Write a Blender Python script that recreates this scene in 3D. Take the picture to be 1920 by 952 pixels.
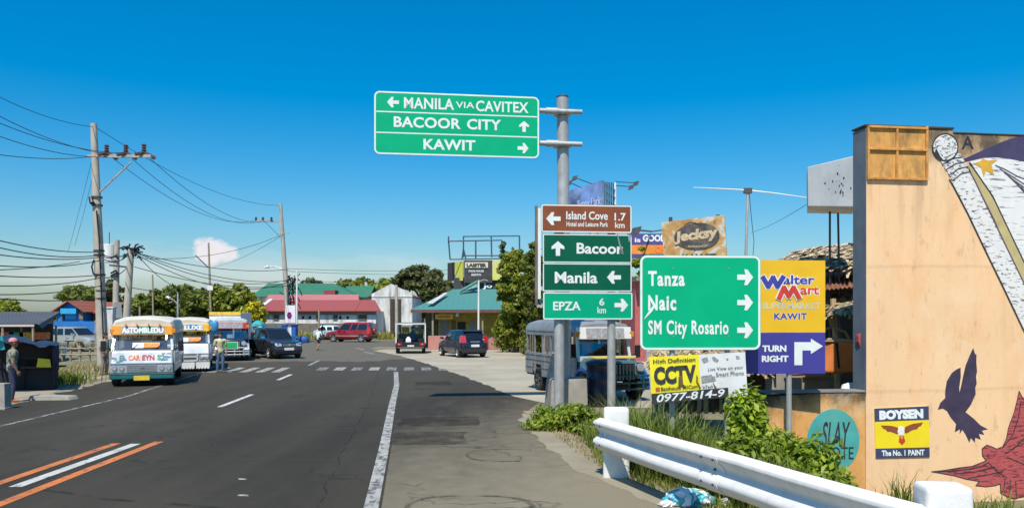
import bpy, bmesh, math, random
import numpy as np
from mathutils import Vector, Matrix
R = math.radians
for o in list(bpy.data.objects):
    bpy.data.objects.remove(o)
scene = bpy.context.scene
C = scene.collection

# ------------------------------------------------------------------ camera, sky, sun, exposure
H, F, CX, CY = 2.2, 1500.0, 960.0, 595.0          # eye height, focal length in photo pixels, principal column, horizon row
cd = bpy.data.cameras.new('camera'); cam = bpy.data.objects.new('camera', cd); C.objects.link(cam)
cam.location = (0, 0, H); cam.rotation_euler = (R(90), 0, 0)
cd.sensor_width = 36; cd.lens = 36 * F / 1920; cd.shift_y = (CY - 476) / 1920
cd.clip_start = 0.1; cd.clip_end = 9000
scene.camera = cam

SUN_EL, SUN_AZ = 57.0, 12.0        # the sun stands behind the camera, a little to the left
w = bpy.data.worlds.new('World'); scene.world = w; w.use_nodes = True
nt = w.node_tree; nt.nodes.clear()
def N(t, typ, **kw):
    n = t.nodes.new(typ)
    for k, v in kw.items(): setattr(n, k, v)
    return n
sky = N(nt, 'ShaderNodeTexSky', sky_type='NISHITA', sun_disc=False)
sky.sun_elevation = R(SUN_EL); sky.sun_rotation = R(180 + SUN_AZ)
sky.air_density = 1.3; sky.dust_density = 0.9; sky.ozone_density = 10.0; sky.altitude = 0
hs = N(nt, 'ShaderNodeHueSaturation'); hs.inputs['Saturation'].default_value = 1.4; hs.inputs['Value'].default_value = 1.0; hs.inputs['Hue'].default_value = 0.493
nt.links.new(sky.outputs[0], hs.inputs['Color'])
tc = N(nt, 'ShaderNodeTexCoord'); sx = N(nt, 'ShaderNodeSeparateXYZ'); nt.links.new(tc.outputs['Generated'], sx.inputs[0])
def MA(t, op, a, b=None, clamp=False):
    n = t.nodes.new('ShaderNodeMath'); n.operation = op; n.use_clamp = clamp
    for i, v in enumerate((a, b)):
        if v is None: continue
        if isinstance(v, (int, float)): n.inputs[i].default_value = v
        else: t.links.new(v, n.inputs[i])
    return n.outputs[0]
yy = MA(nt, 'MAXIMUM', sx.outputs[1], 0.02)
ux = MA(nt, 'DIVIDE', sx.outputs[0], yy); uz = MA(nt, 'DIVIDE', sx.outputs[2], yy)
cv = N(nt, 'ShaderNodeCombineXYZ'); nt.links.new(ux, cv.inputs[0]); nt.links.new(MA(nt, 'MULTIPLY', uz, 1.5), cv.inputs[1])
cn = N(nt, 'ShaderNodeTexNoise'); cn.inputs['Scale'].default_value = 34; cn.inputs['Detail'].default_value = 7; cn.inputs['Roughness'].default_value = .6
nt.links.new(cv.outputs[0], cn.inputs['Vector'])
cv2 = N(nt, 'ShaderNodeCombineXYZ'); nt.links.new(ux, cv2.inputs[0]); nt.links.new(MA(nt, 'MULTIPLY', uz, 4.0), cv2.inputs[1])
cn2 = N(nt, 'ShaderNodeTexNoise'); cn2.inputs['Scale'].default_value = 9; cn2.inputs['Detail'].default_value = 5
nt.links.new(cv2.outputs[0], cn2.inputs['Vector'])
def blob(cx_, cz_, rx_, rz_, noise, amt, gain, mx):
    a = MA(nt, 'DIVIDE', MA(nt, 'SUBTRACT', ux, cx_), rx_); b = MA(nt, 'DIVIDE', MA(nt, 'SUBTRACT', uz, cz_), rz_)
    d = MA(nt, 'SQRT', MA(nt, 'ADD', MA(nt, 'MULTIPLY', a, a), MA(nt, 'MULTIPLY', b, b)))
    f = MA(nt, 'ADD', MA(nt, 'SUBTRACT', 1.0, d), MA(nt, 'MULTIPLY', MA(nt, 'SUBTRACT', noise, .5), amt))
    return MA(nt, 'MULTIPLY', MA(nt, 'MULTIPLY', f, gain, True), mx)
cl = blob(-.380, .083, .026, .019, cn.outputs[0], 1.9, 2.6, .78)
cl = MA(nt, 'MAXIMUM', cl, blob(-.356, .078, .022, .012, cn.outputs[0], 1.8, 2.4, .72))
cl = MA(nt, 'MAXIMUM', cl, blob(-.44, .058, .42, .030, cn2.outputs[0], 2.2, 1.0, .30))
cl = MA(nt, 'MULTIPLY', cl, MA(nt, 'GREATER_THAN', sx.outputs[1], .05))
cm = N(nt, 'ShaderNodeMix', data_type='RGBA'); nt.links.new(cl, cm.inputs[0]); nt.links.new(hs.outputs[0], cm.inputs[6])
cm.inputs[7].default_value = (7.4, 6.6, 6.7, 1)
bg = N(nt, 'ShaderNodeBackground'); bg.inputs['Strength'].default_value = 0.125
nt.links.new(cm.outputs[2], bg.inputs['Color'])
wo = N(nt, 'ShaderNodeOutputWorld'); nt.links.new(bg.outputs[0], wo.inputs[0])

sd = bpy.data.lights.new('sun', 'SUN'); sun = bpy.data.objects.new('sun', sd); C.objects.link(sun)
sd.energy = 5.0; sd.angle = R(0.5); sd.color = (1.0, .945, .85)
_az, _el = R(SUN_AZ), R(SUN_EL)
SUND = Vector((math.sin(_az) * math.cos(_el), math.cos(_az) * math.cos(_el), -math.sin(_el)))   # direction the light travels
sun.rotation_euler = SUND.to_track_quat('-Z', 'Y').to_euler(); sun.location = (-20, -40, 60)
scene.view_settings.view_transform = 'Standard'; scene.view_settings.look = 'None'
scene.view_settings.gamma = 1; scene.view_settings.exposure = 0.12
scene.render.engine = 'CYCLES'
scene.cycles.max_bounces = 6; scene.cycles.transparent_max_bounces = 12

# ------------------------------------------------------------------ helpers
def P(px, py, Y):           # the point at distance Y that the photo shows at a pixel
    return Vector(((px - CX) / F * Y, Y, H - (py - CY) / F * Y))
def GX(px, Y): return (px - CX) / F * Y
def GZ(py, Y): return H - (py - CY) / F * Y

class MB:
    def __init__(s): s.v = []; s.f = []; s.m = []
    def add(s, vs, fs, m=0):
        b = len(s.v); s.v += [tuple(p) for p in vs]
        for f in fs: s.f.append(tuple(b + i for i in f)); s.m.append(m)
        return s
    def box(s, x0, x1, y0, y1, z0, z1, m=0):
        return s.add([(x0,y0,z0),(x1,y0,z0),(x1,y1,z0),(x0,y1,z0),(x0,y0,z1),(x1,y0,z1),(x1,y1,z1),(x0,y1,z1)],
                     [(0,3,2,1),(4,5,6,7),(0,1,5,4),(1,2,6,5),(2,3,7,6),(3,0,4,7)], m)
    def hexa(s, p, m=0):    # 8 points: bottom 4, top 4
        return s.add(p, [(0,3,2,1),(4,5,6,7),(0,1,5,4),(1,2,6,5),(2,3,7,6),(3,0,4,7)], m)
    def bar(s, p, q, a, b=None, m=0, up=(0,0,1)):
        p = Vector(p); q = Vector(q); d = (q - p).normalized(); b = b or a
        u = Vector(up)
        if abs(d.dot(u)) > .95: u = Vector((0,1,0))
        x = d.cross(u).normalized(); y = x.cross(d).normalized()
        c = [x*sx_*a/2 + y*sy_*b/2 for sx_, sy_ in ((-1,-1),(1,-1),(1,1),(-1,1))]
        return s.hexa([p + k for k in c] + [q + k for k in c], m)
    def tube(s, pts, rad, n=8, m=0, cap=True):
        pts = [Vector(p) for p in pts]; k = len(pts)
        if isinstance(rad, (int, float)): rad = [rad] * k
        vs = []; ref = None
        for i in range(k):
            d = (pts[min(i+1, k-1)] - pts[max(i-1, 0)])
            d = d.normalized() if d.length > 1e-9 else Vector((0,0,1))
            if ref is None:
                ref = Vector((1,0,0)) if abs(d.x) < .9 else Vector((0,1,0))
            x = (ref - d * ref.dot(d)).normalized(); y = d.cross(x); ref = x
            for j in range(n):
                a = 2*math.pi*j/n
                vs.append(pts[i] + (x*math.cos(a) + y*math.sin(a)) * rad[i])
        fs = [(i*n+j, i*n+(j+1) % n, (i+1)*n+(j+1) % n, (i+1)*n+j) for i in range(k-1) for j in range(n)]
        if cap: fs += [tuple(range(n-1, -1, -1)), tuple(range((k-1)*n, k*n))]
        return s.add(vs, fs, m)
    def cyl(s, p, q, r, n=16, m=0): return s.tube([p, q], r, n, m)
    def prism(s, pts, y0, y1, m=0):     # outline (x, z) given depth from y0 (front) to y1
        n = len(pts)
        a = sum(pts[i][0]*pts[(i+1) % n][1] - pts[(i+1) % n][0]*pts[i][1] for i in range(n))
        if a < 0: pts = pts[::-1]
        vs = [(x, y0, z) for x, z in pts] + [(x, y1, z) for x, z in pts]
        return s.add(vs, [tuple(range(n)), tuple(range(2*n-1, n-1, -1))] + [(j, i, n+i, n+j) for i in range(n) for j in [(i+1) % n]], m)
    def ring(s, po, pi_, y0, y1, m=0):
        n = len(po)
        vs = [(x, y0, z) for x, z in po] + [(x, y0, z) for x, z in pi_] + [(x, y1, z) for x, z in po] + [(x, y1, z) for x, z in pi_]
        fs = []
        for i in range(n):
            j = (i+1) % n
            fs += [(i, j, n+j, n+i), (j, i, 2*n+i, 2*n+j), (n+i, n+j, 3*n+j, 3*n+i)]
        return s.add(vs, fs, m)
    def patch(s, a, b, c, d, th=.008, m=0):     # thin slab on quad a b c d (raised along its normal)
        a, b, c, d = map(Vector, (a, b, c, d)); nn = (b-a).cross(d-a).normalized() * th
        return s.hexa([a, b, c, d, a+nn, b+nn, c+nn, d+nn], m)
    def loft(s, rings, m=0, cap=True):
        n = len(rings[0]); k = len(rings); vs = [p for r in rings for p in r]
        fs = [(i*n+j, i*n+(j+1) % n, (i+1)*n+(j+1) % n, (i+1)*n+j) for i in range(k-1) for j in range(n)]
        if cap: fs += [tuple(range(n-1, -1, -1)), tuple(range((k-1)*n, k*n))]
        return s.add(vs, fs, m)
    def xf(s, mat, start=0):
        for i in range(start, len(s.v)): s.v[i] = tuple(mat @ Vector(s.v[i]))
        return s
    def build(s, name, mats, parent=None, smooth=False, bevel=0, segs=2, fixn=False):
        me = bpy.data.meshes.new(name); me.from_pydata(s.v, [], s.f)
        if not isinstance(mats, (list, tuple)): mats = [mats]
        for k in mats: me.materials.append(k)
        if len(mats) > 1: me.polygons.foreach_set('material_index', s.m)
        if fixn or bevel:
            bm = bmesh.new(); bm.from_mesh(me); bmesh.ops.remove_doubles(bm, verts=bm.verts, dist=1e-5)
            bmesh.ops.recalc_face_normals(bm, faces=bm.faces)
            if bevel:
                es = [e for e in bm.edges if len(e.link_faces) == 2 and e.calc_face_angle(0) > .5]
                bmesh.ops.bevel(bm, geom=es, offset=bevel, segments=segs, profile=.6, affect='EDGES', clamp_overlap=True)
            bm.to_mesh(me); bm.free()
        me.validate()
        if smooth:
            for p in me.polygons: p.use_smooth = True
            try: me.set_sharp_from_angle(angle=R(40))
            except Exception: pass
        me.update()
        o = bpy.data.objects.new(name, me); C.objects.link(o)
        if parent: o.parent = parent
        return o

def tag(o, label, cat, group=None):
    o['label'] = label; o['category'] = cat
    if group: o['group'] = group
    return o
def thing(name, label, cat, loc=(0,0,0), rz=0, group=None):
    o = bpy.data.objects.new(name, None); C.objects.link(o); o.empty_display_size = .2
    o.location = loc; o.rotation_euler = (0, 0, rz)
    return tag(o, label, cat, group)
def struct(o): o['kind'] = 'structure'; return o
def stuff(o): o['kind'] = 'stuff'; return o

# ------------------------------------------------------------------ materials
_mc = {}
def lnk(t, a, b): t.links.new(a, b)
def newmat(name):
    m = bpy.data.materials.new(name); m.use_nodes = True; t = m.node_tree
    return m, t, t.nodes['Principled BSDF']
def noise(t, scale, detail=4, vec=None, rough=.55, dist=0):
    n = t.nodes.new('ShaderNodeTexNoise'); n.inputs['Scale'].default_value = scale; n.inputs['Detail'].default_value = detail
    n.inputs['Roughness'].default_value = rough; n.inputs['Distortion'].default_value = dist
    if vec is not None: lnk(t, vec, n.inputs['Vector'])
    return n.outputs[0]
def ramp(t, fac, *stops):
    r = t.nodes.new('ShaderNodeValToRGB'); e = r.color_ramp.elements
    while len(e) < len(stops): e.new(.5)
    for el, (p, c) in zip(e, stops):
        el.position = p; el.color = (*c, 1) if not isinstance(c, (int, float)) else (c, c, c, 1)
    lnk(t, fac, r.inputs[0]); return r.outputs[0]
def mixc(t, f, a, b, mode='MIX'):
    m = t.nodes.new('ShaderNodeMix'); m.data_type = 'RGBA'; m.blend_type = mode
    for i, v in ((0, f), (6, a), (7, b)):
        if isinstance(v, (int, float)): m.inputs[i].default_value = v
        elif isinstance(v, (tuple, list)): m.inputs[i].default_value = (*v[:3], 1)
        else: lnk(t, v, m.inputs[i])
    return m.outputs[2]
def bump(t, b, h, strength=.3, dist=.02):
    n = t.nodes.new('ShaderNodeBump'); n.inputs['Strength'].default_value = strength; n.inputs['Distance'].default_value = dist
    lnk(t, h, n.inputs['Height']); lnk(t, n.outputs[0], b.inputs['Normal'])
def wpos(t):
    return t.nodes.new('ShaderNodeNewGeometry').outputs['Position']
def opos(t):
    return t.nodes.new('ShaderNodeTexCoord').outputs['Object']
def mapv(t, v, sc=(1,1,1), rot=(0,0,0), loc=(0,0,0)):
    n = t.nodes.new('ShaderNodeMapping'); n.inputs['Scale'].default_value = sc; n.inputs['Rotation'].default_value = rot; n.inputs['Location'].default_value = loc
    lnk(t, v, n.inputs[0]); return n.outputs[0]
def M(name, col, rough=.6, metal=0, var=.12, scale=3, dirt=0, dcol=(.10,.085,.06), dscale=2.5, bmp=0, bscale=40, coat=0, spec=.5, streak=1.0):
    """painted or plain surface: base colour, slight mottling, optional dirt blotches (streak > 1 drags them downwards)"""
    if name in _mc: return _mc[name]
    m, t, b = newmat(name); v = wpos(t)
    n1 = noise(t, scale, 5, v)
    c = mixc(t, ramp(t, n1, (.3, 0.0), (.7, 1.0)), tuple(k*(1-var) for k in col), tuple(min(k*(1+var), 1) for k in col))
    if dirt:
        n2 = noise(t, dscale, 7, mapv(t, v, (1, 1, 1/streak)), .65)
        c = mixc(t, MA(t, 'MULTIPLY', ramp(t, n2, (.48, 0.0), (.72, 1.0)), dirt), c, dcol)
    lnk(t, c, b.inputs['Base Color'])
    rr = ramp(t, n1, (.2, max(rough-.08, 0.02)), (.8, min(rough+.1, 1)))
    lnk(t, rr, b.inputs['Roughness']); b.inputs['Metallic'].default_value = metal
    b.inputs['Specular IOR Level'].default_value = spec
    if coat: b.inputs['Coat Weight'].default_value = coat; b.inputs['Coat Roughness'].default_value = .06
    if bmp: bump(t, b, noise(t, bscale, 4, v), bmp, .01)
    _mc[name] = m; return m
def glassm(name, tint, refl=.12):
    if name in _mc: return _mc[name]
    m, t, b = newmat(name); t.nodes.remove(b)
    tr = t.nodes.new('ShaderNodeBsdfTransparent'); tr.inputs[0].default_value = (*tint, 1)
    gl = t.nodes.new('ShaderNodeBsdfGlossy'); gl.inputs['Roughness'].default_value = .03
    lw = t.nodes.new('ShaderNodeLayerWeight'); lw.inputs[0].default_value = .35
    mx = t.nodes.new('ShaderNodeMixShader'); lnk(t, MA(t, 'ADD', MA(t, 'MULTIPLY', lw.outputs['Fresnel'], .8), refl, True), mx.inputs[0])
    lnk(t, tr.outputs[0], mx.inputs[1]); lnk(t, gl.outputs[0], mx.inputs[2])
    lnk(t, mx.outputs[0], t.nodes['Material Output'].inputs[0]); _mc[name] = m; return m
def leafm(name, dark, light, tr=.25, warm=None):
    if name in _mc: return _mc[name]
    m, t, b = newmat(name); g = t.nodes.new('ShaderNodeNewGeometry')
    rnd = g.outputs['Random Per Island']; n1 = noise(t, .9, 3, g.outputs['Position'])
    f = MA(t, 'ADD', MA(t, 'MULTIPLY', rnd, .6), MA(t, 'MULTIPLY', n1, .55))
    c = ramp(t, f, (.2, dark), (.85, light))
    if warm: c = mixc(t, ramp(t, noise(t, 31, 1, g.outputs['Position']), (.66, 0.0), (.72, 1.0)), c, warm)
    lnk(t, c, b.inputs['Base Color']); b.inputs['Roughness'].default_value = .5; b.inputs['Specular IOR Level'].default_value = .35
    td = t.nodes.new('ShaderNodeBsdfTranslucent'); lnk(t, mixc(t, .5, c, (.35,.5,.05), 'MULTIPLY'), td.inputs[0])
    td2 = mixc(t, 1.0, c, (1.3,1.5,.6), 'MULTIPLY'); lnk(t, td2, td.inputs[0])
    ms = t.nodes.new('ShaderNodeMixShader'); ms.inputs[0].default_value = tr
    lnk(t, b.outputs[0], ms.inputs[1]); lnk(t, td.outputs[0], ms.inputs[2]); lnk(t, ms.outputs[0], t.nodes['Material Output'].inputs[0])
    _mc[name] = m; return m
def lightm(name, col, st):
    m, t, b = newmat(name); b.inputs['Base Color'].default_value = (*col, 1); b.inputs['Roughness'].default_value = .15; _mc[name] = m; return m

# ground materials
def m_asphalt(name, base, dust_sheen, dust_lo, dust_hi, shoulder=False):
    m, t, b = newmat(name); v = wpos(t)
    rot = mapv(t, v, (1.5, .10, 1), (0, 0, R(-7)))
    big = noise(t, .55, 5, rot, .6); mid = noise(t, 2.6, 6, v, .65); fine = noise(t, 90, 3, v, .7); agg = noise(t, 260, 2, v, .8)
    c = mixc(t, ramp(t, big, (.35, 0.0), (.65, 1.0)), tuple(k*.74 for k in base), tuple(k*1.34 for k in base))
    c = mixc(t, MA(t, 'MULTIPLY', ramp(t, mid, (.5, 0.0), (.75, 1.0)), .5), c, tuple(k*1.45 for k in base))
    c = mixc(t, MA(t, 'MULTIPLY', ramp(t, fine, (.4, 0.0), (.62, 1.0)), .35), c, tuple(k*1.7 for k in base))
    d = noise(t, .28, 6, mapv(t, v, (1, .35, 1)), .62, .3)
    df = ramp(t, d, (dust_lo, 0.0), (dust_hi, 1.0))
    if shoulder:    # the dust lies thicker close by and towards the verge
        s = t.nodes.new('ShaderNodeSeparateXYZ'); lnk(t, v, s.inputs[0])
        q = MA(t, 'ADD', MA(t, 'MULTIPLY', s.outputs[0], .17), MA(t, 'MULTIPLY', s.outputs[1], -.070))
        q = MA(t, 'ADD', MA(t, 'ADD', q, 1.60), MA(t, 'MULTIPLY', MA(t, 'SUBTRACT', MA(t, 'ADD', MA(t, 'MULTIPLY', mid, .6), MA(t, 'MULTIPLY', big, .4)), .5), 1.1))
        df = MA(t, 'MAXIMUM', MA(t, 'MULTIPLY', df, .35), MA(t, 'MULTIPLY', MA(t, 'MULTIPLY', q, 1.0, True), .92))
    else:           # paler with distance: grazing sheen painted into the colour over the dust
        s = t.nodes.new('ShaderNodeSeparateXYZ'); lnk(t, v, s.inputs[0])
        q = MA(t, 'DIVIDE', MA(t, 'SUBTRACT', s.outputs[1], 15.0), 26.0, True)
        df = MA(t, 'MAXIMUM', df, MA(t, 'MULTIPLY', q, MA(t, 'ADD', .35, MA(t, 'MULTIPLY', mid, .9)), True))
    c = mixc(t, df, c, dust_sheen)
    c = mixc(t, MA(t, 'MULTIPLY', ramp(t, agg, (.35, 0.0), (.6, 1.0)), .25), c, tuple(k*.5 for k in base))
    vor = t.nodes.new('ShaderNodeTexVoronoi'); vor.feature = 'DISTANCE_TO_EDGE'; vor.inputs['Scale'].default_value = .42
    wv = t.nodes.new('ShaderNodeVectorMath'); wv.operation = 'ADD'; lnk(t, v, wv.inputs[0])
    nv = t.nodes.new('ShaderNodeTexNoise'); nv.inputs['Scale'].default_value = 1.3; nv.inputs['Detail'].default_value = 6; lnk(t, v, nv.inputs['Vector'])
    sc_ = t.nodes.new('ShaderNodeVectorMath'); sc_.operation = 'SCALE'; sc_.inputs[3].default_value = 1.6; lnk(t, nv.outputs[1], sc_.inputs[0]); lnk(t, sc_.outputs[0], wv.inputs[1])
    lnk(t, wv.outputs[0], vor.inputs['Vector'])
    cr = MA(t, 'MULTIPLY', ramp(t, vor.outputs[0], (.0, 1.0), (.016, 0.0)), ramp(t, noise(t, .5, 3, v), (.47, 0.0), (.60, .8)))
    c = mixc(t, cr, c, (.018,.017,.016))
    lnk(t, c, b.inputs['Base Color']); b.inputs['Roughness'].default_value = .85; b.inputs['Specular IOR Level'].default_value = .18
    bump(t, b, MA(t, 'ADD', fine, MA(t, 'MULTIPLY', agg, .6)), .35, .006); return m
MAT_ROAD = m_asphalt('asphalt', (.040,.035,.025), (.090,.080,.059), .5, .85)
MAT_SHEEN_ROAD = m_asphalt('far_sheen_asphalt', (.090,.081,.064), (.155,.140,.109), .42, .75)  # far road: grazing sheen painted in as a paler base, with some dust
MAT_SHOULDER = m_asphalt('dusty_asphalt', (.038,.0335,.025), (.27,.232,.158), .5, .8, True)
def m_marking(name, col, wear):
    m, t, b = newmat(name); v = wpos(t)
    f = ramp(t, noise(t, 7, 8, mapv(t, v, (1, .5, 1)), .72), (wear, 1.0), (wear+.12, 0.0))
    g = ramp(t, noise(t, 1.4, 4, v), (.3, .75), (.7, 1.05))
    lnk(t, mixc(t, f, mixc(t, 1.0, col, g, 'MULTIPLY'), (.085,.082,.078)), b.inputs['Base Color']); b.inputs['Roughness'].default_value = .75; return m
MAT_WHITE_LINE = m_marking('white_road_paint', (.56,.55,.50), .34)
MAT_WORN_LINE = m_marking('worn_white_road_paint', (.42,.405,.36), .405)
MAT_ORANGE_LINE = m_marking('orange_road_paint', (.58,.17,.035), .36)
MAT_FADED_LINE = m_marking('faded_white_road_paint', (.42,.41,.375), .47)
def m_concrete(name, base, dark, sc=.5):
    m, t, b = newmat(name); v = wpos(t)
    n1 = noise(t, sc, 6, v, .62, .4); n2 = noise(t, 5, 6, v, .6); n3 = noise(t, 70, 3, v)
    c = mixc(t, ramp(t, n1, (.35, 0.0), (.68, 1.0)), dark, base)
    c = mixc(t, MA(t, 'MULTIPLY', ramp(t, n2, (.5, 0.0), (.75, 1.0)), .4), c, tuple(k*.7 for k in base))
    lnk(t, c, b.inputs['Base Color']); b.inputs['Roughness'].default_value = .88; bump(t, b, MA(t, 'ADD', n3, n2), .25, .01); return m
MAT_APRON = m_concrete('apron_concrete', (.43,.385,.29), (.30,.265,.19), .35)
MAT_CONC = m_concrete('weathered_concrete', (.40,.37,.31), (.24,.22,.18), 1.6)
def m_ground():
    m, t, b = newmat('dirt_and_dry_grass'); v = wpos(t)
    n1 = noise(t, .22, 6, v, .62, .3); n2 = noise(t, 3, 6, v, .65); n3 = noise(t, 30, 4, v, .7)
    c = mixc(t, ramp(t, n1, (.40, 0.0), (.56, 1.0)), (.24,.20,.135), (.13,.135,.04))
    c = mixc(t, ramp(t, n2, (.42, 0.0), (.66, .8)), c, (.30,.25,.17))
    c = mixc(t, ramp(t, n3, (.45, 0.0), (.7, .45)), c, (.09,.08,.05))
    lnk(t, c, b.inputs['Base Color']); b.inputs['Roughness'].default_value = .95; bump(t, b, MA(t, 'ADD', n3, n2), .6, .04); return m
MAT_GROUND = m_ground()
MAT_DIRT = m_concrete('sandy_dirt', (.38,.325,.23), (.25,.21,.145), .8)
MAT_GUTTER = m_concrete('gutter_sand', (.32,.275,.19), (.24,.205,.14), 1.2)

def m_fade(name, col, lo, hi, mx):
    m, t, b = newmat(name); v = wpos(t); b.inputs['Base Color'].default_value = (*col, 1); b.inputs['Roughness'].default_value = .9; b.inputs['Specular IOR Level'].default_value = .2
    tr = t.nodes.new('ShaderNodeBsdfTransparent'); ms = t.nodes.new('ShaderNodeMixShader')
    f = MA(t, 'MULTIPLY', MA(t, 'MULTIPLY', ramp(t, noise(t, 2.2, 5, v, .6), (lo, 0.0), (hi, 1.0)), ramp(t, noise(t, 24, 5, v, .7), (.35, .3), (.6, 1.0))), mx)
    lnk(t, f, ms.inputs[0]); lnk(t, tr.outputs[0], ms.inputs[1]); lnk(t, b.outputs[0], ms.inputs[2]); lnk(t, ms.outputs[0], t.nodes['Material Output'].inputs[0]); return m
MAT_RUBBER = m_fade('tyre_mark_rubber', (.035,.032,.026), .36, .6, .6)
MAT_SCUFF = m_fade('scuffed_rubber', (.022,.02,.018), .42, .62, .55)
MAT_TAR = m_fade('dark_asphalt_patch', (.040,.035,.027), .30, .55, .62)
MAT_STAIN = m_fade('oil_stain', (.028,.025,.02), .40, .62, .6)

# common surfaces
GALV = M('galvanised_steel', (.46,.46,.44), .5, .35, var=.12, scale=5, dirt=.5, dcol=(.26,.23,.19), dscale=3, streak=6)
STEEL_D = M('dark_steel', (.10,.10,.10), .55, .5, dirt=.4, dcol=(.14,.07,.035))
BLACK = M('black_plastic', (.012,.012,.013), .45, var=.3)
MATTE_BLACK = M('black_cloth', (.012,.012,.015), .9, var=.4)
TYRE = M('tyre_rubber', (.022,.021,.02), .85, var=.25, scale=20, dirt=.3, dcol=(.09,.08,.06))
RIM = M('alloy_rim', (.55,.55,.55), .3, .7)
CHROME = M('chrome', (.72,.72,.73), .14, 1.0, var=.05)
STAINLESS = M('stainless_sheet', (.60,.60,.59), .36, .65, var=.06, scale=1.5)
WHITE = M('white_paint', (.74,.73,.70), .4, var=.05, dirt=.25, dcol=(.45,.40,.32), streak=3)
LAMPGLASS = M('headlight_glass', (.62,.64,.66), .08, .5, var=.1, scale=30, coat=1)
REDLAMP = M('red_tail_light', (.52,.02,.025), .12, var=.15, scale=14, coat=1)
AMBER = M('amber_lamp', (.75,.26,.02), .2, coat=1)
TINT = glassm('tinted_glass', (.10,.11,.11), .10)
CLEAR = glassm('windscreen_glass', (.66,.70,.69), .14)
POLE_CONC = M('pole_concrete', (.42,.385,.315), .85, var=.15, scale=2, dirt=.45, dcol=(.20,.18,.145), streak=5, bmp=.2)
WIRE = M('black_cable', (.02,.02,.022), .6)
WOODP = M('grey_wood', (.30,.25,.18), .85, var=.25, scale=6, dirt=.4)
PLATE_Y = M('yellow_plate', (.72,.50,.03), .5)
PLATE_W = M('white_plate', (.70,.70,.68), .5)

# ------------------------------------------------------------------ lettering
_tc = {}
def glyphs(s, bold=0.0, shear=0.0, sp=1.0):
    k = (s, bold, shear, sp)
    if k in _tc: return _tc[k]
    cu = bpy.data.curves.new('t', 'FONT'); cu.body = s; cu.offset = bold; cu.shear = shear; cu.space_character = sp
    cu.resolution_u = 3; cu.fill_mode = 'FRONT'
    o = bpy.data.objects.new('t', cu); C.objects.link(o)
    dg = bpy.context.evaluated_depsgraph_get(); me = bpy.data.meshes.new_from_object(o.evaluated_get(dg))
    vs = [(p.co.x, p.co.y) for p in me.vertices]; fs = [tuple(p.vertices) for p in me.polygons]
    bpy.data.objects.remove(o); bpy.data.curves.remove(cu); bpy.data.meshes.remove(me)
    x0 = min(p[0] for p in vs); x1 = max(p[0] for p in vs); y0 = min(p[1] for p in vs); y1 = max(p[1] for p in vs)
    vs = [((x-x0)/(x1-x0), (y-y0)/(y1-y0)) for x, y in vs]
    _tc[k] = (vs, fs); return _tc[k]
def bil(a, b, c, d):      # bottom-left, bottom-right, top-right, top-left
    a, b, c, d = map(Vector, (a, b, c, d))
    return lambda u, v: a*(1-u)*(1-v) + b*u*(1-v) + c*u*v + d*(1-u)*v
def letter(s, parent, mat, fn, bold=.03, shear=0, name='lettering', sp=1.0):
    vs, fs = glyphs(s, bold, shear, sp); mb = MB(); mb.add([fn(u, v) for u, v in vs], fs)
    return mb.build(name, mat, parent)
def rr(u0, u1, z0, z1, r, n=5):
    pts = []
    for cx_, cz_, a0 in ((u1-r, z1-r, 0), (u0+r, z1-r, 90), (u0+r, z0+r, 180), (u1-r, z0+r, 270)):
        for i in range(n+1):
            a = R(a0 + 90*i/n); pts.append((cx_ + r*math.cos(a), cz_ + r*math.sin(a)))
    return pts
class Plane:      # an upright plane through (X0, Y0), turned by phi
    def __init__(s, X0, Y0, phi):
        s.X0, s.Y0, s.c, s.s, s.phi = X0, Y0, math.cos(phi), math.sin(phi), phi
    def uz(s, px, py):
        k = (px - CX) / F      # X = k*Y ; point = (X0+u c, Y0+u s)
        u = (k*s.Y0 - s.X0) / (s.c - k*s.s); Y = s.Y0 + u*s.s
        return u, H - (py - CY)/F*Y
    def u(s, px): return s.uz(px, CY)[0]
    def z(s, py, px): return s.uz(px, py)[1]
    def pts(s, lst): return [s.uz(*p) for p in lst]

# ------------------------------------------------------------------ ground, road, markings
VERGE = [(.2, 18.6), (.45, 17.0), (.85, 14.0), (1.25, 11.6), (2.05, 9.3), (2.75, 7.0), (3.45, 4.8), (4.6, 1.5)]
def verge_x(y):
    pts = VERGE
    if y >= pts[0][1]: return pts[0][0]
    for (xa, ya), (xb, yb) in zip(pts, pts[1:]):
        if ya >= y >= yb: return xa + (xb-xa)*(ya-y)/(ya-yb)
    return pts[-1][0] + (pts[-1][1]-y)*.33
def sstep(a, b, x):
    k = max(0, min(1, (x-a)/(b-a))); return k*k*(3-2*k)
def gz(x, y):      # the ground falls away behind the guardrail
    d = x - verge_x(y)
    return -.012 - .72*sstep(.35, 2.6, d)*(1-sstep(15.0, 18.2, y))*(1 - sstep(25, 40, x))
xs = [-6000,-1500,-400,-150,-80,-50,-30,-20,-12,-8,-5,-3] + [-2+.35*i for i in range(36)] + [11.5,13,16,20,25,30,36,42,60,100,400,1500,6000]
ys = [-300,-60,-20,-8,-3] + [0+.4*i for i in range(50)] + [21,24,28,34,40,50,60,75,90,120,170,260,500,1200,3000,7000]
mb = MB(); nx = len(xs)
mb.add([(x, y, gz(x, y)) for y in ys for x in xs], [(j*nx+i, j*nx+i+1, (j+1)*nx+i+1, (j+1)*nx+i) for j in range(len(ys)-1) for i in range(nx-1)])
ground = struct(mb.build('ground', MAT_GROUND, smooth=True))
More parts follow.
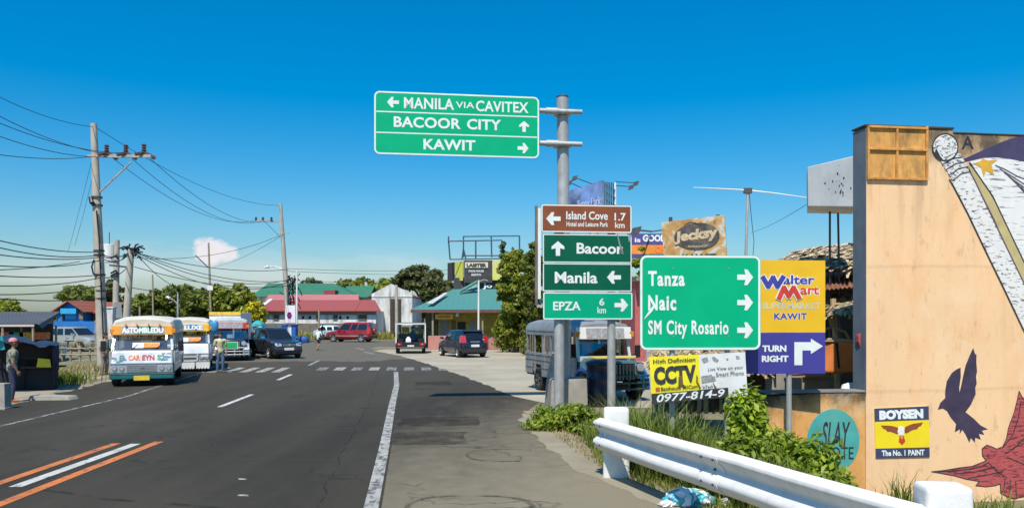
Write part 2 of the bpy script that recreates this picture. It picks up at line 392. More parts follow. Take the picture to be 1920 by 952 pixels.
def sheet(name, pts, z, mat, parent=None):
    from mathutils.geometry import tessellate_polygon
    tris = []
    for i, j, k in tessellate_polygon([[Vector((x, y, 0)) for x, y in pts]]):
        (xa, ya), (xb, yb), (xc, yc) = pts[i], pts[j], pts[k]; ar = (xb-xa)*(yc-ya) - (xc-xa)*(yb-ya)
        if abs(ar) > 1e-9: tris.append((i, j, k) if ar > 0 else (i, k, j))
    mb_ = MB(); mb_.add([(x, y, z) for x, y in pts], tris)
    return mb_.build(name, mat, parent)
def rline(y):      # right edge line
    pts = [(-.6,-10),(-1.2,5),(-1.63,9.24),(-2.16,13.5),(-3.0,20),(-3.75,26),(-4.7,32.4),(-6.6,45)]
    for (xa, ya), (xb, yb) in zip(pts, pts[1:]):
        if ya <= y <= yb: return xa + (xb-xa)*(y-ya)/(yb-ya)
    return pts[-1][0]
APB = [(.15, 22.1), (-.08, 22.7), (-.53, 24.8), (-1.82, 30), (-3.2, 35.1), (-4.9, 41), (-6.6, 46.5), (-9.2, 53), (-11, 58)]
left = [(-9.5,-10), (-10.9, 5), (-12.2, 17), (-13.0, 22), (-14.4, 30), (-16.2, 38), (-19, 46), (-26, 55), (-40, 60), (-140, 63)]
far = [(-140, 79), (-40, 77.5), (-14, 77), (30, 76), (30, 63.5), (-3, 64), (-10.5, 61), (-11, 58)]
def rough(pts, step, amp, seed=1):      # break a clean outline up
    rnd_ = random.Random(seed); out = []; w1, w2, q_ = rnd_.uniform(2,3), rnd_.uniform(5,7), 0.0; step = step*.35
    for (xa, ya), (xb, yb) in zip(pts, pts[1:]):
        n_ = max(1, int(math.hypot(xb-xa, yb-ya)/step)); nx_, ny_ = -(yb-ya), xb-xa; l_ = math.hypot(nx_, ny_) or 1
        for i in range(n_):
            k_ = i/n_; q_ += step; a_ = amp*(1.1*math.sin(q_*w1+seed)*math.sin(q_*.7) + .6*math.sin(q_*w2+2*seed)) + rnd_.gauss(0, amp*.22); out.append((xa+(xb-xa)*k_ + nx_/l_*a_, ya+(yb-ya)*k_ + ny_/l_*a_))
    return out + [pts[-1]]
right = [(x+.9, y) for x, y in APB[::-1][1:]] + [(rline(y)+.12, y) for y in (22, 18, 13.5, 9.2, 5, -10)]
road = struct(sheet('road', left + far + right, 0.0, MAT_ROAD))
sh = [(rline(y)+.121, y) for y in (-10, 5, 9.2, 13.5, 18, 22)] + APB[:2][::-1] + [(.75, 21.2), (.3, 18.6)] + [(x+.1, y) for x, y in VERGE] + [(8, -10)]
shoulder = struct(sheet('road_shoulder', sh, -.002, MAT_SHOULDER))
apron = struct(sheet('concrete_apron', rough(APB[:-1], .35, .05, 3) + [(-8.7, 55.4), (4, 54), (26, 54), (26, 20.6), (3, 19.4), (.9, 20.4)], .006, MAT_APRON))
sw = [(x-.02, y) for x, y in left[:8]]
struct(sheet('dirt_footpath', [(x+.1, y) for x, y in rough(sw, .4, .09, 5)] + [(-27, 56), (-23, 48), (-19.5, 40), (-17.2, 31), (-15.2, 23.5), (-14.2, 17), (-12.5, 5), (-11.5, -10)], .004, MAT_DIRT))
struct(sheet('sandy_gutter', rough([(.25, 18.9), (.2,17.2), (.55,14), (.85, 11.9), (1.65, 9.5), (2.4, 7), (3.1, 4.8), (4.3, 1.5)], .16, .05, 6) + [(5, 1.5), (3.9,4.8), (3.15,7), (2.45,9.4), (1.65,11.7), (1.25,14), (.9,17), (.9,18.9)], .001, MAT_GUTTER))

struct(sheet('junction_road', rough([(-15.9, 38.2), (-11, 40.5), (-7.5, 40), (-5.2, 43.2)], .4, .3, 21) + [(-6.3, 46.5), (-8.9, 53), (-10.3, 58), (-10.2, 61), (-3, 64), (30, 63.6), (30, 75.9), (-14, 76.9), (-40, 77.4), (-139, 78.9), (-139, 63.1), (-40, 60.1), (-26, 55.1), (-18.9, 46)], .0012, MAT_SHEEN_ROAD))
def strip(name, pts, width, mat, z=.004, parent=road):
    pts = [Vector((x, y, 0)) for x, y in pts]; vs = []
    for i, p in enumerate(pts):
        d = (pts[min(i+1, len(pts)-1)] - pts[max(i-1, 0)]).normalized(); n_ = Vector((-d.y, d.x, 0))*width/2
        vs += [(p.x-n_.x, p.y-n_.y, z), (p.x+n_.x, p.y+n_.y, z)]
    mb_ = MB(); mb_.add(vs, [(2*i, 2*i+1, 2*i+3, 2*i+2) for i in range(len(pts)-1)][::1])
    return mb_.build(name, mat, parent, fixn=False)
strip('edge_line', [(rline(y), y) for y in (3, 5, 7, 9.24, 11, 13.5, 16, 18, 20, 22, 24, 26, 28, 30, 32.4)], .17, MAT_WORN_LINE)
strip('edge_line', [(-9.6, 5), (-10.35, 15.8), (-10.75, 22.4), (-11.8, 28.5), (-12.6, 33), (-14.2, 39)], .11, MAT_FADED_LINE)
strip('centre_line', [(-6.55, 5), (-6.82, 10.6), (-6.92, 14.0)], .16, MAT_ORANGE_LINE)
strip('centre_line', [(-5.8, 5), (-6.04, 9.43), (-6.26, 14.2)], .16, MAT_ORANGE_LINE)
strip('lane_dash', [(-6.46, 10.4), (-6.56, 13.95)], .17, MAT_WHITE_LINE)
strip('lane_dash', [(-7.2, 19.7), (-7.44, 22.9)], .14, MAT_WHITE_LINE)
strip('lane_dash', [(-8.25, 28.2), (-8.55, 31)], .15, MAT_WHITE_LINE)
strip('lane_dash', [(-9.35, 36.8), (-9.9, 41)], .14, MAT_WORN_LINE)
strip('lane_dash', [(GX(682,51.5), 51.5), (GX(700,48.4), 48.4)], .15, MAT_WORN_LINE)
strip('lane_dash', [(GX(668,58), 58), (GX(683,54.5), 54.5)], .15, MAT_WORN_LINE)
strip('lane_dash', [(GX(548,44.5), 44.5), (GX(563,43), 43)], .15, MAT_WORN_LINE)
for k in range(14):      # zebra crossing: blocks lie along the road
    px0 = 404 + k*29.2 if k < 5 else 556 + (k-5)*33.2
    ya, yb = (32.2, 35.2) if k < 5 else (33.4, 35.4)
    if k in (5,): continue
    xa = GX(px0 + 12, 33.5)
    strip('crosswalk_stripe', [(xa, ya), (xa - .125*(yb-ya), yb)], .34 if k < 5 else .42, MAT_WORN_LINE if k in (0,1,2,3,4,7,9) else MAT_FADED_LINE, .002)
# repairs and tyre marks on the shoulder
def quadg(lst): return [(GX(px, 3300/(py-595)), 3300/(py-595)) for px, py in lst]
sheet('asphalt_patch', rough(quadg([(755,782),(893,781),(905,790),(896,797),(746,799),(755,782)]), .15, .035, 11)[:-1], .002, MAT_TAR, shoulder)
sheet('asphalt_patch', rough(quadg([(740,810),(872,809),(880,832),(733,834),(740,810)]), .15, .035, 12)[:-1], .002, MAT_TAR, shoulder)
sheet('asphalt_patch', rough(quadg([(780,716),(845,714),(850,721),(778,722),(780,716)]), .2, .05, 13)[:-1], .002, MAT_TAR, shoulder)
def oval(cx_, cy_, rx_, ry_, a0, a1, wd):
    Y0 = 3300/(cy_-595); pts = []
    for i in range(25):
        a = R(a0 + (a1-a0)*i/24); px = cx_ + rx_*math.cos(a)*(abs(math.cos(a))**-.35 if abs(math.cos(a)) > .05 else 1); py = cy_ - ry_*math.sin(a)
        pts += quadg([(px, py)])
    strip('tyre_mark', pts, wd, MAT_RUBBER, .004, shoulder)
oval(950, 853, 74, 11, 60, 300, .06)
oval(882, 955, 120, 26, 8, 172, .07)
for pts in ([(0,905),(200,935),(420,952)],):
    strip('tyre_mark', quadg(pts), .10, MAT_SCUFF, .003)
for pts in ():
    sheet('oil_stain', quadg(pts), .0025, MAT_STAIN, road)
for pts in ([(596,952),(640,850),(690,760),(712,690)], [(150,800),(330,790),(520,800),(728,798)], [(300,880),(420,862),(600,868),(705,860)], [(470,760),(560,742),(738,744)]):
    strip('asphalt_seam', rough(quadg(pts), .6, .03, len(pts)+int(pts[0][0])), .028, MAT_STAIN, .003)
sheet('manhole_patch', quadg([(447,896),(464,897),(462,899),(446,899)]), .003, MAT_FADED_LINE, road)
sheet('manhole_patch', quadg([(446,926),(467,927),(466,930),(445,929)]), .003, MAT_FADED_LINE, road)

# ------------------------------------------------------------------ road signs
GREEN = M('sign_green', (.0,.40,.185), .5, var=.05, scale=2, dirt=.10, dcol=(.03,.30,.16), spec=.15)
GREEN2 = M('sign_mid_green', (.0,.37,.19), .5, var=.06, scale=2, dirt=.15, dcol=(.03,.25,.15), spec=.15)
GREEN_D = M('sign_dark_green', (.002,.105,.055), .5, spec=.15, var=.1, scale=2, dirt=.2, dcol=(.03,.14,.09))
BROWN = M('sign_brown', (.24,.062,.016), .42, var=.1, scale=2, dirt=.2, dcol=(.32,.15,.06))
SIGNW = M('sign_white', (.76,.78,.74), .4, var=.06, scale=6, dirt=.15, dcol=(.5,.55,.48))
SIGNB = M('sign_back_aluminium', (.40,.42,.41), .45, .6, var=.1, dirt=.3)
def arrow(cx_, cz_, w_, h_, d):      # block arrow pointing d in local u, z
    a = [(-.5,-.13),(.05,-.13),(-.02,-.5),(.12,-.5),(.5,0),(.12,.5),(-.02,.5),(.05,.13),(-.5,.13)]
    a = [(-.5,-.17),(.02,-.17),(-.06,-.5),(.13,-.5),(.5,0),(.13,.5),(-.06,.5),(.02,.17),(-.5,.17)]
    if d == 'R': q = [(x, z) for x, z in a]
    if d == 'L': q = [(-x, z) for x, z in a]
    if d == 'U': q = [(z, x) for x, z in a]
    return [(cx_ + x*w_, cz_ + z*h_) for x, z in q]
def sign_text(root, pl, s, px0, px1, py0, py1, mat, y=-.011, bold=.03, sp=1.0, shear=0):
    pm = (px0+px1)/2
    u0, u1 = pl.u(px0), pl.u(px1); z1, z0 = pl.z(py0, pm), pl.z(py1, pm)
    return letter(s, root, mat, bil((u0,y,z0),(u1,y,z0),(u1,y,z1),(u0,y,z1)), bold, shear, sp=sp)
def sign_arrow(root, pl, px0, px1, py0, py1, d, mat, y=-.011):
    pm = (px0+px1)/2; u0, u1 = pl.u(px0), pl.u(px1); z1, z0 = pl.z(py0, pm), pl.z(py1, pm)
    mb_ = MB(); mb_.prism(arrow((u0+u1)/2, (z0+z1)/2, u1-u0, z1-z0, d), y, y+.003); return mb_.build('arrow', mat, root)
def panel(root, u0, u1, z0, z1, r, bw, face, edge, y=0, name='panel'):
    mb_ = MB(); mb_.prism(rr(u0, u1, z0, z1, r), y-.006, y+.006); p = mb_.build(name, face, root)
    mb_ = MB(); e = .006; mb_.ring(rr(u0+e, u1-e, z0+e, z1-e, r-e), rr(u0+bw+e, u1-bw-e, z0+bw+e, z1-bw-e, max(r-bw-e, .004)), y-.009, y-.005)
    mb_.build('border', edge, p); return p

# overhead cantilever sign
pl = Plane(1.30, 19.45, R(8)); t = thing('overhead_sign', 'large green overhead road sign with three white destinations on a tall steel pole', 'road sign', (1.30, 19.45, 0), R(8))
ul, ur = pl.u(702), pl.u(1007); zt = pl.z(177, 703); zb = pl.z(294, 703)
panel(t, ul, ur, zb, zt, .13, .035, GREEN, SIGNW, y=-.30)
def osz(v): return zt + (zb-zt)*v
def osu(px): return ul + (ur-ul)*((px-702)/305)
for v in (.325, .655):
    mb = MB(); mb.box(ul+.05, ur-.05, -.309, -.305, osz(v)-.014, osz(v)+.014); mb.build('divider', SIGNW, t)
for s, a, b_, v0, v1, bo in (('MANILA', 756, 847.5, .085, .262, .022), ('VIA', 851, 885, .125, .225, .012), ('CAVITEX', 888, 986.5, .095, .27, .022),
                        ('BACOOR', 737.5, 860, .393, .565, .028), ('CITY', 871.5, 935, .393, .565, .028), ('KAWIT', 791.5, 887, .735, .905, .028)):
    letter(s, t, SIGNW, bil((osu(a),-.311,osz(v1)),(osu(b_),-.311,osz(v1)),(osu(b_),-.311,osz(v0)),(osu(a),-.311,osz(v0))), bo, sp=1.04)
for a, b_, v0, v1, d in ((725.5,747,.09,.255,'L'), (969,987.5,.40,.575,'U'), (966,986.5,.755,.92,'R')):
    mb = MB(); mb.prism(arrow(osu((a+b_)/2), osz((v0+v1)/2), osu(b_)-osu(a), abs(osz(v1)-osz(v0)), d), -.311, -.308); mb.build('arrow', SIGNW, t)
mb = MB()
zp = pl.z(183, 1054); mb.tube([(-.02,0,-.05), (-.04,0,3), (-.075,0,zp)], [.155,.15,.142], 24); mb.build('pole', GALV, t, smooth=True)
mb = MB(); mb.cyl((-.075,0,zp-.004), (-.075,0,zp+.03), .15, 24); mb.build('pole_cap', STEEL_D, t)
for py in (213, 273):
    z = pl.z(py, 1050); mb = MB(); mb.cyl((ul+.5,-.20,z), (.36,-.20,z), .062, 12); mb.build('arm', GALV, t, smooth=True)
    mb = MB(); mb.cyl((-.52,-.20,z), (-.22,-.20,z), .085, 12); mb.build('arm_sleeve', GALV, t, smooth=True)
    mb = MB(); mb.box(-.27,.13,-.22,.17,z-.05,z+.05); mb.build('clamp', GALV, t, bevel=.01)
    for bu in (-.23, .09):
        mb = MB(); mb.cyl((bu,-.235,z), (bu,-.2,z), .022, 6); mb.build('bolt', STEEL_D, t)
for u_ in (ul+.55, (ul+ur)/2, ur-.5):
    mb = MB(); mb.box(u_-.04,u_+.04,-.285,-.255,zb+.08,zt-.08); mb.build('stiffener', SIGNB, t)
mb = MB(); ua, ub = pl.u(1027), pl.u(1097)
mb.hexa([(ua,-.34,0-.05),(ub,-.34,-.05),(ub,.5,-.05),(ua,.5,-.05),(ua+.05,-.28,.70),(ub-.02,-.28,.74),(ub-.02,.45,.74),(ua+.05,.45,.70)]); mb.build('footing', MAT_CONC, t, bevel=.025)

# four-panel sign
pl = Plane(1.65, 18.35, R(6)); t = thing('direction_sign', 'stacked brown, dark green and light green direction sign on two grey posts', 'road sign', (1.65, 18.35, 0), R(6))
def pan(px0, px1, py0, py1, face, edge, r=.05, bw=.028, y=0):
    return panel(t, pl.u(px0), pl.u(px1), pl.z(py1, (px0+px1)/2), pl.z(py0, (px0+px1)/2), r, bw, face, edge, y)
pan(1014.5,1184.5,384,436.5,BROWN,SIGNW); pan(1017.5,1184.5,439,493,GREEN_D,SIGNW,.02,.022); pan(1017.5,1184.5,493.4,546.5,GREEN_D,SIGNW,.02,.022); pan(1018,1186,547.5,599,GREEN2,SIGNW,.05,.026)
T = lambda s, a, b_, c, d, bo=.025, sp=1.0: sign_text(t, pl, s, a, b_, c, d, SIGNW, -.0115, bo, sp)
A = lambda a, b_, c, d, k: sign_arrow(t, pl, a, b_, c, d, k, SIGNW, -.0115)
A(1024,1051,398,422,'L'); T('Island Cove',1061.5,1139.5,396.5,412,.02); T('Hotel and Leisure Park',1062,1140,416,425,.02); T('1.7',1152,1173,399.5,414,.02); T('km',1153,1171,416.5,427.5,.015)
A(1034,1058,452,479.5,'U'); T('Bacoor',1081,1168,455.5,476,.025); T('Manila',1040,1120,509.5,531,.025); A(1138,1164,508,531.5,'L')
T('EPZA',1037,1088.5,565,581.5,.025); T('6',1123.5,1133,559,572.5,.02); T('km',1120,1136,575,587,.012); A(1152,1177.5,560,583.5,'R')
for pts in ([(1156,437),(1158,437),(1167,474),(1164,476)], [(1177,441),(1184,440),(1182,449),(1179,455)], [(1163,462),(1166,462),(1169,477),(1164,474)]):
    mb = MB(); mb.prism(pl.pts(pts), -.0135, -.012); mb.build('scratch', SIGNB, t)
for px, r in ((1050.5, .118), (1149, .094)):
    u_ = pl.u(px); mb = MB(); mb.tube([(u_, r+.05, -.12), (u_, r+.05, pl.z(392, px))], r, 20); mb.build('post', GALV, t, smooth=True)
for py in (410, 465, 520, 573):
    z = pl.z(py, 1100); mb = MB(); mb.box(pl.u(1019), pl.u(1181), .008, .048, z-.025, z+.025); mb.build('cross_rail', SIGNB, t)
mb = MB(); mb.box(pl.u(1003.5), pl.u(1008), -.02, .06, pl.z(572,1005), pl.z(386,1005)); mb.build('angle_iron', M('rusty_iron', (.20,.155,.12), .8, .2, var=.3), t)
mb = MB(); mb.box(pl.u(1008.6), pl.u(1014), .0, .02, pl.z(560,1010), pl.z(390,1010)); mb.build('spare_panel_edge', SIGNW, t)

# Tanza sign
pl = Plane(2.6, 11.5, R(3)); t = thing('destination_sign', 'broad bright green road sign listing three places with white right arrows', 'road sign', (2.6, 11.5, -.5), R(3))
def local_z(o, dz):
    for ch in o.children_recursive:
        if ch.parent == o: ch.location.z -= dz
panel(t, pl.u(1199.5), pl.u(1426), pl.z(656,1313), pl.z(478.5,1313), .10, .030, GREEN, SIGNW)
T('Tanza',1215,1283.5,508,536.5,.034,1.16); T('Naic',1215,1267.5,553,582,.034,1.16); T('SM City Rosario',1215,1365.5,600,634.5,.030,1.14)
for c, d in ((505,534.5),(552.5,581.5),(604,633.5)): A(1382,1411.5,c,d,'R')
mb = MB(); mb.prism(pl.pts([(1226,570),(1215,585),(1207,598),(1209,597),(1222,584),(1227,576)]), -.0125, -.0117); mb.build('scratch', SIGNW, t)
for px in (1262, 1366):
    u_ = pl.u(px); mb = MB(); mb.tube([(u_, .06, -.6), (u_, .06, pl.z(490, px))], .04, 14); mb.build('post', GALV, t, smooth=True)
for py in (505, 630):
    z = pl.z(py, 1313); mb = MB(); mb.box(pl.u(1206), pl.u(1420), .007, .03, z-.02, z+.02); mb.build('cross_rail', SIGNB, t)
for px in (1262, 1366):
    for py in (503, 630):
        mb = MB(); mb.cyl((pl.u(px),-.011,pl.z(py,px)), (pl.u(px),-.004,pl.z(py,px)), .011, 8); mb.build('bolt', SIGNB, t)
local_z(t, -.5)

# CCTV banner
pl = Plane(2.55, 11.38, R(3)); t = thing('banner', 'torn yellow and white camera advertising banner tied below the green destination sign', 'banner', (2.55, 11.38, -.5), R(3))
YEL = M('banner_yellow', (.86,.74,.02), .5, var=.06, dirt=.25, dcol=(.45,.30,.02), dscale=5); BAND = M('banner_black', (.035,.035,.04), .5, dirt=.3, dcol=(.12,.11,.1)); BWH = M('banner_white', (.72,.72,.69), .5, var=.08, dirt=.35, dcol=(.42,.40,.35), dscale=4)
def bq(s_, t_):     # banner coordinates to local point: s along, t down
    a = Vector(pl.uz(1217.5, 669)); b_ = Vector(pl.uz(1397, 659.5)); c = Vector(pl.uz(1402, 741)); d = Vector(pl.uz(1222.5, 757))
    p = a*(1-s_)*(1-t_) + b_*s_*(1-t_) + c*s_*t_ + d*(1-s_)*t_
    return p
def bpoly(name, pts, y, mat, parent=None):
    mb_ = MB(); mb_.prism([tuple(bq(*q)) for q in pts], y, y+.002); return mb_.build(name, mat, parent or t)
def cloth(name, s0, s1, t0, t1, y, mat):
    mb_ = MB(); n, k = 12, 8
    for i in range(n+1):
        for j in range(k+1):
            s_ = s0+(s1-s0)*i/n; t_ = t0+(t1-t0)*j/k; p = bq(s_, t_)
            mb_.v.append((p[0], y+.006*math.sin(s_*9+t_*5)*0, p[1]))
    for i in range(n):
        for j in range(k):
            q = i*(k+1)+j; mb_.f.append((q, q+1, q+k+2, q+k+1)); mb_.m.append(0)
    o = mb_.build(name, mat, t); md = o.modifiers.new('s', 'SOLIDIFY'); md.thickness = .003; return o
cloth('banner_field', 0, .515, 0, .78, 0, YEL); cloth('banner_field', .515, 1, 0, 1, 0, BWH); cloth('banner_field', 0, .80, .78, 1.0, -.004, BAND)
def btext(s, s0, s1, t0, t1, mat, bold=.02, shear=0):
    def fn(u, v):
        p = bq(s0+(s1-s0)*u, t1+(t0-t1)*v); return (p[0], -.0095, p[1])
    letter(s, t, mat, fn, bold, shear)
btext('High Definition', .035, .475, .055, .175, BAND, .02); btext('CCTV', .035, .475, .215, .60, BAND, .055); btext('Basthouse MilCam', .10, .48, .655, .735, BAND, .02)
btext('0977-814-9', .05, .76, .80, .975, SIGNW, .02, .2); btext('Live View on your', .60, .97, .30, .40, BAND, .0); btext('Smart Phone', .68, .97, .42, .52, BAND, .0); btext('InTech', .535, .64, .69, .76, BAND, .01)
RST = M('banner_red', (.55,.10,.06), .5)
bpoly('icon', [(.045,.655),(.09,.655),(.09,.74),(.045,.74)], -.006, RST)
GRY = M('print_grey', (.30,.29,.27), .5, var=.4, scale=40)
for pts in ([(.54,.10),(.60,.06),(.61,.16),(.56,.20)], [(.65,.08),(.67,.06),(.72,.15),(.70,.20),(.66,.15)], [(.90,.07),(.935,.08),(.94,.14),(.905,.15)], [(.525,.48),(.635,.46),(.645,.50),(.67,.50),(.675,.61),(.53,.64)], [(.80,.12),(.82,.12),(.82,.16),(.80,.16)]):
    bpoly('print', pts, -.005, GRY)
for pts in ([(.475,.44),(.49,.50),(.485,.60),(.515,.74),(.50,.76),(.47,.60)], [(.64,.62),(.66,.70),(.69,.80),(.66,.80)], [(.29,.46),(.33,.42),(.325,.60),(.35,.66),(.28,.68)]):
    bpoly('tear', pts, -.011, M('dried_vine', (.15,.085,.03), .8, var=.3))
local_z(t, -.5)

# supermarket sign
pl = Plane(3.95, 11.95, R(3)); t = thing('supermarket_sign', 'yellow and violet supermarket sign with red and blue lettering on a thin post', 'sign', (3.95, 11.95, -.7), R(3))
SY = M('sign_yellow', (.80,.46,.012), .4, var=.05); SP = M('sign_violet', (.052,.045,.27), .4, var=.07); SB = M('letter_blue', (.055,.05,.30), .4); SR = M('letter_red', (.62,.05,.03), .4)
SILV = M('letter_silver', (.66,.62,.42), .35, .2)
u0, u1 = pl.u(1398), pl.u(1547)
mb = MB(); mb.box(u0, u1, -.006, .006, pl.z(623,1480), pl.z(488,1480)); mb.build('upper_panel', SY, t)
mb = MB(); mb.box(u0, u1, -.006, .006, pl.z(700,1480), pl.z(623.3,1480)); mb.build('lower_panel', SP, t)
def fat(pts, wd, y, mat, name='letter_stroke'):
    q = [Vector(pl.uz(*p)) for p in pts]; wd = wd*12/F; mb_ = MB()
    for i, (a, b_) in enumerate(zip(q, q[1:])):
        d = (b_-a).normalized(); n_ = Vector((-d.y, d.x))*wd/2; e = d*wd*.3; yo = y - .0004*i
        mb_.prism([tuple(a-e-n_), tuple(b_+e-n_), tuple(b_+e+n_), tuple(a-e+n_)], yo, yo+.002)
    return mb_.build(name, mat, t)
for wd, mt, y in ((13, SIGNW, -.009), (9, SB, -.013)):
    fat([(1430,520),(1440,537),(1449,520),(1457,537),(1468,519)], wd, y, mt)
for wd, mt, y in ((13, SIGNW, -.0155), (9, SR, -.0195)):
    fat([(1460,559),(1469,539),(1478,555),(1487,539),(1497,558)], wd, y, mt)
def serif_text(s, a, b_, c, d, mat):
    sign_text(t, pl, s, a-1.2, b_+1.2, c-1.2, d+1.2, SIGNW, -.0075, .075); sign_text(t, pl, s, a, b_, c, d, mat, -.009, .022)
serif_text('alter', 1468, 1527, 515.5, 533, SB); serif_text('art', 1500, 1535.5, 537, 552, SR)
sign_text(t, pl, 'SUPERMARKET', 1428.5, 1538, 567.5, 579.5, SILV, -.008, .035); sign_text(t, pl, 'KAWIT', 1450.5, 1513, 586, 599, SIGNW, -.007, .07, 1.15); sign_text(t, pl, 'KAWIT', 1451, 1512.5, 586.5, 598.5, SB, -.0085, .035, 1.15)
sign_text(t, pl, 'TURN', 1429, 1474, 647, 659, SIGNW, -.008, .045); sign_text(t, pl, 'RIGHT', 1428, 1478, 666, 678, SIGNW, -.008, .045)
mb = MB(); mb.prism(pl.pts([(1489,684),(1489,641),(1520,641),(1520,634.5),(1542.5,648.5),(1520,663),(1520,656.5),(1504,656.5),(1504,684)]), -.009, -.006); mb.build('arrow', SIGNW, t)
mb = MB(); up = pl.u(1481.5); mb.cyl((up,.045,-.8), (up,.045,pl.z(492,1481)), .04, 14); mb.build('post', GALV, t, smooth=True)
for py in (510, 600, 685):
    z = pl.z(py,1480); mb = MB(); mb.box(u0+.03, u1-.03, .0065, .03, z-.02, z+.02); mb.build('cross_rail', SIGNB, t)
local_z(t, -.7)

# ------------------------------------------------------------------ guardrail
GW = M('guardrail_white', (.68,.67,.635), .7, var=.05, scale=2, dirt=.35, dcol=(.36,.32,.26), dscale=5, streak=4, bmp=.1)
PW = M('post_white_paint', (.72,.70,.655), .7, var=.06, scale=4, dirt=.35, dcol=(.50,.46,.38), dscale=5, streak=3, bmp=.25)
t = thing('guardrail', 'white steel guardrail on white concrete posts beside the weedy verge', 'guardrail', (1.42, 11.07, 0))
RA, RB = Vector((1.30, 11.05, 0)), Vector((3.10, 5.9, 0)); rd = (RB-RA).normalized(); rn = Vector((rd.y, -rd.x, 0))      # rn points to the road
if rn.x > 0: rn = -rn
prof = [(.0,.345),(.012,.35),(.115,.428),(.128,.445),(.13,.47),(.12,.505),(.02,.568),(.006,.582),(.006,.60),(.014,.61),(.115,.70),(.128,.717),(.13,.735),(.12,.757),(.012,.798),(.0,.803)]
k = len(prof); rings = []
for i, s_ in enumerate([-.17, .1, .8, 1.6, 2.4, 3.2, 4.0, 4.8, 5.46, 6.2, 8.0, 11.0]):
    p = RA + rd*s_ - Vector((1.42, 11.07, 0)); wv_ = .006*math.sin(i*2.3)
    rings.append([p + rn*(d*.85 + .012 + wv_) + Vector((0,0,z+.004*math.sin(i*1.7))) for d, z in prof] + [p + rn*(d*.85 + .004 + wv_) + Vector((0,0,z-.002)) for d, z in prof[::-1]])
mb = MB(); mb.loft(rings); mb.build('beam', GW, t, smooth=True)
for (x, y, wd) in ((1.45, 11.13, .37), (3.24, 6.02, .36), (4.9, 1.0, .36)):
    ang = math.atan2(rn.y, rn.x) - R(180)
    ang = R(-6)
    st = len(mb.v); m2 = MB(); m2.hexa([(-wd/2,-.15,-.15),(wd/2,-.15,-.15),(wd/2,.15,-.15),(-wd/2,.15,-.15),(-wd/2+.012,-.14,.95),(wd/2-.012,-.14,.95),(wd/2-.012,.14,.95),(-wd/2+.012,.14,.95)])
    m2.xf(Matrix.Translation((x-1.42, y-11.07, 0)) @ Matrix.Rotation(ang, 4, 'Z')); m2.build('post', PW, t, bevel=.045, segs=3, smooth=True)
sp_r = []
for s_ in (2.52, 2.86):
    p = RA + rd*s_ - Vector((1.42, 11.07, 0)); sp_r.append([p + rn*(d*.85 + .020) + Vector((0,0,z)) for d, z in prof] + [p + rn*(d*.85 + .013) + Vector((0,0,z)) for d, z in prof[::-1]])
mb = MB(); mb.loft(sp_r); mb.build('splice_lap', GW, t, smooth=True)
for s_, d, z in ((2.58,.128,.715),(2.80,.128,.715),(2.58,.128,.455),(2.80,.128,.455),(2.69,.03,.59),(-.12,.122,.715),(-.12,.122,.455),(.06,.122,.715),(.06,.122,.455),(-.02,.02,.58),(5.2,.122,.715),(5.2,.122,.455)):
    p = RA + rd*s_ - Vector((1.42, 11.07, 0)) + Vector((0,0,z)); mb = MB(); mb.cyl(p+rn*(d-.004), p+rn*(d+.014), .014, 8); mb.build('bolt', STEEL_D, t)

